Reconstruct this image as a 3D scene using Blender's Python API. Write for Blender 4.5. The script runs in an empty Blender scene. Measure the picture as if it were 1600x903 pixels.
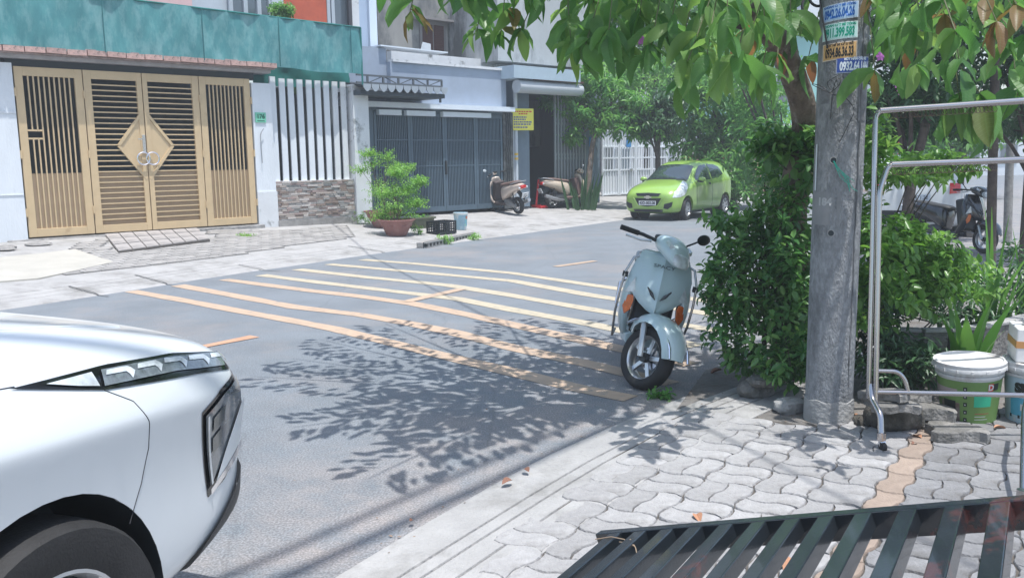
import bpy, math, random
from math import sin, cos, pi, radians, hypot, atan2, sqrt
from mathutils import Vector, Matrix
import numpy as np
random.seed(7)
SC = bpy.context.scene
C = SC.collection
# ------------------------------------------------------------------ camera
FPX, YH, ROLL, CH = 1350.0, 250.0, .0143, 1.6
_p = math.atan((451.5 - YH) / FPX)
_U0 = Vector((0, sin(_p), cos(_p))); CF = Vector((0, cos(_p), -sin(_p))); _R0 = Vector((1, 0, 0))
CR = cos(ROLL) * _R0 - sin(ROLL) * _U0
CU = sin(ROLL) * _R0 + cos(ROLL) * _U0
CO = Vector((0, 0, CH))
cam = bpy.data.objects.new("camera", bpy.data.cameras.new("camera")); C.objects.link(cam)
cam.data.sensor_width = 36; cam.data.lens = 36 * FPX / 1600.0
cam.data.clip_start = .05; cam.data.clip_end = 3000
M = Matrix.Identity(4)
for i in range(3):
    M[i][0], M[i][1], M[i][2], M[i][3] = CR[i], CU[i], -CF[i], CO[i]
cam.matrix_world = M
SC.camera = cam
# ------------------------------------------------------------------ light
SUN_EL, SUN_AZ = radians(76), radians(146)
w = bpy.data.worlds.new("World"); SC.world = w; w.use_nodes = True
nt = w.node_tree; bg = nt.nodes['Background']
sky = nt.nodes.new('ShaderNodeTexSky'); sky.sky_type = 'NISHITA'; sky.sun_disc = False
sky.sun_elevation = SUN_EL; sky.sun_rotation = SUN_AZ; sky.air_density = 1.3; sky.dust_density = 2.0; sky.ozone_density = 1.5
nt.links.new(sky.outputs[0], bg.inputs[0]); bg.inputs[1].default_value = .14
sd = Vector((sin(SUN_AZ) * cos(SUN_EL), cos(SUN_AZ) * cos(SUN_EL), sin(SUN_EL)))
sl = bpy.data.lights.new("sun", 'SUN'); sl.energy = 3.5; sl.angle = radians(.53); sl.color = (1, .98, .95)
so = bpy.data.objects.new("sun", sl); C.objects.link(so); so.location = (3, -3, 30)
so.rotation_euler = sd.to_track_quat('Z', 'Y').to_euler()
SC.view_settings.view_transform = 'Standard'; SC.view_settings.look = 'None'
SC.view_settings.exposure = .71; SC.view_settings.gamma = 1; SC.view_settings.use_curve_mapping = False
# ------------------------------------------------------------------ pixel -> place helpers (photo pixels, 1600x903)
def ray(x, y):
    return (x - 800) / FPX * CR - (y - 451.5) / FPX * CU + CF
def G(x, y, z=0.0):
    d = ray(x, y); return CO + d * ((z - CH) / d.z)
def P(x, y, D):
    """point seen at a pixel, D metres away along the view axis"""
    return CO + ray(x, y) * D
CURB = [(-13.0, -1.2), (-8.5, 5.6), (-5.57, 9.97), (-4.43, 12.05), (-2.48, 15.05), (-1.23, 16.85), (3.07, 22.86), (7.2, 29.0), (30, 63)]
def curb_d(x, y):
    best = None
    for (a, b), (c, d) in zip(CURB, CURB[1:]):
        ex, ey = c - a, d - b; L2 = ex * ex + ey * ey
        t = max(0, min(1, ((x - a) * ex + (y - b) * ey) / L2))
        qx, qy = x - a - t * ex, y - b - t * ey
        dist = hypot(qx, qy); s = 1 if (-ey * (x - a) + ex * (y - b)) > 0 else -1
        if best is None or dist < abs(best): best = s * dist
    return best
def far_z(x, y):
    d = curb_d(x, y)
    if d <= 0: return 0.0
    if d < .8: return .02 + d / .8 * .07
    if d < 4.6: return .09 + (d - .8) / 3.8 * .24
    return .33
def GF(x, y):
    d = ray(x, y); lo, hi = 1.0, 120.0
    if d.z >= 0: return CO + d * 60
    for _ in range(60):
        m = (lo + hi) / 2; q = CO + d * m
        if q.z > far_z(q.x, q.y): lo = m
        else: hi = m
    return CO + d * lo
class Frame:
    """a wall frame: u along the wall, v into the building, z up"""
    def __init__(s, A, B):
        s.o = Vector((A[0], A[1], 0)); e = Vector((B[0] - A[0], B[1] - A[1], 0)); s.L = e.length
        s.u = e.normalized(); s.v = Vector((-s.u.y, s.u.x, 0)); s.rz = atan2(s.u.y, s.u.x)
    def hit(s, x, y, v=0.0):
        d = ray(x, y); o = s.o + s.v * v
        t = (o - CO).dot(s.v) / d.dot(s.v); q = CO + d * t
        return ((q - s.o).dot(s.u), q.z)
    def w(s, u, v, z=0.0):
        return s.o + s.u * u + s.v * v + Vector((0, 0, z))
# ------------------------------------------------------------------ materials
MATS = {}
def mat(name, col, rough=.6, metal=0.0, var=.0, scale=8.0, bump=.0, bscale=60.0, col2=None, spec=.5, coat=0.0,
        trans=0.0, dirt=None, dscale=1.2, dthr=(.5, .65), rnd=0.0, emis=0.0, stretch=None):
    if name in MATS: return MATS[name]
    m = bpy.data.materials.new(name); m.use_nodes = True; t = m.node_tree; N = t.nodes; L = t.links
    b = N['Principled BSDF']; out = N['Material Output']
    col = tuple(col) + (1,)
    b.inputs['Roughness'].default_value = rough; b.inputs['Metallic'].default_value = metal
    b.inputs['Specular IOR Level'].default_value = spec; b.inputs['Coat Weight'].default_value = coat
    b.inputs['Coat Roughness'].default_value = .05
    tc = N.new('ShaderNodeTexCoord'); mp = N.new('ShaderNodeMapping'); L.new(tc.outputs['Object'], mp.inputs[0])
    if stretch: mp.inputs['Scale'].default_value = stretch
    cur = None
    def rgb(c):
        n = N.new('ShaderNodeRGB'); n.outputs[0].default_value = tuple(c[:3]) + (1,); return n.outputs[0]
    cur = rgb(col)
    if var > 0 or col2:
        nz = N.new('ShaderNodeTexNoise'); nz.inputs['Scale'].default_value = scale; nz.inputs['Detail'].default_value = 6
        nz.inputs['Roughness'].default_value = .65
        L.new(mp.outputs[0], nz.inputs[0])
        rp = N.new('ShaderNodeValToRGB'); rp.color_ramp.elements[0].position = .33; rp.color_ramp.elements[1].position = .67
        c2 = col2 if col2 else tuple(min(1, v * (1 + var)) for v in col[:3])
        c1 = col[:3] if col2 else tuple(v * (1 - var) for v in col[:3])
        rp.color_ramp.elements[0].color = tuple(c1) + (1,); rp.color_ramp.elements[1].color = tuple(c2[:3]) + (1,)
        L.new(nz.outputs[0], rp.inputs[0]); cur = rp.outputs[0]
    if dirt:
        nz = N.new('ShaderNodeTexNoise'); nz.inputs['Scale'].default_value = dscale; nz.inputs['Detail'].default_value = 9
        nz.inputs['Roughness'].default_value = .7
        L.new(mp.outputs[0], nz.inputs[0])
        mr = N.new('ShaderNodeMapRange'); mr.inputs[1].default_value = dthr[0]; mr.inputs[2].default_value = dthr[1]
        L.new(nz.outputs[0], mr.inputs[0])
        mx = N.new('ShaderNodeMix'); mx.data_type = 'RGBA'
        L.new(mr.outputs[0], mx.inputs[0]); L.new(cur, mx.inputs[6]); mx.inputs[7].default_value = tuple(dirt[:3]) + (1,)
        cur = mx.outputs[2]
    if rnd > 0:
        oi = N.new('ShaderNodeObjectInfo'); mr = N.new('ShaderNodeMapRange'); mr.inputs[3].default_value = 1 - rnd; mr.inputs[4].default_value = 1 + rnd
        L.new(oi.outputs['Random'], mr.inputs[0])
        hs = N.new('ShaderNodeHueSaturation'); L.new(mr.outputs[0], hs.inputs['Value']); L.new(cur, hs.inputs['Color']); cur = hs.outputs[0]
    L.new(cur, b.inputs['Base Color'])
    if bump > 0:
        nz = N.new('ShaderNodeTexNoise'); nz.inputs['Scale'].default_value = bscale; nz.inputs['Detail'].default_value = 5
        L.new(mp.outputs[0], nz.inputs[0])
        bp = N.new('ShaderNodeBump'); bp.inputs['Strength'].default_value = bump; bp.inputs['Distance'].default_value = .02
        L.new(nz.outputs[0], bp.inputs['Height']); L.new(bp.outputs[0], b.inputs['Normal'])
    if trans > 0:
        tr = N.new('ShaderNodeBsdfTranslucent'); mx = N.new('ShaderNodeMixShader'); mx.inputs[0].default_value = trans
        L.new(cur, tr.inputs[0]); L.new(b.outputs[0], mx.inputs[1]); L.new(tr.outputs[0], mx.inputs[2]); L.new(mx.outputs[0], out.inputs[0])
    if emis > 0:
        L.new(cur, b.inputs['Emission Color']); b.inputs['Emission Strength'].default_value = emis
    MATS[name] = m; return m
def leaf_mat(name, cols, trans=.35, rough=.45, young=None):
    """foliage: colour varies leaf by leaf (face attribute 'tone' on joined foliage, object random on single leaves)"""
    if name in MATS: return MATS[name]
    m = bpy.data.materials.new(name); m.use_nodes = True; t = m.node_tree; N = t.nodes; L = t.links
    b = N['Principled BSDF']; out = N['Material Output']; b.inputs['Roughness'].default_value = rough
    at = N.new('ShaderNodeAttribute'); at.attribute_name = 'tone'
    oi = N.new('ShaderNodeObjectInfo'); ad = N.new('ShaderNodeMath'); ad.operation = 'ADD'
    L.new(at.outputs['Fac'], ad.inputs[0]); L.new(oi.outputs['Random'], ad.inputs[1])
    fr = N.new('ShaderNodeMath'); fr.operation = 'FRACT'; L.new(ad.outputs[0], fr.inputs[0])
    rp = N.new('ShaderNodeValToRGB'); rp.color_ramp.interpolation = 'LINEAR'
    n = len(cols)
    while len(rp.color_ramp.elements) < n: rp.color_ramp.elements.new(.5)
    for i, c in enumerate(cols):
        rp.color_ramp.elements[i].position = i / (n - 1); rp.color_ramp.elements[i].color = tuple(c) + (1,)
    L.new(fr.outputs[0], rp.inputs[0]); L.new(rp.outputs[0], b.inputs['Base Color'])
    tr = N.new('ShaderNodeBsdfTranslucent'); mx = N.new('ShaderNodeMixShader'); mx.inputs[0].default_value = trans
    hs = N.new('ShaderNodeHueSaturation'); hs.inputs['Hue'].default_value = .485; hs.inputs['Value'].default_value = 1.8; hs.inputs['Saturation'].default_value = 1.1
    L.new(rp.outputs[0], hs.inputs['Color']); L.new(hs.outputs[0], tr.inputs[0])
    L.new(b.outputs[0], mx.inputs[1]); L.new(tr.outputs[0], mx.inputs[2]); L.new(mx.outputs[0], out.inputs[0])
    MATS[name] = m; return m
# ------------------------------------------------------------------ mesh builder
class MB:
    def __init__(s): s.v = []; s.f = []
    def add(s, vs, fs):
        k = len(s.v); s.v += [tuple(v) for v in vs]; s.f += [tuple(i + k for i in f) for f in fs]; return s
    def box(s, x0, x1, y0, y1, z0, z1, M=None):
        vs = [Vector((x, y, z)) for z in (z0, z1) for y in (y0, y1) for x in (x0, x1)]
        if M is not None: vs = [M @ v for v in vs]
        return s.add(vs, [(0, 2, 3, 1), (4, 5, 7, 6), (0, 1, 5, 4), (2, 6, 7, 3), (0, 4, 6, 2), (1, 3, 7, 5)])
    def bar(s, a, b, w, h, up=(0, 0, 1)):
        a = Vector(a); b = Vector(b); d = (b - a).normalized(); upv = Vector(up)
        if abs(d.dot(upv)) > .97: upv = Vector((1, 0, 0)) if abs(d.x) < .9 else Vector((0, 1, 0))
        r = d.cross(upv).normalized(); u = r.cross(d)
        vs = []
        for p in (a, b):
            for sx, sy in ((-1, -1), (1, -1), (1, 1), (-1, 1)): vs.append(p + r * (sx * w / 2) + u * (sy * h / 2))
        return s.add(vs, [(0, 3, 2, 1), (4, 5, 6, 7), (0, 1, 5, 4), (1, 2, 6, 5), (2, 3, 7, 6), (3, 0, 4, 7)])
    def tube(s, pts, r, n=8, closed=False, cap=True):
        pts = [Vector(p) for p in pts]; m = len(pts)
        rr = r if hasattr(r, '__len__') else [r] * m
        up = Vector((0, 0, 1)); vs = []; last = None
        for i, p in enumerate(pts):
            if closed: d = (pts[(i + 1) % m] - pts[i - 1]).normalized()
            else: d = (pts[min(i + 1, m - 1)] - pts[max(i - 1, 0)]).normalized()
            if last is None:
                a = up if abs(d.z) < .9 else Vector((1, 0, 0)); x = d.cross(a).normalized()
            else:
                x = (last - d * last.dot(d)).normalized()
            last = x; y = d.cross(x)
            for k in range(n):
                t = 2 * pi * k / n; vs.append(p + (x * cos(t) + y * sin(t)) * rr[i])
        fs = []
        for i in range(m if closed else m - 1):
            j = (i + 1) % m
            for k in range(n): fs.append((i * n + k, i * n + (k + 1) % n, j * n + (k + 1) % n, j * n + k))
        if cap and not closed: fs.append(tuple(range(n - 1, -1, -1))); fs.append(tuple((m - 1) * n + k for k in range(n)))
        return s.add(vs, fs)
    def cyl(s, a, b, r0, r1=None, n=16, cap=True): return s.tube([a, b], [r0, r0 if r1 is None else r1], n, cap=cap)
    def lathe(s, prof, n=24, c=(0, 0, 0), ax='z', cap0=True, cap1=False):
        vs = []; m = len(prof)
        for r, z in prof:
            for k in range(n):
                t = 2 * pi * k / n
                p = (r * cos(t), r * sin(t), z)
                if ax == 'y': p = (p[0], p[2], p[1])
                elif ax == 'x': p = (p[2], p[0], p[1])
                vs.append((p[0] + c[0], p[1] + c[1], p[2] + c[2]))
        fs = [(i * n + k, i * n + (k + 1) % n, (i + 1) * n + (k + 1) % n, (i + 1) * n + k) for i in range(m - 1) for k in range(n)]
        if cap0: fs.append(tuple(range(n - 1, -1, -1)))
        if cap1: fs.append(tuple((m - 1) * n + k for k in range(n)))
        return s.add(vs, fs)
    def torus(s, c, R, r, ax='y', n=28, m=8):
        pts = []
        for k in range(n):
            t = 2 * pi * k / n; a, b = R * cos(t), R * sin(t)
            p = {'y': (a, 0, b), 'z': (a, b, 0), 'x': (0, a, b)}[ax]; pts.append((p[0] + c[0], p[1] + c[1], p[2] + c[2]))
        return s.tube(pts, r, m, closed=True)
    def loft(s, rings, cap0=True, cap1=True):
        n = len(rings[0]); vs = [v for r in rings for v in r]; fs = []
        for i in range(len(rings) - 1):
            for k in range(n): fs.append((i * n + k, i * n + (k + 1) % n, (i + 1) * n + (k + 1) % n, (i + 1) * n + k))
        if cap0: fs.append(tuple(range(n - 1, -1, -1)))
        if cap1: fs.append(tuple((len(rings) - 1) * n + k for k in range(n)))
        return s.add(vs, fs)
    def prism(s, poly, z0, z1, f=None):
        """poly in 2-D, extruded; f maps (a,b,h)->xyz"""
        f = f or (lambda a, b, h: (a, b, h)); n = len(poly)
        vs = [f(a, b, z0) for a, b in poly] + [f(a, b, z1) for a, b in poly]
        return s.add(vs, [tuple(range(n - 1, -1, -1)), tuple(range(n, 2 * n))] + [(k, (k + 1) % n, n + (k + 1) % n, n + k) for k in range(n)])
    def ell(s, c, r, n=12, m=8):
        vs = []; fs = []
        for i in range(m + 1):
            a = pi * i / m
            for k in range(n):
                t = 2 * pi * k / n; vs.append((c[0] + r[0] * sin(a) * cos(t), c[1] + r[1] * sin(a) * sin(t), c[2] + r[2] * cos(a)))
        for i in range(m):
            for k in range(n): fs.append((i * n + k, (i + 1) * n + k, (i + 1) * n + (k + 1) % n, i * n + (k + 1) % n))
        return s.add(vs, fs)
    def mesh(s, name, m=None, smooth=False, ang=35):
        me = bpy.data.meshes.new(name); me.from_pydata(s.v, [], s.f)
        if m: me.materials.append(m)
        me.validate(); me.update()
        if smooth:
            me.polygons.foreach_set('use_smooth', [True] * len(me.polygons))
            try: me.set_sharp_from_angle(angle=radians(ang))
            except Exception: pass
        return me
    def build(s, name, m, parent=None, smooth=False, ang=35, sub=0, bevel=0, label=None, kind=None, mtx=None):
        o = bpy.data.objects.new(name, s.mesh(name, m, smooth, ang)); C.objects.link(o)
        if parent: o.parent = parent
        if mtx is not None: o.matrix_local = mtx
        if bevel:
            b = o.modifiers.new('bevel', 'BEVEL'); b.width = bevel; b.segments = 2; b.limit_method = 'ANGLE'; b.angle_limit = radians(40)
        if sub:
            b = o.modifiers.new('subdivision', 'SUBSURF'); b.levels = sub; b.render_levels = sub
            o.data.polygons.foreach_set('use_smooth', [True] * len(o.data.polygons))
        if label: o['label'] = label
        if kind: o['kind'] = kind
        return o
def tag(o, label=None, cat=None, group=None, kind=None):
    if label: o['label'] = label
    if cat: o['category'] = cat
    if group: o['group'] = group
    if kind: o['kind'] = kind
    return o
def thing(name, label, cat, loc=(0, 0, 0), rz=0.0, group=None):
    o = bpy.data.objects.new(name, None); C.objects.link(o); o.location = loc; o.rotation_euler = (0, 0, rz)
    o.empty_display_size = .2
    return tag(o, label, cat, group)
def inst(name, me, parent, loc, rot=(0, 0, 0), sc=(1, 1, 1)):
    o = bpy.data.objects.new(name, me); C.objects.link(o); o.parent = parent
    o.location = loc; o.rotation_euler = rot; o.scale = sc; return o
def text(name, s, size, m, parent, mtx, ext=.001, align='CENTER', sx=1.0, font_bold=0.0):
    cu = bpy.data.curves.new(name, 'FONT'); cu.body = s; cu.size = size; cu.extrude = ext; cu.align_x = align; cu.align_y = 'CENTER'
    cu.offset = font_bold; cu.resolution_u = 3
    o = bpy.data.objects.new(name, cu); C.objects.link(o)
    dg = bpy.context.evaluated_depsgraph_get(); me = bpy.data.meshes.new_from_object(o.evaluated_get(dg))
    bpy.data.objects.remove(o); me.name = name; me.materials.clear(); me.materials.append(m)
    me.transform(Matrix.Diagonal((sx, 1, 1, 1)))
    o = bpy.data.objects.new(name, me); C.objects.link(o)
    if parent: o.parent = parent
    o.matrix_local = mtx; return o
def bez(p0, p1, p2, n=8):
    p0, p1, p2 = Vector(p0), Vector(p1), Vector(p2)
    return [p0 * (1 - t) ** 2 + p1 * 2 * t * (1 - t) + p2 * t * t for t in [i / n for i in range(n + 1)]]
def rot3(rx, ry, rz): return Matrix.Rotation(rz, 4, 'Z') @ Matrix.Rotation(ry, 4, 'Y') @ Matrix.Rotation(rx, 4, 'X')
# ================================================================== GROUND
def struct(o): o['kind'] = 'structure'; return o
asphalt = mat('asphalt', (.170, .190, .210), .85, var=.13, scale=1.1, bump=.12, bscale=260, dirt=(.235, .22, .215), dscale=.45, dthr=(.50, .70))
_t = asphalt.node_tree                                     # pale stone speckle in the asphalt
_n = _t.nodes.new('ShaderNodeTexNoise'); _n.inputs['Scale'].default_value = 95; _n.inputs['Detail'].default_value = 3
_r = _t.nodes.new('ShaderNodeMapRange'); _r.inputs[1].default_value = .4; _r.inputs[2].default_value = .66; _r.inputs[3].default_value = .72; _r.inputs[4].default_value = 1.3
_c = _t.nodes['Principled BSDF'].inputs['Base Color'].links[0].from_socket
_h = _t.nodes.new('ShaderNodeHueSaturation'); _t.links.new(_c, _h.inputs['Color']); _t.links.new(_n.outputs[0], _r.inputs[0]); _t.links.new(_r.outputs[0], _h.inputs['Value'])
_tc = [n for n in _t.nodes if n.bl_idname == 'ShaderNodeTexCoord'][0]; _t.links.new(_tc.outputs['Object'], _n.inputs[0])
# pinkish dust gathered along the near kerb, and faint cracks
_d = _t.nodes.new('ShaderNodeVectorMath'); _d.operation = 'DOT_PRODUCT'; _t.links.new(_tc.outputs['Object'], _d.inputs[0]); _d.inputs[1].default_value = (-.83, .56, 0)
_a = _t.nodes.new('ShaderNodeMapRange'); _a.inputs[1].default_value = 2.35; _a.inputs[2].default_value = 4.3; _a.inputs[3].default_value = 1; _a.inputs[4].default_value = 0; _t.links.new(_d.outputs['Value'], _a.inputs[0])
_n2 = _t.nodes.new('ShaderNodeTexNoise'); _n2.inputs['Scale'].default_value = 2.6; _n2.inputs['Detail'].default_value = 8; _n2.inputs['Roughness'].default_value = .7; _t.links.new(_tc.outputs['Object'], _n2.inputs[0])
_b = _t.nodes.new('ShaderNodeMapRange'); _b.inputs[1].default_value = .36; _b.inputs[2].default_value = .62; _t.links.new(_n2.outputs[0], _b.inputs[0])
_m = _t.nodes.new('ShaderNodeMath'); _m.operation = 'MULTIPLY'; _t.links.new(_a.outputs[0], _m.inputs[0]); _t.links.new(_b.outputs[0], _m.inputs[1])
_x = _t.nodes.new('ShaderNodeMix'); _x.data_type = 'RGBA'; _t.links.new(_m.outputs[0], _x.inputs[0]); _t.links.new(_c, _x.inputs[6]); _x.inputs[7].default_value = (.29, .262, .25, 1); _t.links.new(_x.outputs[2], _h.inputs['Color'])
_v = _t.nodes.new('ShaderNodeTexVoronoi'); _v.feature = 'DISTANCE_TO_EDGE'; _v.inputs['Scale'].default_value = .55
_w = _t.nodes.new('ShaderNodeMix'); _w.data_type = 'VECTOR'; _w.inputs[0].default_value = .12; _t.links.new(_tc.outputs['Object'], _w.inputs[4]); _t.links.new(_n2.outputs['Color'], _w.inputs[5]); _t.links.new(_w.outputs[1], _v.inputs['Vector'])
_k = _t.nodes.new('ShaderNodeMapRange'); _k.inputs[1].default_value = .0; _k.inputs[2].default_value = .006; _k.inputs[3].default_value = .86; _k.inputs[4].default_value = 1; _t.links.new(_v.outputs['Distance'], _k.inputs[0])
_q = _t.nodes.new('ShaderNodeMath'); _q.operation = 'MULTIPLY'; _t.links.new(_r.outputs[0], _q.inputs[0]); _t.links.new(_k.outputs[0], _q.inputs[1]); _t.links.new(_q.outputs[0], _h.inputs['Value'])
_t.links.new(_h.outputs[0], _t.nodes['Principled BSDF'].inputs['Base Color'])
conc = mat('concrete', (.30, .295, .29), .85, var=.14, scale=3, bump=.4, bscale=50, dirt=(.2, .195, .185), dscale=1.6, dthr=(.52, .68))
conc_l = mat('concrete_light', (.34, .335, .33), .85, var=.13, scale=3, bump=.45, bscale=60, dirt=(.215, .21, .20), dscale=1.6, dthr=(.50, .66))
earth = mat('earth', (.16, .14, .12), .95, var=.35, scale=5, bump=.8, bscale=30)
m = MB(); m.box(-100, 160, -40, 170, -.4, -.05)
struct(m.build('ground', earth))
# road: one sheet between the two kerbs, carrying on round the corner to the right
NEAR = [(-6.0, -4.6), (-1.75, 1.6), (-.7, 3.16), (.13, 4.46), (.59, 5.09), (1.05, 5.62), (1.63, 6.16), (2.6, 7.0), (4.2, 8.3), (7.0, 10.6)]
m = MB(); m.add([(-90, -38, 0), (150, -38, 0), (150, 165, 0), (-90, 165, 0)], [(0, 1, 2, 3)])
struct(m.build('road', asphalt))
paint = mat('road_paint', (.44, .325, .235), .7, var=.10, scale=6, dirt=(.25, .225, .205), dscale=9, dthr=(.54, .68), bump=.2, bscale=150)
paint_p = mat('road_paint_pale', (.44, .385, .285), .7, var=.10, scale=6, dirt=(.25, .235, .21), dscale=9, dthr=(.54, .68), bump=.2, bscale=150)
def ribbon(pts, wd, name, mt, z=.004):
    q = [G(x, y, 0) for x, y in pts]
    # dense polyline
    d = []
    for a, b in zip(q, q[1:]):
        n = max(1, int((b - a).length / .4))
        d += [a.lerp(b, i / n) for i in range(n)]
    d.append(q[-1]); mb = MB(); vs = []
    for i, p in enumerate(d):
        t = (d[min(i + 1, len(d) - 1)] - d[max(i - 1, 0)]).normalized(); nn = Vector((-t.y, t.x, 0))
        e = .012 * random.uniform(-1, 1)
        vs += [p + nn * (wd / 2 + e) + Vector((0, 0, z)), p - nn * (wd / 2 + e) + Vector((0, 0, z))]
    mb.add(vs, [(2 * i, 2 * i + 1, 2 * i + 3, 2 * i + 2) for i in range(len(d) - 1)])
    return struct(mb.build(name, mt))
STR = [
 [(205, 455), (300, 472), (372, 486), (444, 499), (522, 514), (596, 532), (664, 549), (735, 566), (799, 581), (900, 606), (985, 623)],
 [(278, 446), (360, 461), (461, 480), (562, 492), (647, 507), (714, 521), (799, 543), (920, 569), (1050, 600)],
 [(350, 437), (481, 454), (560, 463), (647, 475), (731, 492), (799, 507), (920, 534), (1080, 570)],
 [(408, 430), (503, 442), (612, 455), (714, 467), (799, 484), (920, 506), (1090, 541)],
 [(464, 421), (569, 433), (700, 446), (782, 459), (920, 483), (1120, 517)],
 [(513, 413), (646, 425), (800, 439), (920, 461), (1130, 494)],
 [(566, 406), (646, 412), (800, 427), (920, 445), (1130, 474)]]
for i, s_ in enumerate(STR): ribbon(s_, .19, 'road_marking', paint if i in (0, 1, 2) else paint_p)
ribbon([(262, 553), (398, 526)], .13, 'road_marking', mat('road_paint_orange', (.46, .265, .17), .7, var=.1, scale=5, dirt=(.3,.2,.16), dscale=5, dthr=(.6, .8)), .006)
ribbon([(634, 472), (722, 452)], .13, 'road_marking', paint, .007)
ribbon([(868, 417), (930, 408)], .13, 'road_marking', paint, .006)
# dark asphalt patches and tar lines on the road
tar = mat('tar', (.13, .135, .145), .8, var=.2, scale=6, bump=.3, bscale=120)
def sweep(path, prof, name, mt, left=1, jog=0.0):
    """profile (offset, z) swept along a ground polyline"""
    d = []
    pv = [Vector((x, y, 0)) for x, y in path]
    for a, b in zip(pv, pv[1:]):
        n = max(1, int((b - a).length / .5)); d += [a.lerp(b, i / n) for i in range(n)]
    d.append(pv[-1])
    for _ in range(3):
        d = [d[0]] + [(d[i - 1] + d[i] * 2 + d[i + 1]) / 4 for i in range(1, len(d) - 1)] + [d[-1]]
    vs = []
    for i, p in enumerate(d):
        t = (d[min(i + 1, len(d) - 1)] - d[max(i - 1, 0)]).normalized(); nn = Vector((-t.y, t.x, 0)) * left
        for k, (o, z) in enumerate(prof):
            jj = jog * random.uniform(-1, 1) if k <= 1 else 0
            vs.append(p + nn * (o + jj) + Vector((0, 0, z)))
    k = len(prof); mb = MB()
    fs = [(i * k + j, (i + 1) * k + j, (i + 1) * k + j + 1, i * k + j + 1) for i in range(len(d) - 1) for j in range(k - 1)]
    if left < 0: fs = [f for f in fs]
    else: fs = [f[::-1] for f in fs]
    return struct(mb.add(vs, fs).build(name, mt))
def groove(o, z): return [(o, z), (o + .004, z - .012), (o + .022, z - .012), (o + .026, z)]
def groove_n(o, z): return [(o, z), (o + .003, z - .010), (o + .012, z - .010), (o + .015, z)]
prof = [(-.06, -.02), (0, .012), (.1, .022)] + groove(.27, .04) + groove(.45, .058) + groove(.62, .076) + [(.84, .093)]
sweep(CURB, prof, 'gutter', conc_l, 1, .02)
prof2 = [(-.05, -.02), (0, .006), (.10, .010)] + groove_n(.22, .016) + groove_n(.30, .018) + groove_n(.42, .02) + [(.56, .024), (.60, .02), (.60, -.03)]
sweep(NEAR, prof2, 'gutter', conc_l, -1, .02)
# dark strips laid in the cast grooves of both gutters
def groove_line(path, off, z, left, name='gutter_joint', wd=.020):
    pv = [Vector((x, y, 0)) for x, y in path]; d = []
    for a, b in zip(pv, pv[1:]):
        n = max(1, int((b - a).length / .5)); d += [a.lerp(b, i / n) for i in range(n)]
    d.append(pv[-1])
    for _ in range(3): d = [d[0]] + [(d[i - 1] + d[i] * 2 + d[i + 1]) / 4 for i in range(1, len(d) - 1)] + [d[-1]]
    vs = []
    for i, p in enumerate(d):
        t = (d[min(i + 1, len(d) - 1)] - d[max(i - 1, 0)]).normalized(); nn = Vector((-t.y, t.x, 0)) * left
        vs += [p + nn * (off + .004) + Vector((0, 0, z - .008)), p + nn * (off + .004 + wd) + Vector((0, 0, z - .008))]
    mb = MB(); mb.add(vs, [(2 * i, 2 * i + 1, 2 * i + 3, 2 * i + 2) for i in range(len(d) - 1)]); return struct(mb.build(name, mat('groove_dark', (.15, .145, .14), .95, var=.4, scale=8)))
for o_g, z_g in ((.27, .04), (.45, .058), (.62, .076)): groove_line(CURB, o_g, z_g, 1)
for o_g, z_g in ((.22, .016), (.30, .018), (.42, .02)): groove_line(NEAR, o_g, z_g, -1, wd=.008)
# cross joints in the far gutter, dark and recessed
mb = MB()
for px, py in [(163, 463), (262, 445), (430, 424), (595, 393)]:
    q = GF(px, py); t = Vector((.557, .831, 0)); n = Vector((-.831, .557, 0))
    a = q - n * .1; b = q + n * .75 + t * random.uniform(-.06, .06)
    for k in range(8):
        p0 = a.lerp(b, k / 8); p1 = a.lerp(b, (k + 1) / 8)
        for v in (p0, p1): v.z = far_z(v.x, v.y) + .012
        mb.add([p0 - t * .012, p0 + t * .012, p1 + t * .012, p1 - t * .012], [(0, 1, 2, 3)])
struct(mb.build('gutter_joint', mat('dark_joint', (.10, .10, .10), .9)))
# far pavement
offs = [.84, 1.2, 1.8, 2.6, 3.4, 4.0, 4.6, 5.5, 7, 10, 16, 40]
prof = [(o, (.093 if o == .84 else far_z(*( -5.57 + -.831 * o, 9.97 + .557 * o))) ) for o in offs]
sweep(CURB, prof, 'pavement', conc_l, 1)
far_pave = bpy.data.objects['pavement']
# small paving blocks on it, in front of the gate and the stone wall
blk_m = mat('paving_block', (.29, .28, .27), .85, var=.15, scale=9, bump=.3, bscale=50, rnd=.16)
def in_poly(x, y, poly):
    c = False; j = len(poly) - 1
    for i in range(len(poly)):
        if (poly[i][1] > y) != (poly[j][1] > y) and x < (poly[j][0] - poly[i][0]) * (y - poly[i][1]) / (poly[j][1] - poly[i][1]) + poly[i][0]: c = not c
        j = i
    return c
pv_poly = [tuple(GF(x, y)[:2]) for x, y in [(-60, 470), (150, 436), (330, 405), (420, 390), (560, 370), (545, 352), (480, 358), (400, 362), (335, 356), (330, 372), (170, 392), (165, 372), (110, 384), (130, 396), (165, 412), (60, 438), (-60, 445)]]
u = Vector((.557, .831, 0)); n = Vector((-.831, .557, 0)); o0 = Vector((-5.57, 9.97, 0))
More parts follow.
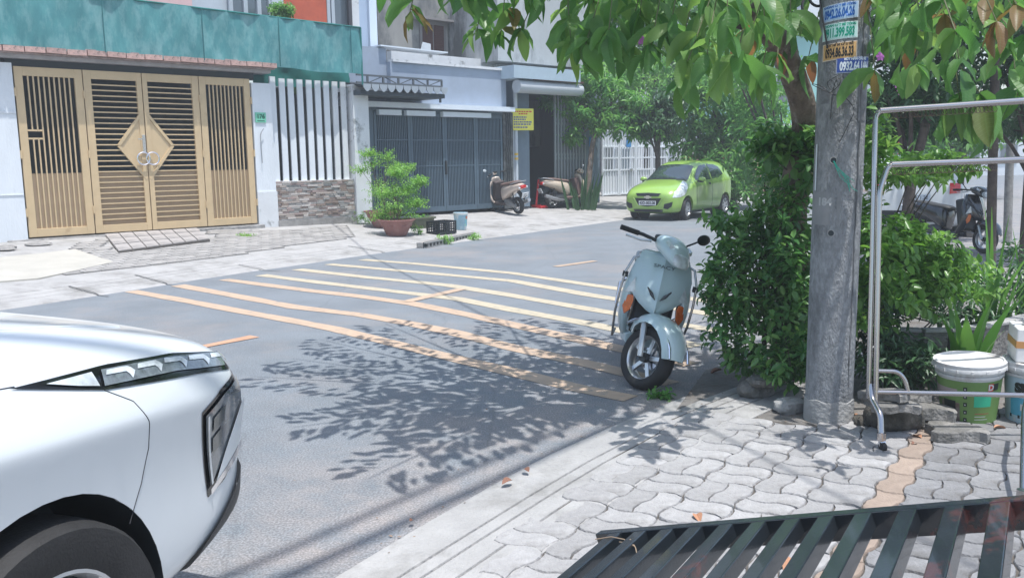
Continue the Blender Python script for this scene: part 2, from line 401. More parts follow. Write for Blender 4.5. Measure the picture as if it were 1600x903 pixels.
# darker sand bed showing in the joints
bq = [Vector((x, y, far_z(x, y) + .004)) for x, y in pv_poly]
bs, bl = .15, .26
mb = MB(); mb.box(-bl / 2 + .009, bl / 2 - .009, -bs / 2 + .008, bs / 2 - .008, -.02, .016)
bme = mb.mesh('block', blk_m)
cand = []
for i in range(-12, 50):
    for j in range(4, 42):
        p = o0 + u * ((i + (.5 if j % 2 else 0)) * bl) + n * (.9 + j * bs)
        if in_poly(p.x, p.y, pv_poly): cand.append((p.length, p))
cand.sort(key=lambda t: t[0]); tilt = Matrix.Rotation(-.063, 4, u)
rz_u = atan2(u.y, u.x); rest = MB()
for k, (d_, p) in enumerate(cand):
    z = far_z(p.x, p.y) + random.uniform(-.002, .004)
    if k < 300:
        inst('paving_block', bme, far_pave, (p.x, p.y, z), (.063 + random.uniform(-.01, .01), random.uniform(-.01, .01), rz_u + random.uniform(-.02, .02)))
    else:
        Mx = Matrix.Translation((p.x, p.y, z)) @ Matrix.Rotation(rz_u, 4, 'Z') @ Matrix.Rotation(.063, 4, 'X')
        rest.box(-bl / 2 + .009, bl / 2 - .009, -bs / 2 + .008, bs / 2 - .008, -.02, .016, Mx)
rest.build('paving_block', blk_m, far_pave, kind='stuff')
mb = MB()
for d_, p in cand:
    q = [p + u * (sx * bl * .5) + n * (sy * bs * .5) for sx, sy in ((-1, -1), (1, -1), (1, 1), (-1, 1))]
    mb.add([Vector((v.x, v.y, far_z(v.x, v.y) + .004)) for v in q], [(0, 1, 2, 3)])
struct(mb.build('sand_bed', mat('sand_bed', (.16, .15, .14), .95, var=.3, scale=10)))
# pale concrete patch poured over the paving at the left, and the tiled ramp up to the gate
def slab(pts, th, name, mt, lift=.02):
    q = [GF(x, y) for x, y in pts]; mb = MB(); nq = len(q)
    top = [Vector((p.x, p.y, far_z(p.x, p.y) + lift)) for p in q]
    c = sum(top, Vector()) / nq
    mb.add(top + [Vector((p.x, p.y, p.z - th)) for p in top] + [c], [(i, (i + 1) % nq, 2 * nq) for i in range(nq)] + [(i, i + nq, (i + 1) % nq + nq, (i + 1) % nq) for i in range(nq)])
    return struct(mb.build(name, mt))
slab([(-80, 440), (-30, 444), (60, 437), (120, 424), (178, 411), (150, 402), (118, 391), (60, 398), (0, 404), (-80, 412)], .04, 'concrete_patch', mat('patch', (.40, .385, .345), .8, var=.08, scale=2, bump=.2, bscale=40))
# near pavement: sand bed, zigzag pavers, each its own piece
bed = [G(700, 950), G(860, 812), G(955, 722), G(1050, 652)]
bed2 = [(p.x, p.y) for p in bed] + [tuple(G(x, y)[:2]) for x, y in [(1130, 652), (1250, 666), (1345, 668), (1440, 655), (1600, 640), (1850, 630)]] + [(5.2, 3.0), (4.0, .6), (-.9, .9)]
m = MB(); m.add([(x, y, .014) for x, y in bed2], [tuple(range(len(bed2)))])
near_pave = struct(m.build('near_pavement', mat('joint_sand', (.10, .09, .08), .95, var=.3, scale=20, bump=.5, bscale=60)))
e_i = Vector((-.1554, -.2296, 0)); e_j = Vector((.2082, -.1312, 0)); n0 = Vector((1.2009, 4.9187, 0))
def wav(t):                      # S-shaped paver edge
    t = t % 1.0; s_ = 1 if t < .5 else -1; q = (t % .5) / .5
    return s_ * .052 * min(1, min(q, 1 - q) * 3.6)
def paver_poly(i0, i1, j0, j1, n=8):
    pts = []
    for k in range(n): t = j0 + (j1 - j0) * k / n; pts.append((i0 + wav(t), t))
    for k in range(n): t = i0 + (i1 - i0) * k / n; pts.append((t, j1 + wav(t)))
    for k in range(n): t = j1 + (j0 - j1) * k / n; pts.append((i1 + wav(t), t))
    for k in range(n): t = i1 + (i0 - i1) * k / n; pts.append((t, j0 + wav(t)))
    return pts
def paver_mesh(poly, mt):
    cx = sum(p[0] for p in poly) / len(poly); cy = sum(p[1] for p in poly) / len(poly)
    def W(a, b, s_, z):
        p = e_i * (a - cx) + e_j * (b - cy); L = p.length; p = p * ((L - s_) / L if L > 0 else 1); return (p.x, p.y, z)
    n_ = len(poly); rings = [[W(a, b, .0052, -.03) for a, b in poly], [W(a, b, .0052, .002) for a, b in poly], [W(a, b, .010, .008) for a, b in poly]]
    mb = MB(); mb.loft(rings, cap0=False, cap1=True)
    mb.f = [f[::-1] for f in mb.f]
    return mb.mesh('paver', mt, True, 50), e_i * cx + e_j * cy
pav_m = mat('paver', (.32, .315, .315), .85, var=.14, scale=14, bump=.5, bscale=90, rnd=.13, dirt=(.19,.182,.175), dscale=4.5, dthr=(.52, .70))
pav_t = mat('paver_tan', (.30, .235, .19), .85, var=.12, scale=14, bump=.4, bscale=90, rnd=.1)
pav_d = mat('paver_worn', (.18, .175, .17), .9, var=.3, scale=18, bump=.9, bscale=60, rnd=.1)
pav_s = mat('paver_shade_dirt', (.215, .215, .22), .85, var=.2, scale=14, bump=.5, bscale=90, rnd=.16, dirt=(.12, .115, .11), dscale=4, dthr=(.50, .66))  # right of the tan row: shade and dirt both put into this grey
shapes = {}
def pav_shape(kind):
    if kind in shapes: return shapes[kind]
    a = {'H0': (0, .5, 0, 1), 'H1': (.5, 1, 0, 1), 'V0': (0, 1, 0, .5), 'V1': (0, 1, .5, 1)}[kind[:2]]
    poly = paver_poly(*a)
    # each corner is shared with the neighbours through the same S curve
    rj = random.Random(sum(map(ord, kind))); poly = [(a + rj.uniform(-.014, .014), b + rj.uniform(-.014, .014)) for a, b in poly]
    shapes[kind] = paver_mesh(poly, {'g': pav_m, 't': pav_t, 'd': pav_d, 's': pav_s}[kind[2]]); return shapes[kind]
plist = []
poly_in = bed2
for i in range(-8, 18):
    for j in range(-8, 16):
        if j == 4:
            plist.append((i, 4.0, 'V0t'))
            continue
        jj = j if j < 4 else j - .5
        if (i + j) % 2 == 1: ks = ['H0g', 'H1g']
        else: ks = ['V0g', 'V1g']
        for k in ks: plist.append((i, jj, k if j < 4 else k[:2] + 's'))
fin = []
for i, j, k in plist:
    k = k + random.choice('abcde'); c = n0 + e_i * i + e_j * j; me, cc = pav_shape(k); p = c + cc
    if in_poly(p.x, p.y, bed2) and p.y > .9: fin.append((hypot(p.x, p.y - .3), p, k))
fin = [f for f in fin if abs(f[1].x / (f[1].y + .3)) < 1.1]
fin.sort(key=lambda t: -1 if (t[1].y > 2.2) else 1)
rest = MB()
for q, (d_, p, k) in enumerate(fin):
    me, cc = pav_shape(k)
    if k[:3] == 'H0g' and (p - G(1235, 722)).length < .1: me = pav_shape('H0da')[0]
    z = .018 + random.uniform(-.003, .003); r = (random.uniform(-.012, .012), random.uniform(-.012, .012), random.uniform(-.015, .015))
    if q < 300: inst('paver', me, near_pave, (p.x, p.y, z), r)
    else:
        Mx = Matrix.Translation((p.x, p.y, z)); rest.add([Mx @ v.co for v in me.vertices], [tuple(pp.vertices) for pp in me.polygons])
if rest.v: rest.build('paver', pav_m, near_pave, kind='stuff')
# dark worn ground behind the pavers, round the tree
bedg = [(p[0], p[1]) for p in [G(1050, 652), G(1130, 652), G(1250, 666), G(1345, 668), G(1440, 655), G(1600, 640), G(1850, 630)]] + [(6.5, 6), (9, 9), (9.5, 13.5), (7.4, 11.2), (4.4, 8.9), (2.8, 7.55), (1.9, 6.75), (1.45, 6.35)]
m = MB(); m.add([(x, y, .012) for x, y in bedg], [tuple(range(len(bedg)))])
struct(m.build('soil', mat('soil', (.17, .16, .15), .95, var=.35, scale=6, bump=.9, bscale=30, dirt=(.10, .085, .07), dscale=3)))
# ================================================================== HOUSE WITH THE GOLD GATE
white = mat('white_wall', (.66, .70, .74), .8, var=.06, scale=2, bump=.2, bscale=40, dirt=(.42, .44, .45), dscale=2.2, dthr=(.56, .76), stretch=(1, 1, .3))
white_old = mat('white_wall_old', (.62, .64, .66), .85, var=.06, scale=3, bump=.3, bscale=40, dirt=(.16, .17, .17), dscale=2.6, dthr=(.56, .68))
gold = mat('gold_paint', (.55, .415, .245), .5, var=.06, scale=4, spec=.5, dirt=(.40, .27, .15), dscale=2.5, dthr=(.62, .76))
gold_d = mat('gold_sheet', (.30, .22, .14), .55, var=.06, scale=4)
steel = mat('stainless', (.72, .72, .74), .22, metal=1.0)
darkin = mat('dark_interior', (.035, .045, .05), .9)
A1, B1 = G(45, 373, .36), G(402, 350, .36)
F1 = Frame(A1, B1); GL = F1.L
def zt(px, py, v=0): return F1.hit(px, py, v)[1]
gtop = .36 + 2.93
# --- gate: a frame, two side leaves of upright bars, two middle leaves of flat bars with a diamond panel
gate = thing('metal_gate', 'gold painted metal gate of four leaves with a diamond panel and ring handles', 'gate', (A1.x, A1.y, .36), F1.rz)
H = 2.93
edges = [F1.hit(x, y)[0] for x, y in [(45, 373), (149, 366), (238, 360), (324, 355), (402, 350)]]
edges[0] = 0; edges[-1] = GL
def vbar(u, z0, z1, w_=.022, d=.03, nm='upright_bar', m_=gold, v=0):
    b = MB(); b.box(-w_ / 2, w_ / 2, -d / 2, d / 2, 0, z1 - z0); return inst(nm, b.mesh(nm, m_), gate, (u, v, z0))
def hbar(u0, u1, z, h_=.022, d=.03, nm='cross_bar', m_=gold, v=0):
    b = MB(); b.box(0, u1 - u0, -d / 2, d / 2, -h_ / 2, h_ / 2); return inst(nm, b.mesh(nm, m_), gate, (u0, v, z))
sheet_top = 1.12
for k in range(4):
    a, b_ = edges[k] + .008, edges[k + 1] - .008; st = .13; mid = k in (1, 2)
    f = MB()
    sl, sr = (st, st)
    if k == 1: sr = .09
    if k == 2: sl = .09
    f.box(a, a + sl, -.03, .03, .02, H); f.box(b_ - sr, b_, -.03, .03, .02, H)
    f.box(a + sl, b_ - sr, -.028, .028, H - .15, H); f.box(a + sl, b_ - sr, -.028, .028, .02, .16)
    f.build('leaf_frame', gold, gate, bevel=.004)
    i0, i1 = a + sl, b_ - sr
    s_ = MB(); s_.box(i0, i1, .018, .024, .16, sheet_top); s_.build('perforated_sheet', gold_d, gate)
    if not mid:
        n_ = 10
        for q in range(1, n_):
            u_ = i0 + (i1 - i0) * q / n_
            if k == 0 and q in (1, 2):
                vbar(u_, .16, 1.72); vbar(u_, 1.86, H - .15)
            else: vbar(u_, .16, H - .15)
        if k == 0:
            hbar(i0, i0 + (i1 - i0) * .3, 1.72, .03); hbar(i0, i0 + (i1 - i0) * .3, 1.86, .03); 
    else:
        cx = edges[2]; zc = 1.60; hw = .50; hh = .62
        n_ = 27
        for q in range(1, n_):
            z = .16 + (H - .31) * q / n_
            k_ = max(0, hw * (1 - abs(z - zc) / hh))
            if k == 1: hbar(i0, min(i1, cx - k_), z)
            else: hbar(max(i0, cx + k_), i1, z)
        s = -1 if k == 1 else 1
        d = MB(); d.prism([(cx + s * .02, zc - hh), (cx + s * .02, zc + hh), (cx + s * hw, zc)], -.012, .012, lambda p, q2, h_: (p, h_, q2)); d.build('diamond_panel', gold, gate)
        d = MB()
        for p0, p1 in (((cx + s * .03, zc + hh), (cx + s * hw, zc)), ((cx + s * hw, zc), (cx + s * .03, zc - hh))):
            d.bar((p0[0], -.012, p0[1]), (p1[0], -.012, p1[1]), .05, .045, (0, 1, 0))
        d.build('diamond_border', gold, gate)
for q, u_ in enumerate((edges[0], edges[1], edges[3], edges[4])):
    for z in (.45, 1.45, 2.5):
        h_ = MB(); h_.cyl((u_, -.045, z - .07), (u_, -.045, z + .07), .018, n=8); h_.build('hinge', gold, gate)
for s in (-1, 1):
    r = MB(); r.torus((edges[2] + s * .085, -.075, 1.36), .115, .014, 'y', 24, 6)
    r.build('ring_handle', steel, gate, True)
l = MB(); l.box(edges[2] - .075, edges[2] - .02, -.055, -.03, 1.48, 1.80); l.cyl((edges[2] - .045, -.05, 1.72), (edges[2] - .045, -.10, 1.72), .012); l.bar((edges[2] - .045, -.10, 1.72), (edges[2] - .17, -.10, 1.72), .02, .02)
l.build('lock_handle', steel, gate)
# dark room behind the gate: courtyard side walls, back wall and a roof, all real
court = thing('house', 'two storey house behind the gold gate with red wall panel and grey window frames', 'house', (A1.x, A1.y, 0), F1.rz)
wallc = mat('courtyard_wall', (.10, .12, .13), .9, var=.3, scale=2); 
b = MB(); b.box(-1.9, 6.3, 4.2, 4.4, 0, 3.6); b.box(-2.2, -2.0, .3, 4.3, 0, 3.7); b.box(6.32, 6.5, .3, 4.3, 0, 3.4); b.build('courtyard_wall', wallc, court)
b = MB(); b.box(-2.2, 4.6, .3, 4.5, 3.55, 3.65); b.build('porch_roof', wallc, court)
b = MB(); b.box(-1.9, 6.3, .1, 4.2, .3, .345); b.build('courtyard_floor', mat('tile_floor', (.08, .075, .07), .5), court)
# --- street wall: pillars, upright slats, stone facing
wall = thing('boundary_wall', 'white street wall with pillars, upright slats and split stone facing beside the gold gate', 'wall', (A1.x, A1.y, 0), F1.rz)
W1 = lambda px, py, v=0: F1.hit(px, py, v)
uL = -3.2
b = MB(); b.box(uL, -.02, -.05, .30, .12, 3.34); b.build('left_pillar', white, wall)
b = MB(); b.box(uL, -.022, -.062, -.05, 1.12, 1.13); b.box(uL, -.022, -.066, -.05, 2.50, 2.53); b.build('pillar_moulding', white, wall)
uR = GL + .02; u2 = W1(430, 300)[0]; u3 = W1(552, 300)[0]; u4 = W1(577, 300)[0]
b = MB(); b.box(uR, u2, -.05, .30, .12, 3.22); b.build('gate_pillar', white, wall)
b = MB(); b.box(uR - .01, u2 + .01, -.075, -.05, .1, 1.02); b.build('pillar_base', white_old, wall)
zs = W1(490, 282)[1]; ztp = W1(490, 127)[1]
b = MB(); b.box(u2, u3, -.02, .22, .05, zs); b.build('low_wall', white_old, wall)
b = MB(); b.box(u2, u3 + .02, -.10, -.02, .1, .40); b.build('plinth', mat('plinth', (.26, .25, .24), .9, var=.25, scale=6, bump=.6, bscale=30), wall)
ns = 9; pitch = (u3 - u2) / ns
sm = MB(); sm.box(-pitch * .31, pitch * .31, -.015, .02, 0, 1)
sme = sm.mesh('slat', white); sme2 = sm.mesh('slat', white_old)
for k in range(ns):
    inst('slat', sme if k < 7 else sme2, wall, (u2 + pitch * (k + .42), .06, zs), (0, random.uniform(-.004, .004), 0), (1, 1, ztp - zs + (.02 if k else .05)))
b = MB(); b.box(u3 + .02, u4, -.10, .34, .12, W1(570, 137)[1]); b.build('end_pillar', white_old, wall)
b = MB(); b.box(u3 - .02, u4 + .04, -.14, .38, W1(570, 137)[1], W1(570, 137)[1] + .045); b.build('pillar_cap', white_old, wall)
# split stone strips
st_ms = [mat('stone_%s' % nme, c, .85, var=.25, scale=25, bump=.6, bscale=60) for nme, c in (('beige', (.44, .38, .34)), ('brown', (.27, .21, .18)), ('grey', (.33, .32, .31)), ('pale', (.55, .51, .48)), ('rose', (.38, .29, .27)))]
sb = MB(); sb.box(-.5, .5, -.5, .5, -.5, .5)
sms = [sb.mesh('stone', q) for q in st_ms]
nrow = 19; rh = (zs - .42) / nrow; cnt = 0
for r_ in range(nrow):
    x = u2 - random.uniform(0, .1)
    while x < u3:
        L_ = random.uniform(.11, .24); a, b_ = max(x, u2), min(x + L_, u3)
        if b_ - a > .02 and cnt < 300:
            pr = random.uniform(.012, .042)
            inst('stone', random.choice(sms), wall, ((a + b_) / 2, -.02 - pr / 2, .42 + (r_ + .5) * rh), (0, 0, 0), (b_ - a - .004, pr, rh - .004)); cnt += 1
        x += L_
# --- eave over the gate: dark recess, grey lintel, pink brick course
eave = thing('eave', 'brick edged eave running above the gold gate under the green netting', 'eave', (A1.x, A1.y, 0), F1.rz)
zb = lambda x, y, v=-.15: F1.hit(x, y, v)
z0 = zb(200, 90)[1]; ue = zb(428, 120)[0]
b = MB(); b.box(uL, ue - .05, -.12, .8, gtop + .13, gtop + .193); b.build('lintel', mat('lintel', (.36, .35, .36), .8, var=.15, scale=5), eave)
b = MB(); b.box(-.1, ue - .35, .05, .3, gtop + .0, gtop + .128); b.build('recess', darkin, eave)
brm = mat('pink_brick', (.50, .33, .29), .9, var=.2, scale=12, bump=.5, bscale=50, rnd=.12, dirt=(.16, .13, .12), dscale=6, dthr=(.55, .65))
bb = MB(); bb.box(-.155, .155, -.08, .08, -.045, .045); bme_ = bb.mesh('brick', brm); x = uL + .2
while x < ue:
    inst('brick', bme_, eave, (x, -.24, gtop + .265 + random.uniform(-.006, .006)), (0, random.uniform(-.02, .02), random.uniform(-.02, .02))); x += .33
b = MB(); b.box(uL, ue, -.26, .6, gtop + .315, gtop + .335); b.box(uL, ue - .02, -.25, .5, gtop + .195, gtop + .215); b.box(uL, ue - .04, -.17, .3, gtop + .215, gtop + .315); b.build('mortar_bed', mat('mortar', (.30, .25, .24), .95, var=.4, scale=10, bump=.8, bscale=30), eave)
# --- teal shade netting
def cloth(name, P0, P1, zb0, zt0, zb1, zt1, mt, parent, v=-.28, nu=90, nz=14, seams=9, amp=.03):
    mb = MB(); vs = []
    for i in range(nu + 1):
        t = i / nu; uu = P0 + (P1 - P0) * t
        for k in range(nz + 1):
            s = k / nz; zz = (zb0 + (zb1 - zb0) * t) * (1 - s) + (zt0 + (zt1 - zt0) * t) * s
            zz += .015 * sin(t * 40) * (1 - s)
            vv = v + amp * sin(t * seams * pi) * (.4 + .6 * sin(pi * s)) + .018 * sin(uu * 7 + s * 4) + .012 * sin(uu * 17 - s * 9)
            vs.append((uu, vv, zz))
    mb.add(vs, [(i * (nz + 1) + k, (i + 1) * (nz + 1) + k, (i + 1) * (nz + 1) + k + 1, i * (nz + 1) + k + 1) for i in range(nu) for k in range(nz)])
    return mb.build(name, mt, parent, True)
teal = mat('teal_net', (.05, .215, .235), .8, col2=(.085, .29, .30), scale=3.5, bump=.5, bscale=220, dirt=(.18, .37, .38), dscale=2.4, dthr=(.46, .66), trans=.0, stretch=(2.0, 1, .8))
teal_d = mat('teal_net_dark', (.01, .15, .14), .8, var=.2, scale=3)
net = thing('shade_net', 'faded teal shade netting stretched along the balcony above the gold gate', 'netting', (A1.x, A1.y, 0), F1.rz)
v_ = -.28
c0 = zb(-60, 62, v_); c1 = zb(0, 71, v_); c2 = zb(566, 117, v_); t0 = zb(0, -25, v_); t2 = zb(566, 44, v_)
sl_b = (c2[1] - c1[1]) / (c2[0] - c1[0]); sl_t = (t2[1] - t0[1]) / (t2[0] - t0[0]); u0 = uL - .6
cloth('net_sheet', u0, c2[0], c1[1] + sl_b * (u0 - c1[0]), t0[1] + sl_t * (u0 - t0[0]), c2[1], t2[1], teal, net)
sm_ = MB()
for fx in (.02, .2, .38, .55, .7, .86):
    uu = u0 + (c2[0] - u0) * fx + 1.2
    if uu < c2[0]: sm_.box(uu - .008, uu + .008, v_ - .055, v_ - .045, c1[1] + sl_b * (uu - c1[0]) + .02, t0[1] + sl_t * (uu - t0[0]) - .02)
sm_.build('seam', mat('teal_seam', (.02, .14, .15), .8), net)
b = MB(); b.tube([(u0, v_, t0[1] + sl_t * (u0 - t0[0])), (c2[0], v_, t2[1])], .018); b.build('top_pipe', teal_d, net)
b = MB(); b.tube([(c2[0], v_, c2[1] - .25), (c2[0], v_, t2[1])], .02); b.build('corner_post', teal_d, net)
d0 = zb(420, 132, .3); d1 = zb(566, 133, .3)
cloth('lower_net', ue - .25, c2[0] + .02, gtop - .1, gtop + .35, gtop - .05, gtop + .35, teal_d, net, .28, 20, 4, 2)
# big leaves behind the slats
lfm = leaf_mat('banana_leaf', [(.10, .17, .06), (.16, .24, .09)], .3)
pl = thing('garden_plant', 'broad grey green leaves poking up behind the white slats', 'plant', F1.w(u2 + .5, .5, .3), 0)
for (px, py, wd, an) in [(460, 118, .16, .1), (495, 118, .20, .9), (508, 124, .12, 1.1)]:
    uu, zz = F1.hit(px, py, .45); c = F1.w(uu, .45, zz) - Vector(pl.location); b = MB(); pts = []
    ax = F1.u * sin(an) + Vector((0, 0, cos(an))); sx = F1.u * cos(an) - Vector((0, 0, sin(an)))
    vs = []
    for k in range(9):
        t = -1 + k / 4; w_ = wd * sqrt(max(0, 1 - t * t)) + .004
        for s in (-1, 0, 1): vs.append(c + ax * t * .42 + sx * w_ * s - F1.v * (.05 * (1 - abs(s)) + .1 * t * t))
    b.add(vs, [(k * 3 + s, k * 3 + s + 1, k * 3 + s + 4, k * 3 + s + 3) for k in range(8) for s in (0, 1)])
    b.build('leaf', lfm, pl, True)
# --- house number plate
hp = thing('house_number_plate', 'small green house number plate 176 on the white gate pillar', 'sign', (0, 0, 0))
uu, zz = F1.hit(407, 184, -.06); hp.location = F1.w(uu, -.06, zz); hp.rotation_euler = (0, 0, F1.rz)
b = MB(); b.box(-.115, .115, -.012, .006, -.10, .10); b.build('plate', mat('plate_green', (.16, .52, .36), .5), hp)
pg = mat('plate_dark_green', (.01, .10, .06), .5)
TX = Matrix.Rotation(pi / 2, 4, 'X')
text('number', '176', .125, pg, hp, Matrix.Translation((0, -.015, .018)) @ TX, .001, sx=.95, font_bold=.004)
b = MB(); b.box(-.08, .08, -.0145, -.012, -.075, -.058); b.build('small_print', pg, hp)
# paint roller left standing on the pillar
uu, zz = F1.hit(410, 255, -.09)
rl = thing('paint_roller', 'thin grey paint roller handle leaning on the white pillar below the number plate', 'roller', F1.w(uu, -.09, zz), F1.rz)
b = MB(); b.tube([(0, 0, 0), (-.01, 0, .55)], .008, 6); b.build('handle', mat('grey_metal', (.30, .31, .33), .5, metal=.4), rl)
b = MB(); b.tube([(-.01, 0, .55), (.0, -.02, .62), (.06, -.02, .70), (.03, -.02, .66)], .008, 6); b.build('roller_frame', MATS['grey_metal'], rl)
# --- upper storey of that house (its wall stands back from the netting)
hw = mat('pale_blue_wall', (.50, .56, .62), .8, var=.06, scale=1.5)
red_w = mat('red_wall', (.48, .10, .05), .8, var=.15, scale=3)
glass_d = mat('window_glass', (.10, .13, .16), .08, spec=.8)
vv = 1.0; hh = lambda x, y: F1.hit(x, y, vv)
def fbox(px0, px1, py_low, zhi, name, mt, v0=vv, th=.15, par=court):
    a = F1.hit(px0, py_low, v0)[0]; b_ = F1.hit(px1, py_low, v0)[0]; zl = F1.hit((px0 + px1) / 2, py_low, v0)[1] - .35
    q = MB(); q.box(a, b_, v0, v0 + th, zl, zhi); return q.build(name, mt, par)
HZ = 7.2
b = MB(); b.box(uL, F1.hit(512, 30, 1.2)[0], 1.2, 4.0, 3.66, HZ); b.build('upper_wall', hw, court)
fbox(222, 300, 3, HZ, 'pink_wall_panel', mat('pink_wall', (.62, .42, .42), .8, var=.1, scale=3), 1.05)
fbox(362, 424, 30, HZ, 'window', glass_d, 1.12, .06)
for x in (362, 385, 406, 424):
    fbox(x - 3, x + 3, 24, HZ, 'window_frame', mat('grey_frame', (.42, .47, .52), .6), 1.06, .06)
fbox(426, 444, 28, HZ, 'wall_strip', hw, 1.02)
fbox(445, 511, 33, HZ, 'red_wall_panel', red_w, 1.0)
fbox(520, 546, 38, HZ, 'window', glass_d, 1.12, .06)
fbox(546, 551, 40, HZ, 'drain_pipe', mat('dark_pipe', (.05, .05, .06), .6), .95, .08)
for x in (514, 521): fbox(x - 2, x + 3, 36, HZ, 'window_frame', MATS['grey_frame'], 1.05, .06)
fbox(551, 562, 42, HZ, 'wall_strip', white_old, 1.0)
# raised ramp to the gate: a lifted slab of paving with diagonal joints
rp_m = mat('ramp_paving', (.34, .32, .31), .85, var=.15, scale=5, bump=.3, bscale=50, dirt=(.20, .19, .185), dscale=2.4)
ramp = thing('ramp', 'low tiled ramp of grey paving leading up to the gold gate', 'ramp', (0, 0, 0))
def at(px, py, z): return G(px, py, z)
T = [at(163, 366, .35), at(308, 357, .35), at(328, 374, .27), at(185, 393, .24)]
ramp.location = T[0]; o = Vector(ramp.location)
b = MB(); q = [p - o for p in T]; b.add(q + [p - Vector((0, 0, .3)) for p in q], [(0, 3, 2, 1), (0, 4, 7, 3), (3, 7, 6, 2), (2, 6, 5, 1), (0, 1, 5, 4)]); b.build('ramp_body', MATS['joint_sand'], ramp)
def bil(a, b_): return (q[0] * (1 - a) + q[1] * a) * (1 - b_) + (q[3] * (1 - a) + q[2] * a) * b_
na, nb = 7, 3
for i in range(na):
    for j in range(nb):
        g_ = .04; sh = .12 * 0
        c4 = [bil((i + g_) / na, (j + g_ * 1.0) / nb), bil((i + 1 - g_) / na, (j + g_) / nb), bil((i + 1 - g_) / na, (j + 1 - g_) / nb), bil((i + g_) / na, (j + 1 - g_) / nb)]
        c = sum(c4, Vector()) / 4; up = Vector((0, 0, .012 + random.uniform(0, .004)))
        t = MB(); t.add([p - c for p in c4] + [p - c + up for p in c4], [(4, 5, 6, 7), (0, 4, 7, 3), (1, 2, 6, 5), (3, 7, 6, 2), (0, 1, 5, 4)][::1])
        t.f = [f[::-1] for f in t.f]
        inst('tile', t.mesh('tile', rp_m), ramp, c)
# threshold step and rubble along the foot of the wall
th = thing('threshold', 'rough dark concrete step under the gold gate', 'step', (A1.x, A1.y, 0), F1.rz)
b = MB(); b.box(-.35, GL + .1, -.16, .3, .1, .352); b.build('step_body', mat('rough_step', (.24, .235, .23), .95, var=.4, scale=8, bump=1, bscale=20), th, bevel=.02)
for (px, py, sx, sy, sz) in [(18, 372, .5, .22, .12), (60, 384, .45, .2, .07), (8, 392, .35, .2, .1)]:
    g = GF(px, py); s_ = thing('concrete_lump', ['big whitish broken concrete lump left of the gold gate', 'flat concrete piece lying before the left edge of the gold gate', 'small broken concrete piece at the left picture edge'][[18, 60, 8].index(px)], 'rubble', g, F1.rz) if 0 else None
    b = MB(); b.ell((0, 0, sz * .4), (sx / 2, sy / 2, sz * .6), 9, 5)
    b.v = [(x + random.uniform(-.02, .02), y + random.uniform(-.02, .02), max(0, z)) for x, y, z in b.v]
    o_ = b.build('concrete_lump', MATS['plinth'] if px != 18 else white_old); o_.location = g; o_.rotation_euler = (0, 0, F1.rz)
    tag(o_, ['whitish broken concrete lump at the foot of the white pillar left of the gate', 'flat concrete piece lying before the left edge of the gold gate', 'dark broken concrete piece nearest the left picture edge'][[18, 60, 8].index(px)], 'rubble', 'rubble along the gate wall')
# ================================================================== NEXT HOUSE: dark gate, beam, awning
A2, B2 = G(580, 337.5, .335), G(787, 324, .335)
F2 = Frame(A2, B2)
gr = mat('slate_paint', (.075, .115, .15), .5, var=.08, scale=4)
gr2 = mat('slate_sheet', (.035, .058, .078), .6, var=.15, scale=4)
blue_w = mat('blue_grey_wall', (.31, .37, .46), .8, var=.06, scale=1.2, bump=.1, bscale=40, dirt=(.25, .29, .35), dscale=.8, dthr=(.5, .8))
lite = mat('pale_beam', (.62, .68, .74), .8, var=.04, scale=3)
conc_o = mat('stained_concrete', (.30, .30, .29), .9, var=.18, scale=.7, bump=.3, bscale=20, dirt=(.10, .11, .12), dscale=.9, dthr=(.50, .66), stretch=(1, 1, .45))
dg = thing('metal_gate', 'dark slate coloured folding gate of close upright bars behind the potted shrubs', 'gate', (A2.x, A2.y, .335), F2.rz)
us = [F2.hit(x, 326)[0] for x in (588, 644, 697, 745, 786)]
Hg = F2.hit(700, 178)[1] - .335
for k in range(4):
    a, b_ = us[k] + .004, us[k + 1] - .004
    f = MB(); f.box(a, a + .07, -.025, .025, .0, Hg); f.box(b_ - .07, b_, -.025, .025, .0, Hg); f.box(a + .07, b_ - .07, -.023, .023, Hg - .09, Hg); f.box(a + .07, b_ - .07, -.023, .023, .0, .13); f.build('leaf_frame', gr, dg)
    s = MB(); s.box(a + .07, b_ - .07, .02, .026, .13, Hg - .09); s.build('back_sheet', gr2, dg)
    nb_ = max(8, int((b_ - a - .14) / .048)); bb = MB(); bb.box(-.0125, .0125, -.014, .014, 0, Hg - .22); me = bb.mesh('upright_bar', gr)
    for q in range(1, nb_): inst('upright_bar', me, dg, (a + .07 + (b_ - a - .14) * q / nb_, 0, .13))
    for z in (Hg * .47, Hg * .73): h_ = MB(); h_.box(a + .07, b_ - .07, -.018, .002, z - .012, z + .012); h_.build('cross_rail', gr, dg)
h_ = MB(); h_.box(us[2] - .02, us[2] + .03, -.06, -.025, Hg * .38, Hg * .52); h_.build('handle', mat('black_metal', (.02, .022, .025), .4), dg)
h2 = thing('house', 'blue grey house front with long pale beam above the dark slate gate', 'house', (A2.x, A2.y, 0), F2.rz)
hb = lambda x, y, v: F2.hit(x, y, v)
vb = -.32
ua = hb(572, 160, vb)[0] - .6; ub = hb(805, 170, vb)[0]; zl, zh = hb(700, 171, vb)[1], hb(700, 163.5, vb)[1]
b = MB(); b.box(ua, ub, vb, .5, zl, zh); b.build('beam', lite, h2)
b = MB(); b.box(ua, us[0] - .02, -.03, .25, .3, zl); b.build('jamb', gr, h2)
for a, b_ in ((590, 625), (633, 678), (690, 765)):
    q = MB(); q.box(hb(a, 170, -.1)[0], hb(b_, 170, -.1)[0], -.16, -.04, zl - .17, zl - .05); q.build('roller_cover', lite, h2)
b = MB(); b.box(ua, ub, -.03, .2, Hg + .345, zl + .01); b.build('lintel', gr, h2)
zp = hb(700, 104, 0)[1]
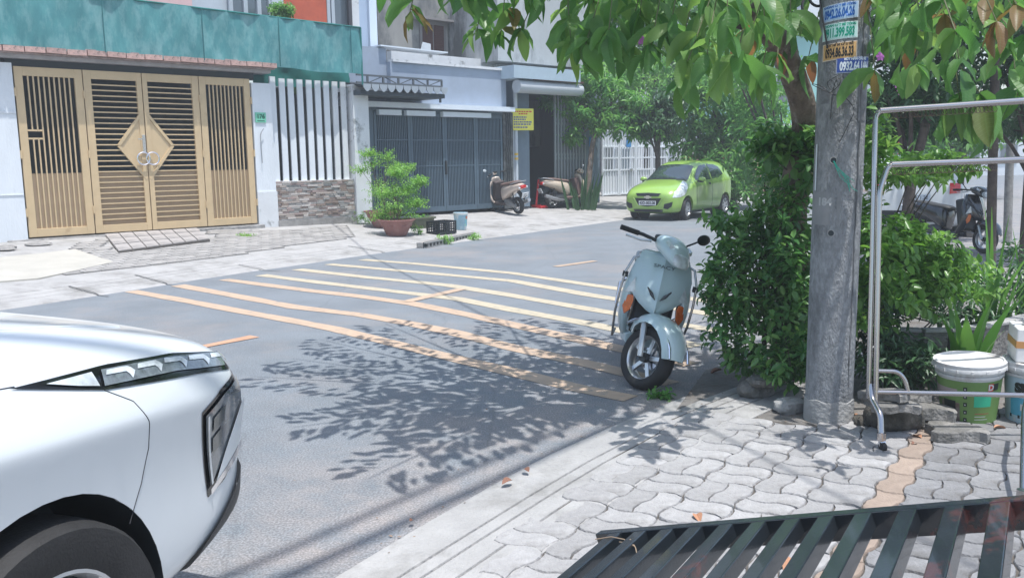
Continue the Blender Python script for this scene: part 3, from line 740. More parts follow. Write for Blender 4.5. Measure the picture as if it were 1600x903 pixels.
b = MB(); b.box(hb(610, 110, 0)[0], ub - .02, .0, .2, zh - .01, zp); b.build('parapet_wall', blue_w, h2)
b = MB(); b.box(ua, hb(610, 110, 0)[0] - .002, .15, .4, zh - .01, hb(600, 74, 0)[1]); b.build('side_wall', blue_w, h2)
b = MB(); b.box(hb(612, 100, 0)[0], ub + .02, -.06, .26, zp, zp + .06); b.build('parapet_cap', white_old, h2)
b = MB(); b.box(hb(612, 100, 1.2)[0], hb(800, 100, 1.2)[0], 1.2, 1.4, zp - .3, hb(700, 88, 1.2)[1]); b.build('rear_parapet', white_old, h2)
b = MB(); b.bar((hb(585, 73, .3)[0], .3, hb(585, 73, .3)[1]), (hb(690, 84, .3)[0], .3, hb(690, 84, .3)[1]), .5, .03); b.build('roof_sheet', lite, h2)
# inside the gate: floor and rear wall, in shade
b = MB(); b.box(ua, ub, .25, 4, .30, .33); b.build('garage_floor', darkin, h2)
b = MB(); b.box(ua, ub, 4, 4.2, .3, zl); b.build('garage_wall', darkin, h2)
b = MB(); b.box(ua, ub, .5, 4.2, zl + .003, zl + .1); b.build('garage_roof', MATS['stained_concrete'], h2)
# dark marbled pillar right of the gate, with cable runs
mar = mat('dark_marble', (.035, .04, .045), .3, col2=(.14, .15, .16), scale=9, bump=.1)
b = MB(); b.box(us[4] + .01, hb(801, 300, 0)[0], -.05, .3, .3, zl - .005); b.build('marble_pillar', mar, h2)
for k in range(3):
    x = hb(792 + 3 * k, 300, -.07)[0]; q = MB(); q.tube([(x, -.07, zl - .02), (x + .03, -.08, zl - .7), (x - .02, -.08, 1.9), (x + .04, -.075, 1.2), (x, -.07, .6)], .012, 6); q.build('cable', darkin, h2)
# scalloped awning with truss rail over it
aw = thing('awning', 'small dark corrugated awning with scalloped pale edge above the pale beam', 'awning', (A2.x, A2.y, 0), F2.rz)
va = -1.0; a0 = hb(566, 130, va); a1 = hb(699, 141, va); ztop0 = hb(574, 133, va)[1]; ztop1 = hb(699, 139, va)[1]
nsc = 11; dk = mat('awning_dark', (.045, .06, .075), .6); pe = mat('awning_edge', (.30, .34, .38), .6)
rings = 1
sh = MB(); vs = []; n_ = nsc * 8
for i in range(n_ + 1):
    t = i / n_; uu = a0[0] + (a1[0] - a0[0]) * t; zz = ztop0 + (ztop1 - ztop0) * t; c = .05 * abs(sin(pi * t * nsc)) 
    vs += [(uu, va, zz - c), (uu, .1, zz + .16 - c), (uu, va + .02, zz - c - .015), (uu, .1, zz + .145 - c)]
fs = []
for i in range(n_): fs += [(4 * i, 4 * i + 4, 4 * i + 5, 4 * i + 1), (4 * i + 2, 4 * i + 3, 4 * i + 7, 4 * i + 6), (4 * i, 4 * i + 2, 4 * i + 6, 4 * i + 4)]
sh.add(vs, fs); sh.build('corrugated_sheet', dk, aw, True, 60)
for k in range(nsc):
    u0_ = a0[0] + (a1[0] - a0[0]) * k / nsc; u1_ = a0[0] + (a1[0] - a0[0]) * (k + 1) / nsc; zz = ztop0 + (ztop1 - ztop0) * (k + .5) / nsc; c = MB(); poly = [(u0_ + .01, zz + .02), (u1_ - .01, zz + .02)] + [(u1_ - .01 - (u1_ - u0_ - .02) * j / 8, zz - .05 - .09 * sin(pi * j / 8)) for j in range(9)]
    c.prism(poly, va - .03, va - .015, lambda p, q, h_: (p, h_, q)); c.build('scallop', pe, aw)
b = MB(); b.box(a0[0], a1[0], va + .1, 0, ztop1 - .22, ztop1 - .12); b.build('underside_frame', dk, aw)
b = MB(); b.bar((hb(688, 160, va + .3)[0], va + .3, zh), (hb(688, 150, va + .3)[0], va + .3, ztop1 - .1), .04, .04); b.build('strut', dk, aw)
tr_m = mat('truss', (.10, .115, .13), .6)
t0 = hb(574, 118, -.4); t1 = hb(690, 126, -.4); zt_ = t0[1]; zb_ = hb(574, 130, -.4)[1]; zt1 = t1[1]; zb1 = hb(690, 136, -.4)[1]
for (za, zc) in ((zt_, zt1), (zb_, zb1)):
    b = MB(); b.bar((t0[0] - .3, -.4, za), (t1[0], -.4, zc), .04, .04); b.build('truss_chord', tr_m, aw)
for k in range(6):
    t = k / 5; uu = t0[0] + (t1[0] - t0[0]) * t; z1 = zt_ + (zt1 - zt_) * t; z2 = zb_ + (zb1 - zb_) * t
    b = MB(); b.bar((uu, -.4, z2), (uu, -.4, z1), .04, .04); b.build('truss_post', tr_m, aw)
    if k < 5: b = MB(); b.bar((uu, -.4, z1 if k % 2 else z2), (uu + (t1[0] - t0[0]) / 5, -.4, z2 if k % 2 else z1), .02, .02); b.build('truss_brace', tr_m, aw)
# pale column house between the two
def wallbox(fr, px0, px1, py, v, th, z0, z1, name, mt, par):
    a = fr.hit(px0, py, v)[0]; b_ = fr.hit(px1, py, v)[0]; q = MB(); q.box(a, b_, v, v + th, z0, z1); return q.build(name, mt, par)
nh = thing('house', 'narrow pale blue house corner standing between netting and the blue grey house', 'house', (A2.x, A2.y, 0), F2.rz)
wallbox(F2, 562, 578.5, 60, .9, 3, 2.2, 9, 'shaded_wall', mat('sky_blue_shaded', (.40, .50, .64), .8), nh)  # same blue house corner, shade of this face put into the colour
wallbox(F2, 578.5, 590, 60, .8, 3, 2.2, 9, 'lit_wall', mat('sky_blue_lit', (.62, .71, .82), .8), nh)  # same blue, lightened for the face that catches the light
z_o0, z_o1 = F2.hit(570, 127, .85)[1], F2.hit(570, 107, .85)[1]
wallbox(F2, 566, 577, 117, .82, .06, z_o0, z_o1, 'orange_panel', mat('orange_panel', (.60, .16, .07), .7), nh)
# tall stained concrete house behind
ch = thing('house', 'tall stained raw concrete house with a brown shuttered window behind the hanging leaves', 'house', (A2.x, A2.y, 0), F2.rz)
vc = 2.6
wallbox(F2, 591, 905, 60, vc, 6, 2.0, 11, 'rendered_wall', conc_o, ch)
wa, wb = F2.hit(659, 80, vc), F2.hit(691, 42, vc)
brn = mat('brown_shutter', (.10, .045, .04), .6, var=.15, scale=20)
fr_ = MB(); fr_.box(wa[0] - .08, wb[0] + .08, vc - .05, vc + .02, wa[1] - .08, wb[1] + .1); fo = fr_.build('window', mat('window_surround', (.24, .23, .23), .85), ch)
mid = (wa[0] + wb[0]) / 2
for a, b_ in ((wa[0], mid - .02), (mid + .02, wb[0])):
    q = MB(); q.box(a, b_, vc - .06, vc - .052, wa[1], wb[1]); q.build('shutter', brn, fo)
    for k in range(14):
        z = wa[1] + (wb[1] - wa[1]) * (k + .5) / 14; q = MB(); q.box(a + .03, b_ - .03, vc - .075, vc - .06, z - .02, z + .02); q.build('louvre', brn, fo)
q = MB(); q.box(wa[0] - .35, wb[0] + .35, vc - .3, vc, wb[1] + .1, wb[1] + .16); q.build('window_hood', MATS['window_surround'], ch)
q = MB(); q.prism([(F2.hit(657, 70, 2.2)[0], F2.hit(657, 80, 2.2)[1]), (F2.hit(673, 70, 2.2)[0], F2.hit(673, 82, 2.2)[1]), (F2.hit(673, 70, 2.2)[0], F2.hit(672, 69, 2.2)[1]), (F2.hit(661, 70, 2.2)[0], F2.hit(661, 66, 2.2)[1])], 2.2, 2.22, lambda p, z_, h_: (p, h_, z_)); q.build('broken_board', lite, ch)
# streak of black mould down the right of that wall
st = mat('mould_streak', (.045, .05, .055), .95, var=.5, scale=3, bump=.3)
# ================================================================== HOUSE WITH THE OPEN FRONT
A3, B3 = G(806, 322, .335), G(938, 313.5, .335)
F3 = Frame(A3, B3)
oh = thing('house', 'grey house with dark open front and half folded shutter beside the yellow notice', 'house', (A3.x, A3.y, 0), F3.rz)
pil = mat('slate_pilaster', (.15, .20, .25), .75, var=.08, scale=3)
ztop3 = F3.hit(830, 126, 0)[1]
def wb3(px0, px1, v, th, z0, z1, name, mt, par=oh): return wallbox(F3, px0, px1, 300, v, th, z0, z1, name, mt, par)
wb3(806, 828, 0, .4, .3, ztop3, 'pilaster', pil); wb3(914.5, 937, 0, .4, .3, ztop3, 'pilaster', pil)
zo = F3.hit(840, 146, 0)[1]
wb3(828.2, 914, .1, .3, zo, ztop3, 'lintel', pil)
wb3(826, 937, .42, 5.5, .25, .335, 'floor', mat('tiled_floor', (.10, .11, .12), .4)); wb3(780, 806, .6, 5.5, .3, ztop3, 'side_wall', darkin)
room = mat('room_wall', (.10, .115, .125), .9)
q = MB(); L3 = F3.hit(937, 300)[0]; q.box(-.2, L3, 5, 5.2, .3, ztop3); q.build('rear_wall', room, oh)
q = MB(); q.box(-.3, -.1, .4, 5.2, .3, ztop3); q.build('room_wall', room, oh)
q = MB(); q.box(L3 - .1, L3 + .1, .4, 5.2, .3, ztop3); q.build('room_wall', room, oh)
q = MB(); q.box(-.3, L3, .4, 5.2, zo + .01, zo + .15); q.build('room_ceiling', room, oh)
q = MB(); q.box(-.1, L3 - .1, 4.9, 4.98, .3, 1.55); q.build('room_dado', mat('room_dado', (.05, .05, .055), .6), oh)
q = MB(); q.box(-.3, L3 + .3, .3, 7, ztop3 + .5, 9.5); q.build('upper_wall', mat('weathered_wall', (.40, .42, .43), .85, var=.1, scale=1, dirt=(.10, .11, .115), dscale=.8, dthr=(.48, .62), stretch=(1, 1, .35)), oh)
# boxed canopy and rolled awning
q = MB(); q.box(F3.hit(803, 115, -.7)[0], F3.hit(907, 115, -.7)[0], -.7, .35, F3.hit(830, 123.5, -.7)[1], F3.hit(830, 104, -.7)[1]); q.build('canopy', mat('canopy_blue', (.36, .45, .52), .75, var=.06, scale=3), oh)
zc_ = F3.hit(840, 137, -.55)[1]; ux0, ux1 = F3.hit(809, 137, -.55)[0], F3.hit(908, 137, -.55)[0]
q = MB(); q.cyl((ux0, -.5, zc_), (ux1, -.5, zc_), .17, n=18); q.build('rolled_awning', mat('awning_roll', (.42, .45, .48), .7, var=.08, scale=3, stretch=(.3, 4, 4)), oh, True)
q = MB(); q.bar((F3.hit(833, 128, -.6)[0], -.62, zc_ + .2), (ux1, -.62, zc_ + .2), .06, .05); q.build('awning_rail', brn, oh)
# folding shutter of upright channels with lattice
fg = thing('folding_shutter', 'half drawn pale grey folding lattice shutter in the dark open front', 'shutter', (A3.x, A3.y, .335), F3.rz)
fm = mat('shutter_grey', (.28, .32, .33), .55)
ua3, ub3 = F3.hit(867, 300)[0], F3.hit(913, 300)[0]; Hs = zo - .345
bb = MB(); bb.box(-.02, .02, -.03, .03, 0, Hs); me = bb.mesh('channel', fm)
for k in range(11): inst('channel', me, fg, (ua3 + (ub3 - ua3) * k / 10, -.02, 0))
for row in range(3):
    zc0 = .35 + row * (Hs - .9) / 2.2
    for k in range(10):
        x0_ = ua3 + (ub3 - ua3) * k / 10; x1_ = ua3 + (ub3 - ua3) * (k + 1) / 10
        for s in (1, -1): q = MB(); q.bar((x0_, 0, zc0 + s * .16), (x1_, 0, zc0 - s * .16), .008, .018, (0, 1, 0)); q.build('lattice_strip', fm, fg)
# down pipe and yellow notice
dp = thing('down_pipe', 'pale grey down pipe with yellow tape beside the yellow notice', 'pipe', F3.w(F3.hit(807.5, 322, -.12)[0], -.12, .3), F3.rz)
q = MB(); q.cyl((0, 0, 0), (0, 0, F3.hit(807, 127, -.12)[1] - .3), .055, n=10); q.build('tube', mat('pipe_grey', (.50, .55, .60), .5), dp, True)
for z in (1.42, 1.30): q = MB(); q.cyl((0, 0, z), (0, 0, z + .06), .058, n=10); q.build('tape', mat('tape_yellow', (.75, .5, .08), .6), dp)
q = MB(); q.cyl((-.09, .02, 0), (-.09, .02, 2.2), .03, n=8); q.build('thin_tube', MATS['pipe_grey'], dp, True)
ys = thing('notice_board', 'yellow notice board with lines of blue and red print beside the pale down pipe', 'sign', (0, 0, 0))
us_, zs_ = F3.hit(816.5, 187, -.25); ys.location = F3.w(us_, -.25, zs_); ys.rotation_euler = (0, 0, F3.rz - .35)
q = MB(); q.box(-.33, .33, -.01, .012, -.29, .29); q.build('board', mat('notice_yellow', (.72, .68, .10), .5), ys, bevel=.01)
pr_r = mat('print_red', (.55, .05, .03), .6); pr_b = mat('print_blue', (.05, .07, .30), .6)
for k, (z, a, b_, mt) in enumerate([(.21, -.26, .28, pr_r), (.15, -.12, .14, pr_r), (.06, -.27, .12, pr_b), (0, -.27, .10, pr_b), (-.07, -.27, .27, pr_b), (-.13, -.27, .25, pr_b), (-.21, -.27, .14, pr_b)]):
    x = a; q = MB()
    while x < b_: w_ = random.uniform(.03, .08); q.box(x, min(x + w_, b_), -.0125, -.0105, z - .017, z + .017); x += w_ + .016
    q.build('print_line', mt, ys, kind='stuff')
# ================================================================== WHITE GATE
A4, B4 = G(940, 306.5, .31), G(1064, 300, .31)
F4 = Frame(A4, B4); L4 = F4.L
wg = thing('metal_gate', 'long white painted metal gate of thin upright bars behind the green car', 'gate', (A4.x, A4.y, .31), F4.rz)
wm = mat('white_metal', (.66, .70, .74), .5); H4 = F4.hit(970, 203)[1] - .31
nl = 5; step = L4 / nl
bb = MB(); bb.box(-.016, .016, -.016, .016, 0, H4 - .1); me = bb.mesh('upright_bar', wm)
for k in range(nl):
    a, b_ = k * step + .01, (k + 1) * step - .01
    f = MB()
    for x in (a, b_ - .06): f.box(x, x + .06, -.03, .03, 0, H4)
    for z in (.02, .86, H4 * .56, H4 * .73, H4 - .06): f.box(a + .06, b_ - .06, -.025, .025, z, z + .05)
    f.build('leaf_frame', wm, wg)
    q = MB(); q.box(a + .06, b_ - .06, .02, .026, .06, .88); q.build('lower_sheet', wm, wg)
    q = MB(); q.box(a + .06, b_ - .06, .02, .026, H4 * .74, H4 - .06); q.build('upper_sheet', wm, wg)
    nn_ = int((b_ - a) / .12)
    for j in range(1, nn_): inst('upright_bar', me, wg, (a + (b_ - a) * j / nn_, 0, .05))
blue_s = mat('blue_plate', (.04, .22, .50), .5)
q = MB(); uu, zz = F4.hit(981, 223); q.box(uu - .12, uu + .12, -.05, -.035, zz - .16 - .31, zz + .16 - .31); q.build('blue_plate', blue_s, wg)
q = MB(); uu, zz = F4.hit(984, 266); q.cyl((uu, -.06, zz - .31 - .05), (uu, -.06, zz - .31 + .05), .09, n=12); q.build('lock_box', steel, wg)
bp = thing('number_plate', 'small blue plate on the grey pilaster left of the white gate', 'sign', F3.w(F3.hit(925, 222, -.02)[0], -.02, F3.hit(925, 222, -.02)[1]), F3.rz)
q = MB(); q.box(-.12, .12, -.01, .015, -.14, .14); q.build('plate', blue_s, bp)
yh_ = thing('house', 'shaded house behind the white gate, mostly hidden by trees', 'house', (A4.x, A4.y, 0), F4.rz)
q = MB(); q.box(-.2, L4 + 1, 4.5, 9, .2, 8.0); q.build('front_wall', mat('shaded_house_wall', (.16, .18, .19), .85, var=.2, scale=1), yh_)  # deep shade behind the gate is put into this dark wall colour
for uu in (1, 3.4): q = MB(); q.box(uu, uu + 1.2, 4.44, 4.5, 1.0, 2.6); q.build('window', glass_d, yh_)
q = MB(); q.box(-.2, L4 + .3, .3, 4.4, .2, .3); q.build('yard_floor', conc, yh_)
# pink wall beyond the white gate with a red coping
pk = thing('boundary_wall', 'low pink and red brick wall beyond the far end of the white gate', 'wall', F4.w(L4 + .3, .2, 0), F4.rz - .12)
q = MB(); q.box(0, 9, 0, .2, .1, 1.55); q.build('wall_body', mat('pink_bricks', (.52, .30, .26), .85, var=.25, scale=6), pk)
q = MB(); q.box(-.05, 9.05, -.05, .25, 1.55, 1.68); q.build('coping', mat('red_coping', (.50, .10, .06), .8), pk)
q = MB(); q.box(.3, 1.3, .3, 2.4, .1, 2.7); q.build('red_post_wall', white_old, pk)
# green house and pale blocks farther down the street
def block(x0, x1, yb_, yt_, D, dep, name, label, mt, rows, cols, wm_, rz=None, roof=None):
    a = P(x0, 245, D); b_ = P(x1, 245, D); fr = Frame(a, b_); o = thing('house', label, 'house', (a.x, a.y, 0), fr.rz); Lw = fr.L
    zt_ = P((x0 + x1) / 2, yt_, D).z; q = MB(); q.box(0, Lw, 0, dep, -.05, zt_); q.build('wall', mt, o)
    for r_ in range(rows):
        for c_ in range(cols):
            u0_ = Lw * (c_ + .28) / cols; z0_ = .9 + r_ * 3.1
            if z0_ + 1.3 > zt_: continue
            q = MB(); q.box(u0_ - .06, u0_ + Lw * .44 / cols + .06, -.06, -.002, z0_ - .06, z0_ + 1.36); fo = q.build('window', wm_, o)
            q = MB(); q.box(u0_, u0_ + Lw * .44 / cols, -.075, -.062, z0_, z0_ + 1.3); q.build('pane', glass_d, fo)
    q = MB(); q.box(-.2, Lw + .2, -.25, dep, zt_, zt_ + .2); q.build('roof_edge', roof or MATS['white_wall'], o)
    for z_ in (3.0, 6.1):
        if z_ < zt_ - 1: q = MB(); q.box(-.03, Lw + .03, -.12, -.003, z_ - .1, z_ + .08); q.build('string_course', MATS['white_wall'], o)
    return o
grn = mat('mint_wall', (.30, .58, .56), .8, var=.06, scale=1)
block(1120, 1330, 300, 60, 40, 8, 'g', 'mint green house seen through the leaves left of the concrete pole', grn, 3, 3, MATS['white_wall'])
block(1205, 1420, 300, -60, 52, 10, 'p', 'tall pale grey block rising behind the mint green house', mat('pale_block', (.62, .64, .66), .8, var=.05, scale=1), 5, 4, MATS['grey_frame'])
block(1345, 1440, 300, 120, 60, 8, 'q', 'mint house far behind the stainless rack upright', grn, 2, 2, MATS['white_wall'])
block(1430, 1720, 300, 168, 62, 8, 'r', 'low white house far behind the parked white car', white, 1, 5, MATS['grey_frame'])
block(890, 1110, 300, 20, 58, 8, 's', 'pale house glimpsed above the white gate through the branches', MATS['pale_block'], 4, 4, MATS['grey_frame'])
# red sign seen through the hedge
rs = thing('roadside_sign', 'small red sign board glimpsed left of the white car roof', 'sign', P(1393, 300, 22) * 1, .1); rs.location.z = 0
zc_ = P(1393, 225, 22).z
q = MB(); q.box(-.22, .22, -.015, .015, zc_ - .13, zc_ + .13); q.build('board', mat('sign_red', (.62, .06, .08), .5), rs)
q = MB(); q.cyl((0, .02, 0), (0, .02, zc_ + .13), .02, n=6); q.build('post', steel, rs)
# ================================================================== THINGS ON THE FAR PAVEMENT
terra = mat('terracotta', (.27, .13, .115), .75, var=.15, scale=6, bump=.2, bscale=30, dirt=(.38, .27, .25), dscale=4, dthr=(.55, .75))
def bowl(px, py, r, h, label):
    g = GF(px, py); o = thing('plant_pot', label, 'pot', g, random.uniform(0, 6))
    prof = [(r * .55, 0), (r * .58, .02), (r * .70, h * .35), (r * .9, h * .75), (r * .97, h * .9), (r * 1.07, h * .93), (r * 1.07, h), (r * .95, h), (r * .9, h * .9)]
    b = MB(); b.lathe(prof, 32); b.build('bowl', terra, o, True, 40)
    b = MB(); b.lathe([(0.001, h * .86), (r * .92, h * .86)][::-1], 24, cap0=False); b.build('soil', MATS['soil'], o)
    for k in range(7):
        a = 2 * pi * k / 7; b = MB(); b.tube(bez((r * .86 * cos(a - .25), r * .86 * sin(a - .25), h * .72), (r * .85 * cos(a), r * .85 * sin(a), h * .45), (r * .86 * cos(a + .25), r * .86 * sin(a + .25), h * .72), 6), .009, 5); b.build('relief_ornament', terra, o)
    return o, g, h
pot2 = bowl(600, 355, .40, .36, 'rear brick red bowl shaped pot touching the stone faced wall')
pot1 = bowl(620, 368, .36, .33, 'front brick red bowl shaped pot with a bright green bushy shrub')
# crate
g = GF(690, 365); cr_o = thing('crate', 'black open plastic crate with slotted sides between planter and blue bucket', 'crate', g, F2.rz + .12)
bk = mat('black_plastic', (.016, .02, .024), .45)
sx, sy, sz = .52, .36, .27
bar = []
for s in (-1, 1):
    for (nm, L_, isx) in (('long_side', sx, True), ('short_side', sy, False)):
        b = MB(); off = (sy if isx else sx) / 2 * s
        def rb(a0, a1, z0_, z1_):
            if isx: b.box(a0, a1, off - .008, off + .008, z0_, z1_)
            else: b.box(off - .008, off + .008, a0, a1, z0_, z1_)
        h_ = L_ / 2 - (0 if isx else .009)
        rb(-h_, h_, sz - .035, sz); rb(-h_, h_, 0, .05)
        for k in range(3): z_ = .05 + (k + 1) * (sz - .085) / 4; rb(-h_ + .001, h_ - .001, z_ - .007, z_ + .007)
        for t in (-1, 1): rb(t * h_ - (.035 if t > 0 else 0), t * h_ + (.035 if t < 0 else 0), .05, sz - .035)
        nn_ = 7 if isx else 5
        for k in range(1, nn_): x = -h_ + 2 * h_ * k / nn_; w_ = .028 if (isx and k in (3, 4)) else .006; rb(x - w_, x + w_, .051, sz - .036)
        b.build(nm, bk, cr_o)
b = MB(); b.box(-sx / 2 + .02, sx / 2 - .02, -sy / 2 + .02, sy / 2 - .02, .005, .02); b.build('crate_base', bk, cr_o)
# dark green planter
g = GF(658, 356); pt = thing('planter', 'low olive green plastic planter with scrubby weeds behind the black crate', 'planter', g, F2.rz)
b = MB(); b.loft([[(x * .36 * s, y * .2 * s, z) for x, y in ((-1, -1), (1, -1), (1, 1), (-1, 1))] for s, z in ((.6, 0), (.74, .2), (.84, .2), (.84, .235), (.68, .235), (.66, .18))]); b.build('trough', mat('olive_plastic', (.10, .11, .07), .6, var=.15, scale=8), pt, bevel=.008)
def bucket(loc, r0, r1, h, label, body_m, rim_m, rz=0, lid=False, name='bucket'):
    o = thing(name, label, 'bucket', loc, rz)
    prof = [(r0 * .92, 0), (r0, .012), (r1, h)] + ([(r1 * .97, h), (r0 * .97, .03)] if not lid else [])
    b = MB(); b.lathe(prof, 32, cap1=lid); b.build('body', body_m, o, True, 40)
    for z in (h * .90, h * .96):
        b = MB(); rr = r0 + (r1 - r0) * z / h; b.lathe([(rr, z - .012), (rr + .010, z - .010), (rr + .010, z + .008), (rr, z + .010)], 32, cap0=False); b.build('rim', rim_m, o, True, 30)
    return o
bkt = bucket(GF(720, 359), .125, .155, .38, 'pale blue paint bucket standing right of the black crate', mat('bucket_blue', (.32, .50, .60), .5, var=.1, scale=6, dirt=(.6, .66, .68), dscale=5, dthr=(.5, .6)), mat('bucket_rim', (.62, .66, .66), .5), F2.rz)
b = MB()
nA = 12; vs = []
for i in range(nA + 1):
    a = -pi / 2 - .5 + 1.3 * i / nA + .5
    for z in (.08, .30): r_ = .125 + .03 * z / .38 + .002; vs.append((r_ * cos(a), r_ * sin(a), z))
b.add(vs, [(2 * i, 2 * i + 2, 2 * i + 3, 2 * i + 1) for i in range(nA)]); b.build('label_print', mat('label_blue', (.05, .30, .55), .5, col2=(.35, .55, .35), scale=14), bkt, True)
b = MB(); vs = []
for i in range(7):
    a = -pi / 2 + .15 + .6 * i / 6
    for z in (.24, .30): r_ = .125 + .03 * z / .38 + .004; vs.append((r_ * cos(a), r_ * sin(a), z))
b.add(vs, [(2 * i, 2 * i + 2, 2 * i + 3, 2 * i + 1) for i in range(6)]); b.build('label_print', mat('label_red', (.5, .15, .08), .5), bkt, True)
# kerb drain with grating
d0, d1 = G(672, 388, 0), G(746, 372, 0); e = (d1 - d0).normalized()
dr = thing('kerb_drain', 'concrete kerb drain with a grey slotted grate at the road edge', 'drain', d0, atan2(e.y, e.x))
Ld = (d1 - d0).length
b = MB(); b.box(-.05, Ld + .05, .12, .26, -.02, .112); b.build('drain_top', MATS['plinth'], dr, bevel=.015)
b = MB(); b.box(-.05, Ld + .05, .05, .10, .0, .02); b.box(-.05, Ld + .05, .05, .10, .085, .105); b.build('grate_frame', mat('grate_metal', (.28, .28, .28), .6, metal=.3), dr)
bb = MB(); bb.box(-.03, .03, -.02, .02, 0, .065); me = bb.mesh('grate_bar', MATS['grate_metal'])
for k in range(15): inst('grate_bar', me, dr, (Ld * (k + .5) / 15, .075, .02))
b = MB(); b.box(-.05, Ld + .05, .101, .118, .0, .11); b.build('drain_mouth', darkin, dr)
# red broom and dustpan in front of the open house
rd = mat('red_plastic', (.62, .03, .04), .45)
g = GF(838, 325); bm_ = thing('dustpan', 'red long handled dustpan on the ground by the brown scooter', 'dustpan', g, F3.rz)
b = MB(); b.box(-.02, .34, -.2, .18, 0, .012); b.box(-.02, .0, -.2, .18, .012, .09); b.box(0, .34, -.2, -.19, .012, .07); b.box(0, .34, .17, .18, .012, .07); b.build('pan', rd, bm_)
b = MB(); b.cyl((-.01, 0, .05), (.10, 0, .80), .03, n=8); b.build('handle', rd, bm_)
for k, (px, py) in enumerate([(847, 318), (853, 318)]):
    g = GF(px, py); b = MB(); b.ell((0, 0, .03), (.13, .05, .035)); o_ = b.build('slipper', MATS['black_plastic'], None, True); o_.location = g; o_.rotation_euler = (0, 0, .3 + k * .3)
    tag(o_, ['left one of two dark slippers by the dustpan', 'right one of two dark slippers by the dustpan'][k], 'slipper', 'slippers on the doorstep')
# cracked stain line across the pavement and loose shade cable
# ================================================================== VEHICLE HELPERS
from mathutils.bvhtree import BVHTree
def bvh_of(o):
    dg = bpy.context.evaluated_depsgraph_get(); ev = o.evaluated_get(dg); me = ev.to_mesh()
    t = BVHTree.FromPolygons([v.co.copy() for v in me.vertices], [tuple(p.vertices) for p in me.polygons]); ev.to_mesh_clear(); return t
def bake(o):
    dg = bpy.context.evaluated_depsgraph_get(); me = bpy.data.meshes.new_from_object(o.evaluated_get(dg)); old = o.data
    o.modifiers.clear(); o.data = me; me.name = old.name; bpy.data.meshes.remove(old)
    try: me.set_sharp_from_angle(angle=radians(38))
    except Exception: pass
    return o
def resamp(pl, n):
    d = [0]
    for a, b in zip(pl, pl[1:]): d.append(d[-1] + hypot(b[0] - a[0], b[1] - a[1]))
    out = []; T = d[-1]
    for i in range(n + 1):
        s = T * i / n; k = 0
        while k < len(pl) - 2 and d[k + 1] < s: k += 1
        f = (s - d[k]) / max(1e-9, d[k + 1] - d[k]); out.append((pl[k][0] + (pl[k + 1][0] - pl[k][0]) * f, pl[k][1] + (pl[k + 1][1] - pl[k][1]) * f))
    return out
def cast(bv, axis, a, b, off):
    """axis 'R','L' side (x,z); 'F' front (y,z); 'B' back; 'T' top (x,y)"""
    o, d = {'R': ((a, -5, b), (0, 1, 0)), 'L': ((a, 5, b), (0, -1, 0)), 'F': ((5, a, b), (-1, 0, 0)), 'B': ((-8, a, b), (1, 0, 0)), 'T': ((a, b, 5), (0, 0, -1))}[axis]
    h = bv.ray_cast(Vector(o), Vector(d))
    if h[0] is None:
        q = bv.find_nearest({'R': Vector((a, -.8, b)), 'L': Vector((a, .8, b)), 'F': Vector((1.5, a, b)), 'B': Vector((-1.8, a, b)), 'T': Vector((a, b, 1))}[axis]); return q[0] + q[1] * off
    nn = h[1]
    if nn.dot(Vector(d)) > 0: nn = -nn
    return h[0] + nn * off
def patch(name, bv, axis, top, bot, mt, par, off=.005, n=12, m_=5, smooth=True):
    t = resamp(top, n); b = resamp(bot, n); vs = []
    for i in range(n + 1):
        for k in range(m_ + 1):
            f = k / m_; vs.append(cast(bv, axis, t[i][0] * (1 - f) + b[i][0] * f, t[i][1] * (1 - f) + b[i][1] * f, off))
    mb = MB(); mb.add(vs, [(i * (m_ + 1) + k, (i + 1) * (m_ + 1) + k, (i + 1) * (m_ + 1) + k + 1, i * (m_ + 1) + k + 1) for i in range(n) for k in range(m_)])
    return mb.build(name, mt, par, smooth, 50)
def seam(name, bv, axis, pl, mt, par, r=.003, n=30):
    pts = [cast(bv, axis, a, b, .0) for a, b in resamp(pl, n)]
    mb = MB(); mb.tube(pts, r, 5); return mb.build(name, mt, par, True)
def carbody(st, par, mt, name='body', sub=2, tuck=0.0):
    """st rows: x, zlow, zmid, zbelt, hw, zsh, shw, ztop, rw, crown"""
    rings = []
    for (x, zl, zm, zb_, hw_, zs_, sw, ztp_, rw, cr) in st:
        h = [(0, zl), (hw_ * .84, zl), (hw_ * (.975 - tuck * .4), zl + .06), (hw_ * (1 - tuck), zm), (hw_ * (.985 + tuck * .1), zb_ - .022), (hw_ * (.985 + tuck * .2), zb_), (sw, zs_), (rw, ztp_ - .01), (rw * .62, ztp_ + cr * .6), (0, ztp_ + cr)]
        ring = [(x, -y, z) for y, z in h] + [(x, y, z) for y, z in h[-2:0:-1]]
        rings.append(ring)
    mb = MB(); mb.loft(rings)
    return mb.build(name, mt, par, True, sub=sub)
def cut_arches(body, cuts):
    cs = []
    for (x, z, r, y0, y1) in cuts:
        q = MB(); q.cyl((x, y0, z), (x, y1, z), r, n=40); c = q.build('arch_cutter', None); c.parent = body.parent
        m_ = body.modifiers.new('arch', 'BOOLEAN'); m_.operation = 'DIFFERENCE'; m_.object = c; m_.solver = 'EXACT'; cs.append(c)
    bpy.context.view_layer.update(); bake(body)
    for c in cs:
        me = c.data; bpy.data.objects.remove(c); bpy.data.meshes.remove(me)
rubber = mat('rubber', (.018, .018, .019), .75, var=.2, scale=20, bump=.2, bscale=120)
alloy = mat('alloy', (.62, .63, .65), .32, metal=.9)
chrome = mat('chrome', (.8, .8, .82), .12, metal=1)
blackp = mat('black_plastic', (.016, .02, .024), .45)
gloss_b = mat('gloss_black', (.008, .009, .011), .08, spec=.8)
glass_c = mat('car_glass', (.03, .045, .05), .03, spec=1.0, coat=.6)
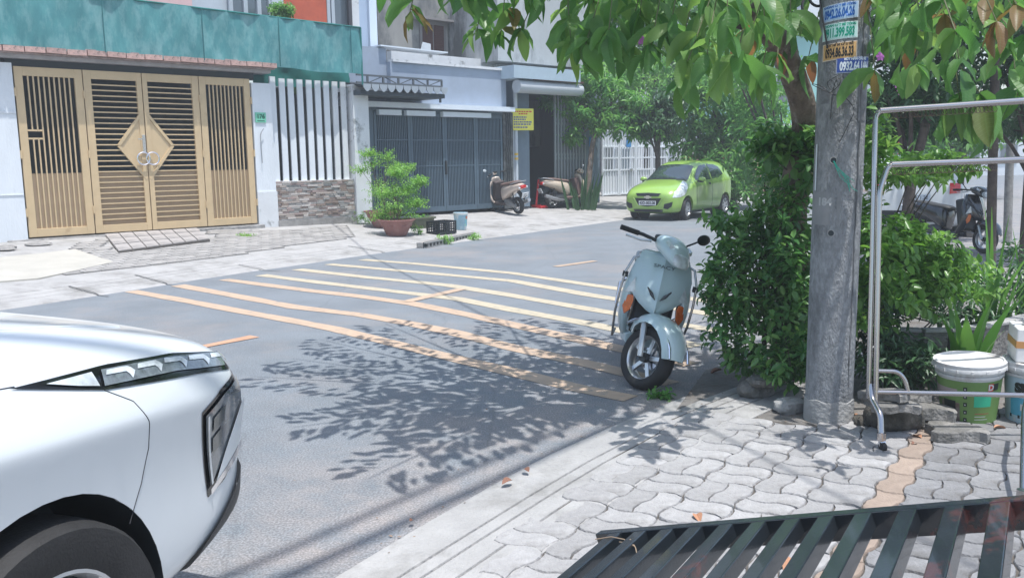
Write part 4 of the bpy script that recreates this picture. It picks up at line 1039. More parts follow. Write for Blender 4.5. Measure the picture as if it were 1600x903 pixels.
lens = mat('lamp_lens', (.55, .60, .63), .08, coat=1.0, spec=.8, var=.35, scale=14)
lens_d = mat('lamp_dark', (.10, .115, .13), .06, coat=1.0, spec=.9, var=.5, scale=10)
orange_l = mat('indicator_lens', (.62, .12, .02), .12, coat=.8, var=.25, scale=30)
red_l = mat('tail_lens', (.55, .02, .02), .12, coat=.8)
plate_w = mat('plate_white', (.70, .72, .74), .45); plate_i = mat('plate_ink', (.02, .02, .03), .5)
def car_wheel(par, x, y, r, wd, rimr, side, spokes=7, steer=0.0, rim_m=None, cap=True):
    M_ = Matrix.Translation((x, y, r)) @ Matrix.Rotation(steer, 4, 'Z') @ Matrix.Rotation(0 if side > 0 else pi, 4, 'Z')
    w_ = bpy.data.objects.new('wheel', None)
    b = MB(); b.lathe([(rimr * .97, -wd * .46), (r * .93, -wd * .5), (r * .985, -wd * .40), (r, -wd * .2), (r, wd * .2), (r * .985, wd * .40), (r * .95, wd * .49), (rimr * 1.12, wd * .5), (rimr * .99, wd * .43)], 48, ax='y', cap0=False)
    ty = b.build('wheel', rubber, par, True, 40, mtx=M_)
    rm = rim_m or alloy
    b = MB(); b.lathe([(rimr * .99, wd * .43), (rimr * .95, wd * .44), (rimr * .90, wd * .30), (rimr * .88, -wd * .3)], 40, ax='y', cap0=False)
    b.build('rim', rm, ty, True, 40)
    b = MB(); b.lathe([(.001, wd * .12), (rimr * .9, wd * .10)], 24, ax='y', cap0=False); b.build('brake_disc', darkin, ty)
    b = MB(); b.lathe([(.001, wd * .40), (rimr * .16, wd * .39), (rimr * .22, wd * .3), (rimr * .22, wd * .1)], 20, ax='y', cap0=False); b.build('hub_cap', rm, ty, True)
    for k in range(spokes):
        a = 2 * pi * k / spokes; c_, s_ = cos(a), sin(a); t = Vector((-s_, 0, c_)); d = Vector((c_, 0, s_)); q = MB(); vs = []
        for rr, hw_, dep in ((rimr * .14, .035, wd * .37), (rimr * .6, .028, wd * .34), (rimr * .95, .045, wd * .42)):
            for (s2, dy) in ((-1, 0), (1, 0), (1, -.03), (-1, -.03)): vs.append(d * rr + t * (hw_ * s2 * rimr / .22) + Vector((0, dep + dy, 0)))
        q.add(vs, [(i * 4 + k2, i * 4 + (k2 + 1) % 4, i * 4 + 4 + (k2 + 1) % 4, i * 4 + 4 + k2) for i in range(2) for k2 in range(4)]); q.build('spoke', rm, ty, True, 40)
    return ty
# ================================================================== GREEN HATCHBACK
gp = mat('green_paint', (.27, .45, .09), .28, coat=1.0, spec=.5)
th_ = radians(37); Fr = G(1070, 344, 0)
fwd = Vector((-sin(th_), -cos(th_), 0)); lft = Vector((cos(th_), -sin(th_), 0))      # the car's left side faces us
orig = Fr - lft * .70 - fwd * 1.19
car = thing('hatchback', 'bright green small hatchback parked at the far kerb facing us', 'car', (orig.x, orig.y, .0), atan2(fwd.y, fwd.x))
ST = [(1.90, .30, .42, .55, .52, .62, .50, .66, .42, .01), (1.84, .21, .42, .60, .66, .70, .58, .74, .46, .02), (1.68, .19, .42, .66, .76, .80, .66, .85, .50, .03),
      (1.35, .19, .46, .74, .79, .86, .72, .93, .56, .035), (1.0, .19, .48, .80, .79, .92, .72, 1.00, .58, .035), (.82, .19, .50, .83, .79, .94, .73, 1.05, .58, .03), (.55, .19, .50, .85, .79, .96, .74, 1.25, .58, .025),
      (.22, .19, .50, .87, .79, .98, .74, 1.44, .55, .025), (-.1, .19, .50, .88, .79, .99, .74, 1.50, .55, .025), (-.7, .19, .50, .92, .79, 1.02, .74, 1.50, .55, .025), (-1.25, .20, .52, .97, .79, 1.07, .74, 1.485, .55, .02),
      (-1.54, .22, .55, .99, .78, 1.10, .72, 1.43, .54, .02), (-1.69, .25, .55, .95, .75, 1.06, .69, 1.20, .52, .0), (-1.75, .36, .52, .75, .62, .82, .56, .88, .45, 0)]
bd = carbody(ST, car, gp)
bpy.context.view_layer.update(); bv = bvh_of(bd)
for s, ax in ((1, 'L'), (-1, 'R')):
    patch('window', bv, ax, [(.56, 1.10), (.32, 1.27), (.12, 1.37), (-.28, 1.41)], [(.60, 1.01), (.1, 1.0), (-.28, 1.01)], glass_c, car)
    patch('window', bv, ax, [(-.36, 1.41), (-.8, 1.40), (-1.02, 1.33)], [(-.36, 1.02), (-.8, 1.05), (-1.14, 1.14)], glass_c, car)
    seam('door_gap', bv, ax, [(.62, .98), (.66, .6), (.62, .3)], blackp, car, .004)
    seam('door_gap', bv, ax, [(-.32, 1.42), (-.32, .9), (-.30, .26)], blackp, car, .004)
    seam('door_gap', bv, ax, [(-1.08, 1.28), (-1.16, .95), (-.98, .62), (-.85, .28)], blackp, car, .004)
    patch('door_handle', bv, ax, [(-.18, .92), (-.06, .93)], [(-.18, .87), (-.06, .88)], blackp, car, .02, 4, 2)
    patch('headlight', bv, ax, [(1.72, .735), (1.48, .845), (1.18, .945), (.98, 1.0)], [(1.82, .60), (1.62, .60), (1.38, .65), (1.03, .94)], lens, car, .006, 14, 6)
    b = MB(); b.ell((.53, s * .86, 1.03), (.07, .10, .065), 14, 8); b.build('mirror', gp, car, True)
    b = MB(); b.ell((.52, s * .82, .985), (.08, .10, .04), 10, 6); b.build('mirror_base', blackp, car, True)
    patch('fog_lamp_recess', bv, 'F', [(s * .46, .44), (s * .58, .47), (s * .66, .50)], [(s * .44, .33), (s * .55, .31), (s * .64, .38)], blackp, car, .008, 8, 4)
    b = MB(); b.ell((1.82, s * .56, .40), (.02, .05, .05), 12, 8); b.build('fog_lamp', lens, car, True)
patch('windscreen', bv, 'T', [(.86, .60), (.92, .3), (.94, 0), (.92, -.3), (.86, -.60)], [(.30, .50), (.27, 0), (.30, -.50)], glass_c, car, .006, 16, 6)
patch('wiper_panel', bv, 'T', [(.96, .60), (1.01, 0), (.96, -.60)], [(.88, .60), (.95, 0), (.88, -.60)], blackp, car, .004, 16, 2)
patch('upper_grille', bv, 'F', [(-.36, .70), (0, .715), (.36, .70)], [(-.30, .635), (0, .63), (.30, .635)], blackp, car, .008, 14, 3)
patch('lower_grille', bv, 'F', [(-.38, .585), (0, .575), (.38, .585)], [(-.26, .40), (0, .37), (.26, .40)], blackp, car, .008, 14, 5)
patch('intake', bv, 'F', [(-.42, .30), (0, .305), (.42, .30)], [(-.40, .235), (0, .23), (.40, .235)], blackp, car, .008, 14, 3)
for z in (.27,): seam('intake_bar', bv, 'F', [(-.40, z), (.40, z)], alloy, car, .008, 14)
for s in (-1, 1): seam('intake_bar', bv, 'F', [(s * .18, .30), (s * .17, .235)], alloy, car, .006, 4)
seam('grille_trim', bv, 'F', [(-.42, .60), (-.28, .385), (0, .355), (.28, .385), (.42, .60)], gp, car, .012, 30)
xb = cast(bv, 'F', 0, .61, 0)
b = MB(); b.box(xb.x - .01, xb.x + .03, -.10, .10, .585, .625); b.box(xb.x - .01, xb.x + .029, -.045, .045, .565, .645); b.build('bow_tie_badge', mat('badge_silver', (.6, .58, .5), .3, metal=.6), car, bevel=.006)
xp = cast(bv, 'F', 0, .46, 0).x + .02
b = MB(); b.box(xp, xp + .012, -.24, .24, .405, .515); pl_ = b.build('number_plate', plate_w, car)
text('plate_text', '43D-003.08', .098, plate_i, pl_, Matrix.Translation((xp + .0135, 0, .46)) @ Matrix.Rotation(pi / 2, 4, 'Z') @ Matrix.Rotation(pi / 2, 4, 'X'), sx=.95, font_bold=.003)
b = MB(); b.box(-1.2, 1.4, -.66, .66, .16, .30); b.build('underbody', darkin, car)
cut_arches(bd, [(1.19, .30, .335, .45, 1.2), (1.19, .30, .335, -1.2, -.45), (-1.19, .30, .335, .45, 1.2), (-1.19, .30, .335, -1.2, -.45)])
for s in (-1, 1):
    car_wheel(car, 1.19, s * .70, .285, .17, .185, s, 7, .10); car_wheel(car, -1.19, s * .70, .285, .17, .185, s, 7)
    b = MB(); b.cyl((1.19, s * .45, .3), (1.19, s * .47, .3), .34, n=24); b.cyl((-1.19, s * .45, .3), (-1.19, s * .47, .3), .34, n=24); b.build('wheel_well', darkin, car, kind='stuff')
b = MB(); b.cyl((-.2, 0, 1.52), (-.32, 0, 1.60), .006, .003, 6); b.build('aerial', blackp, car)
# ================================================================== WHITE SUV (nose in the near left corner)
wp = mat('white_paint', (.62, .655, .68), .3, coat=.6, spec=.5)
thx = radians(19); fw = Vector((sin(thx), cos(thx), 0)); rt = Vector((cos(thx), -sin(thx), 0))
wface = Vector((-1.14, 2.02, 0))                       # outer face of the front right wheel on the ground
og = wface - rt * .90
suv = thing('suv', 'white SUV at the left picture edge, its nose with slim lamp and tall headlight', 'car', (og.x, og.y, 0), atan2(fw.y, fw.x))
SV = [(1.01, .455, .50, .56, .56, .585, .52, .60, .40, 0), (.99, .41, .52, .62, .70, .66, .65, .68, .50, 0), (.955, .37, .56, .72, .765, .80, .72, .86, .56, .01), (.925, .355, .60, .82, .785, .935, .735, .97, .58, .015), (.85, .33, .62, .85, .82, .99, .765, 1.04, .62, .02), (.64, .28, .62, .87, .855, 1.02, .79, 1.085, .66, .03),
      (.40, .26, .64, .90, .895, 1.05, .82, 1.135, .70, .045), (.0, .26, .66, .93, .91, 1.08, .83, 1.20, .72, .06), (-.45, .26, .66, .96, .905, 1.12, .825, 1.25, .70, .06), (-.70, .26, .66, .98, .90, 1.15, .82, 1.29, .68, .04),
      (-1.1, .26, .66, 1.02, .90, 1.17, .82, 1.48, .64, .03), (-1.45, .26, .66, 1.05, .90, 1.18, .81, 1.66, .62, .03), (-2.4, .26, .66, 1.06, .90, 1.19, .81, 1.70, .62, .03), (-3.1, .28, .66, 1.06, .90, 1.2, .80, 1.64, .60, .02),
      (-3.45, .32, .66, 1.04, .86, 1.16, .76, 1.38, .58, 0), (-3.58, .45, .66, .95, .78, 1.06, .70, 1.12, .55, 0)]
sb_ = carbody(SV, suv, wp, sub=3, tuck=.06)
bpy.context.view_layer.update(); bs_ = bvh_of(sb_)
lampm = mat('lamp_strip', (.15, .175, .195), .06, coat=1.0, spec=.9, var=.45, scale=22)
gapd = mat('gap_dark', (.03, .03, .035), .8)
for s, ax in ((-1, 'R'), (1, 'L')):
    # slim lamp running back along the bonnet edge: black housing, clear cells
    patch('lamp_housing', bs_, ax, [(-.02, 1.07), (.30, 1.055), (.60, 1.02), (.80, .98), (.93, .945)], [(.25, 1.0), (.48, .968), (.68, .94), (.80, .92), (.93, .895)], gloss_b, suv, .004, 26, 6)
    zl_ = lambda x: 1.052 - .03 * (x - .25) / .3 - .075 * max(0, x - .55)
    patch('lamp_lens', bs_, ax, [(x, zl_(x) - .004) for x in (.27, .42, .58, .72, .86)], [(x - .02, zl_(x) - .042) for x in (.27, .42, .58, .72, .86)], lampm, suv, .009, 24, 4)
    for k in range(5):
        x0 = .285 + k * .125; patch('light_guide', bs_, ax, [(x0, zl_(x0) - .008), (x0 + .085, zl_(x0 + .085) - .008), (x0 + .10, zl_(x0 + .1) - .022)], [(x0 - .012, zl_(x0) - .018), (x0 + .07, zl_(x0 + .07) - .020), (x0 + .075, zl_(x0 + .075) - .040)], lens, suv, .0115, 8, 2)
    patch('lamp_cell', bs_, ax, [(.08, 1.055), (.235, 1.048)], [(.17, 1.028), (.235, 1.012)], lens, suv, .009, 6, 3)
    # tall headlight set in the corner of the bumper
    patch('headlight_bezel', bs_, ax, [(.64, .825), (.76, .87), (.92, .895)], [(.69, .52), (.80, .54), (.945, .61)], gloss_b, suv, .003, 14, 14)
    patch('headlight', bs_, ax, [(.655, .81), (.76, .85), (.90, .875)], [(.70, .555), (.78, .62), (.895, .75)], lens_d, suv, .009, 12, 12)
    patch('headlight_fin', bs_, ax, [(.905, .80), (.925, .79)], [(.722, .555), (.915, .64)], wp, suv, .014, 10, 10)
    patch('lamp_projector', bs_, ax, [(.70, .79), (.77, .82)], [(.705, .74), (.77, .765)], glass_c, suv, .013, 6, 4)
    patch('lamp_projector', bs_, ax, [(.702, .72), (.765, .745)], [(.708, .665), (.757, .685)], glass_c, suv, .013, 6, 4)
    patch('lamp_edge', bs_, ax, [(.663, .805), (.672, .808)], [(.702, .56), (.712, .565)], lens, suv, .013, 2, 12)
    patch('chrome_strip', bs_, ax, [(.69, .55), (.80, .59), (.94, .65)], [(.69, .53), (.80, .565), (.94, .62)], chrome, suv, .016, 12, 2)
    seam('panel_gap', bs_, ax, [(.25, 1.0), (.33, .95), (.37, .88), (.375, .80), (.35, .70), (.30, .60)], gapd, suv, .0016, 44)
    seam('panel_gap', bs_, ax, [(-.70, 1.14), (-.4, 1.11), (.0, 1.072)], gapd, suv, .002)
    patch('window', bs_, ax, [(-1.0, 1.30), (-1.45, 1.56), (-2.0, 1.60)], [(-.92, 1.20), (-1.4, 1.20), (-2.0, 1.21)], glass_c, suv)
    patch('window', bs_, ax, [(-2.08, 1.60), (-2.9, 1.56)], [(-2.08, 1.21), (-3.0, 1.26)], glass_c, suv)
    seam('door_gap', bs_, ax, [(-.86, 1.15), (-.80, .7), (-.84, .35)], gapd, suv)
    seam('door_gap', bs_, ax, [(-2.04, 1.55), (-2.04, .9), (-2.0, .35)], gapd, suv)
    b = MB(); b.ell((-.95, s * .99, 1.20), (.09, .11, .08), 14, 8); b.build('mirror', wp, suv, True)
patch('windscreen', bs_, 'T', [(-.74, .66), (-.66, 0), (-.74, -.66)], [(-1.40, .58), (-1.36, 0), (-1.40, -.58)], glass_c, suv, .006, 16, 6)
patch('grille', bs_, 'F', [(-.46, .94), (0, .95), (.46, .94)], [(-.42, .62), (0, .6), (.42, .62)], gloss_b, suv, .006, 16, 6)
patch('bumper_skirt', bs_, 'F', [(-.62, .50), (0, .49), (.62, .50)], [(-.5, .43), (0, .42), (.5, .43)], blackp, suv, .01, 16, 4)
for s, ax in ((-1, 'R'), (1, 'L')):
    patch('bumper_skirt', bs_, ax, [(.60, .34), (.76, .42), (.97, .55)], [(.60, .30), (.78, .33), (.98, .47)], blackp, suv, .014, 14, 4)
    seam('bonnet_crease', bs_, 'T', [(-.5, s * .60), (.2, s * .62), (.62, s * .56)], wp, suv, .005)
cut_arches(sb_, [(0, .365, .412, .50, 1.2), (0, .365, .412, -1.2, -.50), (-2.7, .37, .42, .5, 1.2), (-2.7, .37, .42, -1.2, -.5)])
for s in (-1, 1):
    car_wheel(suv, 0, s * .79, .355, .22, .235, s, 5, 0, mat('alloy_light', (.66, .66, .67), .35, metal=.7)); car_wheel(suv, -2.7, s * .79, .355, .22, .235, s, 5)
    for xx in (0, -2.7):
        b = MB(); n_ = 26; vs = []
        for k in range(n_ + 1):
            a = -.25 + (pi + .5) * k / n_
            for (rr, yy) in ((.4085, s * .855), (.406, s * .84), (.405, s * .60), (.40, s * .5)): vs.append((xx + rr * cos(a), yy, .37 + rr * sin(a)))
        b.add(vs, [(4 * k + j, 4 * k + 4 + j, 4 * k + 5 + j, 4 * k + j + 1) for k in range(n_) for j in range(3)]); b.build('arch_liner', blackp, suv, True, 40)
        b = MB(); b.cyl((xx, s * .5, .37), (xx, s * .52, .37), .42, n=30); b.build('wheel_well', darkin, suv)
b = MB(); b.box(-3.4, .7, -.5, .5, .2, .34); b.build('underbody', darkin, suv)
# ================================================================== SCOOTERS
def sring(x, zc, hw_, hh_, n=16, p=.75, tilt=0):
    out = []
    for k in range(n):
        a = 2 * pi * k / n; c_, s_ = cos(a), sin(a)
        y = hw_ * math.copysign(abs(c_) ** p, c_); z = hh_ * math.copysign(abs(s_) ** p, s_); out.append((x + tilt * z, y, zc + z))
    return out
def xf(mb, M_): mb.v = [tuple(M_ @ Vector(v)) for v in mb.v]; return mb
def scooter(label, loc, head, paint, group=None, steer=0.0, lean=-.14, seat_m=None, inner=None, plate=None, guards=False, style=0, name='motor_scooter', mirrors=(1, -1), cat='scooter'):
    """head: unit vector the scooter points to; style 0 angular front with split signals, 1 rounded"""
    R_ = Matrix.Rotation(atan2(head.y, head.x), 4, 'Z') @ Matrix.Rotation(lean, 4, 'X')
    T = thing(name, label, cat, loc, 0, group); T.rotation_euler = R_.to_euler()
    inner = inner or blackp; seat_m = seat_m or mat('seat_black', (.03, .03, .03), .6)
    wr = .225; FX, RX = .66, -.60
    A0 = Vector((.43, 0, .95)); A1_ = Vector((.60, 0, .30)); ax = (A0 - A1_).normalized()
    S = Matrix.Translation(A0) @ Matrix.Rotation(steer, 4, ax) @ Matrix.Translation(-A0)
    def wheel(x, M_):
        b = MB(); b.lathe([(.155, -.046), (.19, -.058), (.210, -.052), (wr, -.022), (wr, .022), (.210, .052), (.19, .058), (.155, .046)], 40, ax='y', cap0=False); b.f += []
        w_ = xf(b, M_ @ Matrix.Translation((x, 0, wr))).build('wheel', rubber, T, True, 50)
        b = MB(); b.lathe([(.163, -.042), (.160, -.046), (.145, -.036), (.140, 0), (.145, .036), (.160, .046), (.163, .042)], 36, ax='y', cap0=False); xf(b, M_ @ Matrix.Translation((x, 0, wr))).build('rim', alloy, w_, True, 50)
        for k in range(5):
            a = 2 * pi * k / 5 + .3; b = MB(); b.bar((.03 * cos(a), 0, .03 * sin(a)), (.146 * cos(a), 0, .146 * sin(a)), .034, .028, (0, 1, 0)); xf(b, M_ @ Matrix.Translation((x, 0, wr))).build('spoke', alloy, w_, bevel=.004)
        b = MB(); b.cyl((0, -.05, 0), (0, .05, 0), .034, n=14); xf(b, M_ @ Matrix.Translation((x, 0, wr))).build('hub', blackp, w_, True)
        b = MB(); b.cyl((0, .022, 0), (0, .027, 0), .085, n=24); xf(b, M_ @ Matrix.Translation((x, 0, wr))).build('brake_disc', steel, w_)
        return w_
    wheel(FX, S); wheel(RX, Matrix.Identity(4))
    for s in (-1, 1):
        b = MB(); b.tube([(.565, s * .078, .47), (.60, s * .078, .38), (FX, s * .078, wr)], [.024, .022, .020], 10); xf(b, S).build('fork_leg', mat('fork_silver', (.45, .48, .50), .35, metal=.6), T, True)
    # front mudguard
    rings = []
    for k in range(9):
        a = radians(62 + 12 - 118 * 0) ; t = k / 8; a = radians(150 - 132 * t); rr = .268 + .03 * sin(pi * t); w_ = .05 + .075 * sin(pi * min(1, t * .9)) ** .6
        c = Vector((FX + rr * cos(a), 0, wr + rr * sin(a))); d = Vector((cos(a), 0, sin(a)))
        prof = [(-w_, -.055), (-w_ * .92, -.01), (-w_ * .5, .018), (0, .026), (w_ * .5, .018), (w_ * .92, -.01), (w_, -.055), (w_ * .8, -.05), (w_ * .7, -.012), (0, .008), (-w_ * .7, -.012), (-w_ * .8, -.05)]
        rings.append([c + d * z + Vector((0, y, 0)) for y, z in prof])
    b = MB(); b.loft(rings); xf(b, S).build('front_mudguard', paint, T, True, 50)
    if guards:
        for s in (-1, 1):
            pts = [Vector((FX + .30 * cos(a), s * .092, wr + .27 * sin(a) - .01)) for a in [radians(140 - 118 * k / 8) for k in range(9)]]
            b = MB(); b.tube(pts, .009, 6); xf(b, S).build('mudguard_rail', chrome, T, True)
            for k in (3, 5): q = MB(); q.ell(tuple(pts[k] + Vector((0, -s * .01, .01))), (.014, .012, .014), 8, 5); xf(q, S).build('rail_clip', blackp, T)
    # front shield: nose panel
    rows = [(.935, .40, .15, .03), (.92, .425, .175, .04), (.86, .46, .20, .055), (.78, .50, .222, .075), (.70, .53, .222, .085), (.63, .55, .185, .085), (.57, .562, .12, .06), (.53, .56, .055, .035), (.515, .555, .012, .01)] if style == 0 else \
           [(.97, .38, .09, .04), (.93, .42, .13, .06), (.86, .46, .17, .08), (.76, .50, .19, .10), (.64, .535, .18, .10), (.54, .545, .15, .09), (.46, .52, .10, .07), (.43, .50, .05, .03)]
    n_ = 14; rings = []
    for z, xc, w_, dp in rows:
        f_ = [(xc - dp * (abs(2 * k / n_ - 1) ** 1.6) * 1.2 + (.0 if k != n_ / 2 else .014), w_ * (1 - 2 * k / n_), z) for k in range(n_ + 1)]
        rings.append(f_ + [(xc - dp * 1.2 - .05, -w_ * .96, z), (xc - .17, 0, z), (xc - dp * 1.2 - .05, w_ * .96, z)])
    b = MB(); b.loft(rings); b.build('front_panel', paint, T, True, 28, sub=0 if style == 0 else 1)
    # side wings down to the footboard
    for s in (-1, 1):
        wrs = [(.87, .33, .10, .165), (.77, .36, .13, .225), (.65, .38, .165, .245), (.53, .38, .175, .25), (.43, .36, .165, .24), (.34, .31, .15, .215), (.27, .24, .13, .18)]
        rings = [[(xc + .06, s * yi, z), (xc + .075, s * (yi + yo) / 2, z), (xc + .04, s * yo, z), (xc - .03, s * (yo + .004), z), (xc - .06, s * yo * .96, z), (xc - .05, s * yi, z)] for z, xc, yi, yo in wrs]
        b = MB(); b.loft(rings)
        if s > 0: b.f = [f[::-1] for f in b.f]
        b.build('leg_shield', paint, T, True, 45, sub=1)
        if style == 0:
            b = MB(); b.prism([(.165, .61), (.222, .60), (.225, .51), (.20, .455), (.165, .50), (.155, .57)], .40, .482, lambda y, z, h: (h - (y - .14) * .55, s * y, z)); b.build('indicator', orange_l, T, bevel=.008)
            b = MB(); b.prism([(.18, .74), (.236, .61), (.16, .635), (.150, .60)], .40, .482, lambda y, z, h: (h - (y - .14) * .55, s * y, z)); b.build('position_lamp', lens, T, bevel=.006)
            b = MB(); b.tube([(.578, s * .018, .625), (.570, s * .048, .66), (.548, s * .085, .70)], [.004, .013, .004], 8); b.build('nose_slot', gloss_b, T, True)
        else:
            b = MB(); b.ell((.46, s * .15, .70), (.05, .045, .05), 10, 8); b.build('indicator', lens, T, True)
    b = MB(); b.box(.18, .33, -.15, .15, .34, .86); xf(b, Matrix.Translation((.26, 0, .6)) @ Matrix.Rotation(-.22, 4, 'Y') @ Matrix.Translation((-.26, 0, -.6))); b.build('inner_shield', inner, T, bevel=.03)
    b = MB(); b.loft([[(x, y * w_, z) for y, z in ((-.17, .235), (.17, .235), (.19, .30), (.15, .325), (-.15, .325), (-.19, .30))] for x, w_ in ((.36, .8), (.25, 1), (-.05, 1.05), (-.22, .85))]); b.build('floorboard', inner if style else paint, T, bevel=.01)
    b = MB(); b.box(-.10, .33, -.13, .13, .324, .334); b.build('foot_mat', blackp, T)
    # body under the seat to the tail
    b = MB(); b.loft([sring(-.02, .50, .13, .20, tilt=-.05), sring(-.10, .54, .165, .22), sring(-.28, .60, .18, .17), sring(-.48, .66, .185, .135), sring(-.68, .70, .165, .105), sring(-.86, .735, .115, .075), sring(-.96, .755, .05, .035)]); b.build('rear_body', paint, T, True, 50, sub=1)
    sz_ = Matrix.Translation((0, 0, -.06 if style == 0 else 0))
    b = MB(); b.loft([sring(.02, .735, .09, .03), sring(-.05, .765, .135, .045), sring(-.25, .775, .155, .050), sring(-.42, .80, .15, .052), sring(-.62, .825, .145, .052), sring(-.78, .84, .11, .035), sring(-.83, .84, .05, .012)]); xf(b, sz_); b.build('seat', seat_m, T, True, 50, sub=1)
    b = MB(); b.tube([(-.60, -.16, .80), (-.82, -.15, .845), (-.96, -.08, .865), (-.98, 0, .868), (-.96, .08, .865), (-.82, .15, .845), (-.60, .16, .80)], .014, 8); xf(b, sz_); b.build('grab_rail', mat('rail_grey', (.30, .32, .34), .4, metal=.5), T, True)
    b = MB(); b.loft([sring(-.90, .715, .10, .05), sring(-.965, .72, .085, .045), sring(-.99, .725, .05, .03)]); b.build('tail_lamp', red_l, T, True)
    for s in (-1, 1): b = MB(); b.ell((-.93, s * .115, .70), (.03, .03, .028), 8, 6); b.build('indicator', lens, T, True)
    # engine, drive case, exhaust, rear guard and plate
    b = MB(); b.loft([sring(-.12, .33, .09, .10), sring(-.35, .31, .10, .10), sring(-.52, .28, .07, .09)]); b.build('engine', mat('engine_grey', (.09, .095, .10), .5, metal=.3, var=.3, scale=20), T, True)
    b = MB(); b.loft([[(x, .085 + (.05 if k else 0), z) for k, z in ((0, z0_), (1, z0_ + .01), (1, z1_ - .01), (0, z1_))] for x, z0_, z1_ in ((-.16, .26, .40), (-.35, .22, .38), (-.58, .17, .30), (-.68, .19, .27))]); b.f = [f[::-1] for f in b.f]; b.build('drive_case', mat('case_silver', (.28, .29, .30), .4, metal=.5), T, bevel=.01)
    b = MB(); b.tube([(-.22, -.10, .22), (-.45, -.13, .23), (-.62, -.145, .27), (-.92, -.15, .36)], [.02, .045, .055, .05], 12); b.build('exhaust', mat('exhaust_grey', (.35, .36, .38), .4, metal=.6), T, True)
    b = MB(); b.bar((-.66, 0, .60), (-.96, 0, .42), .13, .02, (0, 1, 0)); b.v = [(x, y, z) for x, y, z in b.v]; b.build('rear_guard', blackp, T, bevel=.01)
    for s in (-1, 1): b = MB(); b.tube([(-.62, s * .10, .24), (-.58, s * .11, .56)], .018, 8); b.build('shock_absorber', blackp, T, True)
    pm = Matrix.Translation((-.985, 0, .505)) @ Matrix.Rotation(-.45, 4, 'Y')
    b = MB(); b.box(-.006, .006, -.095, .095, -.07, .07); po = b.build('number_plate', plate_w, T, mtx=pm)
    tm = Matrix.Translation((-.0075, 0, 0)) @ Matrix.Rotation(-pi / 2, 4, 'Z') @ Matrix.Rotation(pi / 2, 4, 'X')
    if plate:
        text('plate_text', plate[0], .05, plate_i, po, Matrix.Translation((0, 0, .03)) @ tm, .0005); text('plate_text', plate[1], .052, plate_i, po, Matrix.Translation((0, 0, -.03)) @ tm, .0005)
    if style == 0: S = S @ Matrix.Translation((0, 0, -.05))
    # bars, lamp, mirrors: they turn with the wheel
    hx = .405
    if style == 0:
        rings = [sring(hx + .19, .995, .075, .055, tilt=-.3), sring(hx + .155, 1.01, .105, .085, tilt=-.25), sring(hx + .08, 1.04, .125, .085, tilt=-.2), sring(hx, 1.06, .12, .07), sring(hx - .07, 1.055, .09, .045)]
        b = MB(); b.loft(rings); xf(b, S).build('headlamp_cowl', paint, T, True, 50, sub=1)
        b = MB(); b.loft([sring(hx + .13, 1.0, .09, .05, tilt=-.3), sring(hx + .185, .985, .085, .055, tilt=-.3), sring(hx + .212, .98, .06, .04, tilt=-.3)]); xf(b, S).build('headlamp', lens, T, True, 60, sub=1)
        for s in (-1, 1): b = MB(); b.loft([[(hx + .12 - y * .3, s * (.02 + y), 1.05 + z) for y, z in ((0, .01), (.09, .045), (.10, .02), (.02, -.03))], [(hx + .165 - y * .3, s * (.02 + y), 1.03 + z) for y, z in ((0, .01), (.09, .045), (.10, .02), (.02, -.03))]]); xf(b, S).build('headlamp_wing', lens, T, True)
    else:
        b = MB(); b.loft([sring(hx + .13, 1.03, .055, .05), sring(hx + .10, 1.035, .09, .08), sring(hx + .03, 1.05, .105, .085), sring(hx - .05, 1.06, .09, .05), sring(hx - .09, 1.06, .06, .03)]); xf(b, S).build('headlamp_cowl', paint, T, True, 50, sub=1)
        b = MB(); b.ell((hx + .105, 0, 1.035), (.045, .07, .06), 14, 10); xf(b, S).build('headlamp', lens, T, True)
    b = MB(); b.loft([sring(hx - .04, 1.09, .07, .02), sring(hx - .10, 1.08, .06, .025)]); xf(b, S).build('dashboard', blackp, T, True)
    for s in (-1, 1):
        b = MB(); b.tube([(hx - .03, s * .09, 1.055), (hx - .07, s * .20, 1.06), (hx - .12, s * .255, 1.055)], .013, 8); xf(b, S).build('handlebar', blackp, T, True)
        b = MB(); b.tube([(hx - .09, s * .225, 1.057), (hx - .155, s * .345, 1.05)], [.019, .019], 10); xf(b, S).build('grip', rubber, T, True)
        b = MB(); b.tube([(hx + .0, s * .17, 1.04), (hx - .02, s * .24, 1.02), (hx - .085, s * .335, 1.015)], [.010, .008, .009], 8); xf(b, S).build('brake_lever', alloy, T, True)
        if s in mirrors:
            b = MB(); b.tube([(hx - .05, s * .15, 1.03), (hx - .04, s * .22, 1.10), (hx - .03, s * .30, 1.16)], .007, 6); xf(b, S).build('mirror_stem', blackp, T, True)
            b = MB(); b.ell((0, 0, 0), (.018, .065, .042), 14, 8); xf(b, S @ Matrix.Translation((hx - .03, s * .345, 1.185)) @ Matrix.Rotation(.2 * s, 4, 'X')); b.build('mirror', blackp if style == 0 or style == 2 else lens, T, True)
    if guards:
        for s in (-1, 1):
            b = MB(); b.tube([(.36, s * .13, .90), (.40, s * .22, .87), (.43, s * .258, .76), (.44, s * .266, .62), (.42, s * .265, .46), (.36, s * .25, .33), (.26, s * .24, .25), (.0, s * .22, .25)], .0095, 8); b.build('side_guard', mat('guard_steel', (.40, .39, .39), .25, metal=1), T, True)
            for z, x, y in ((.74, .42, .255),): q = MB(); q.box(x - .02, x + .02, s * y - .02, s * y + .02, z - .02, z + .02); q.build('guard_clip', blackp, T, bevel=.005)
            b = MB(); b.tube([(-.25, s * .19, .36), (-.30, s * .25, .40), (-.62, s * .25, .52), (-.70, s * .20, .56)], .012, 8); b.build('rear_guard_rail', chrome, T, True)
    b = MB(); b.tube([(-.02, .12, .26), (.02, .17, .12), (.05, .235, .025)], .013, 8); b.box(.02, .09, .22, .26, .015, .03); b.build('side_stand', blackp, T)
    return T
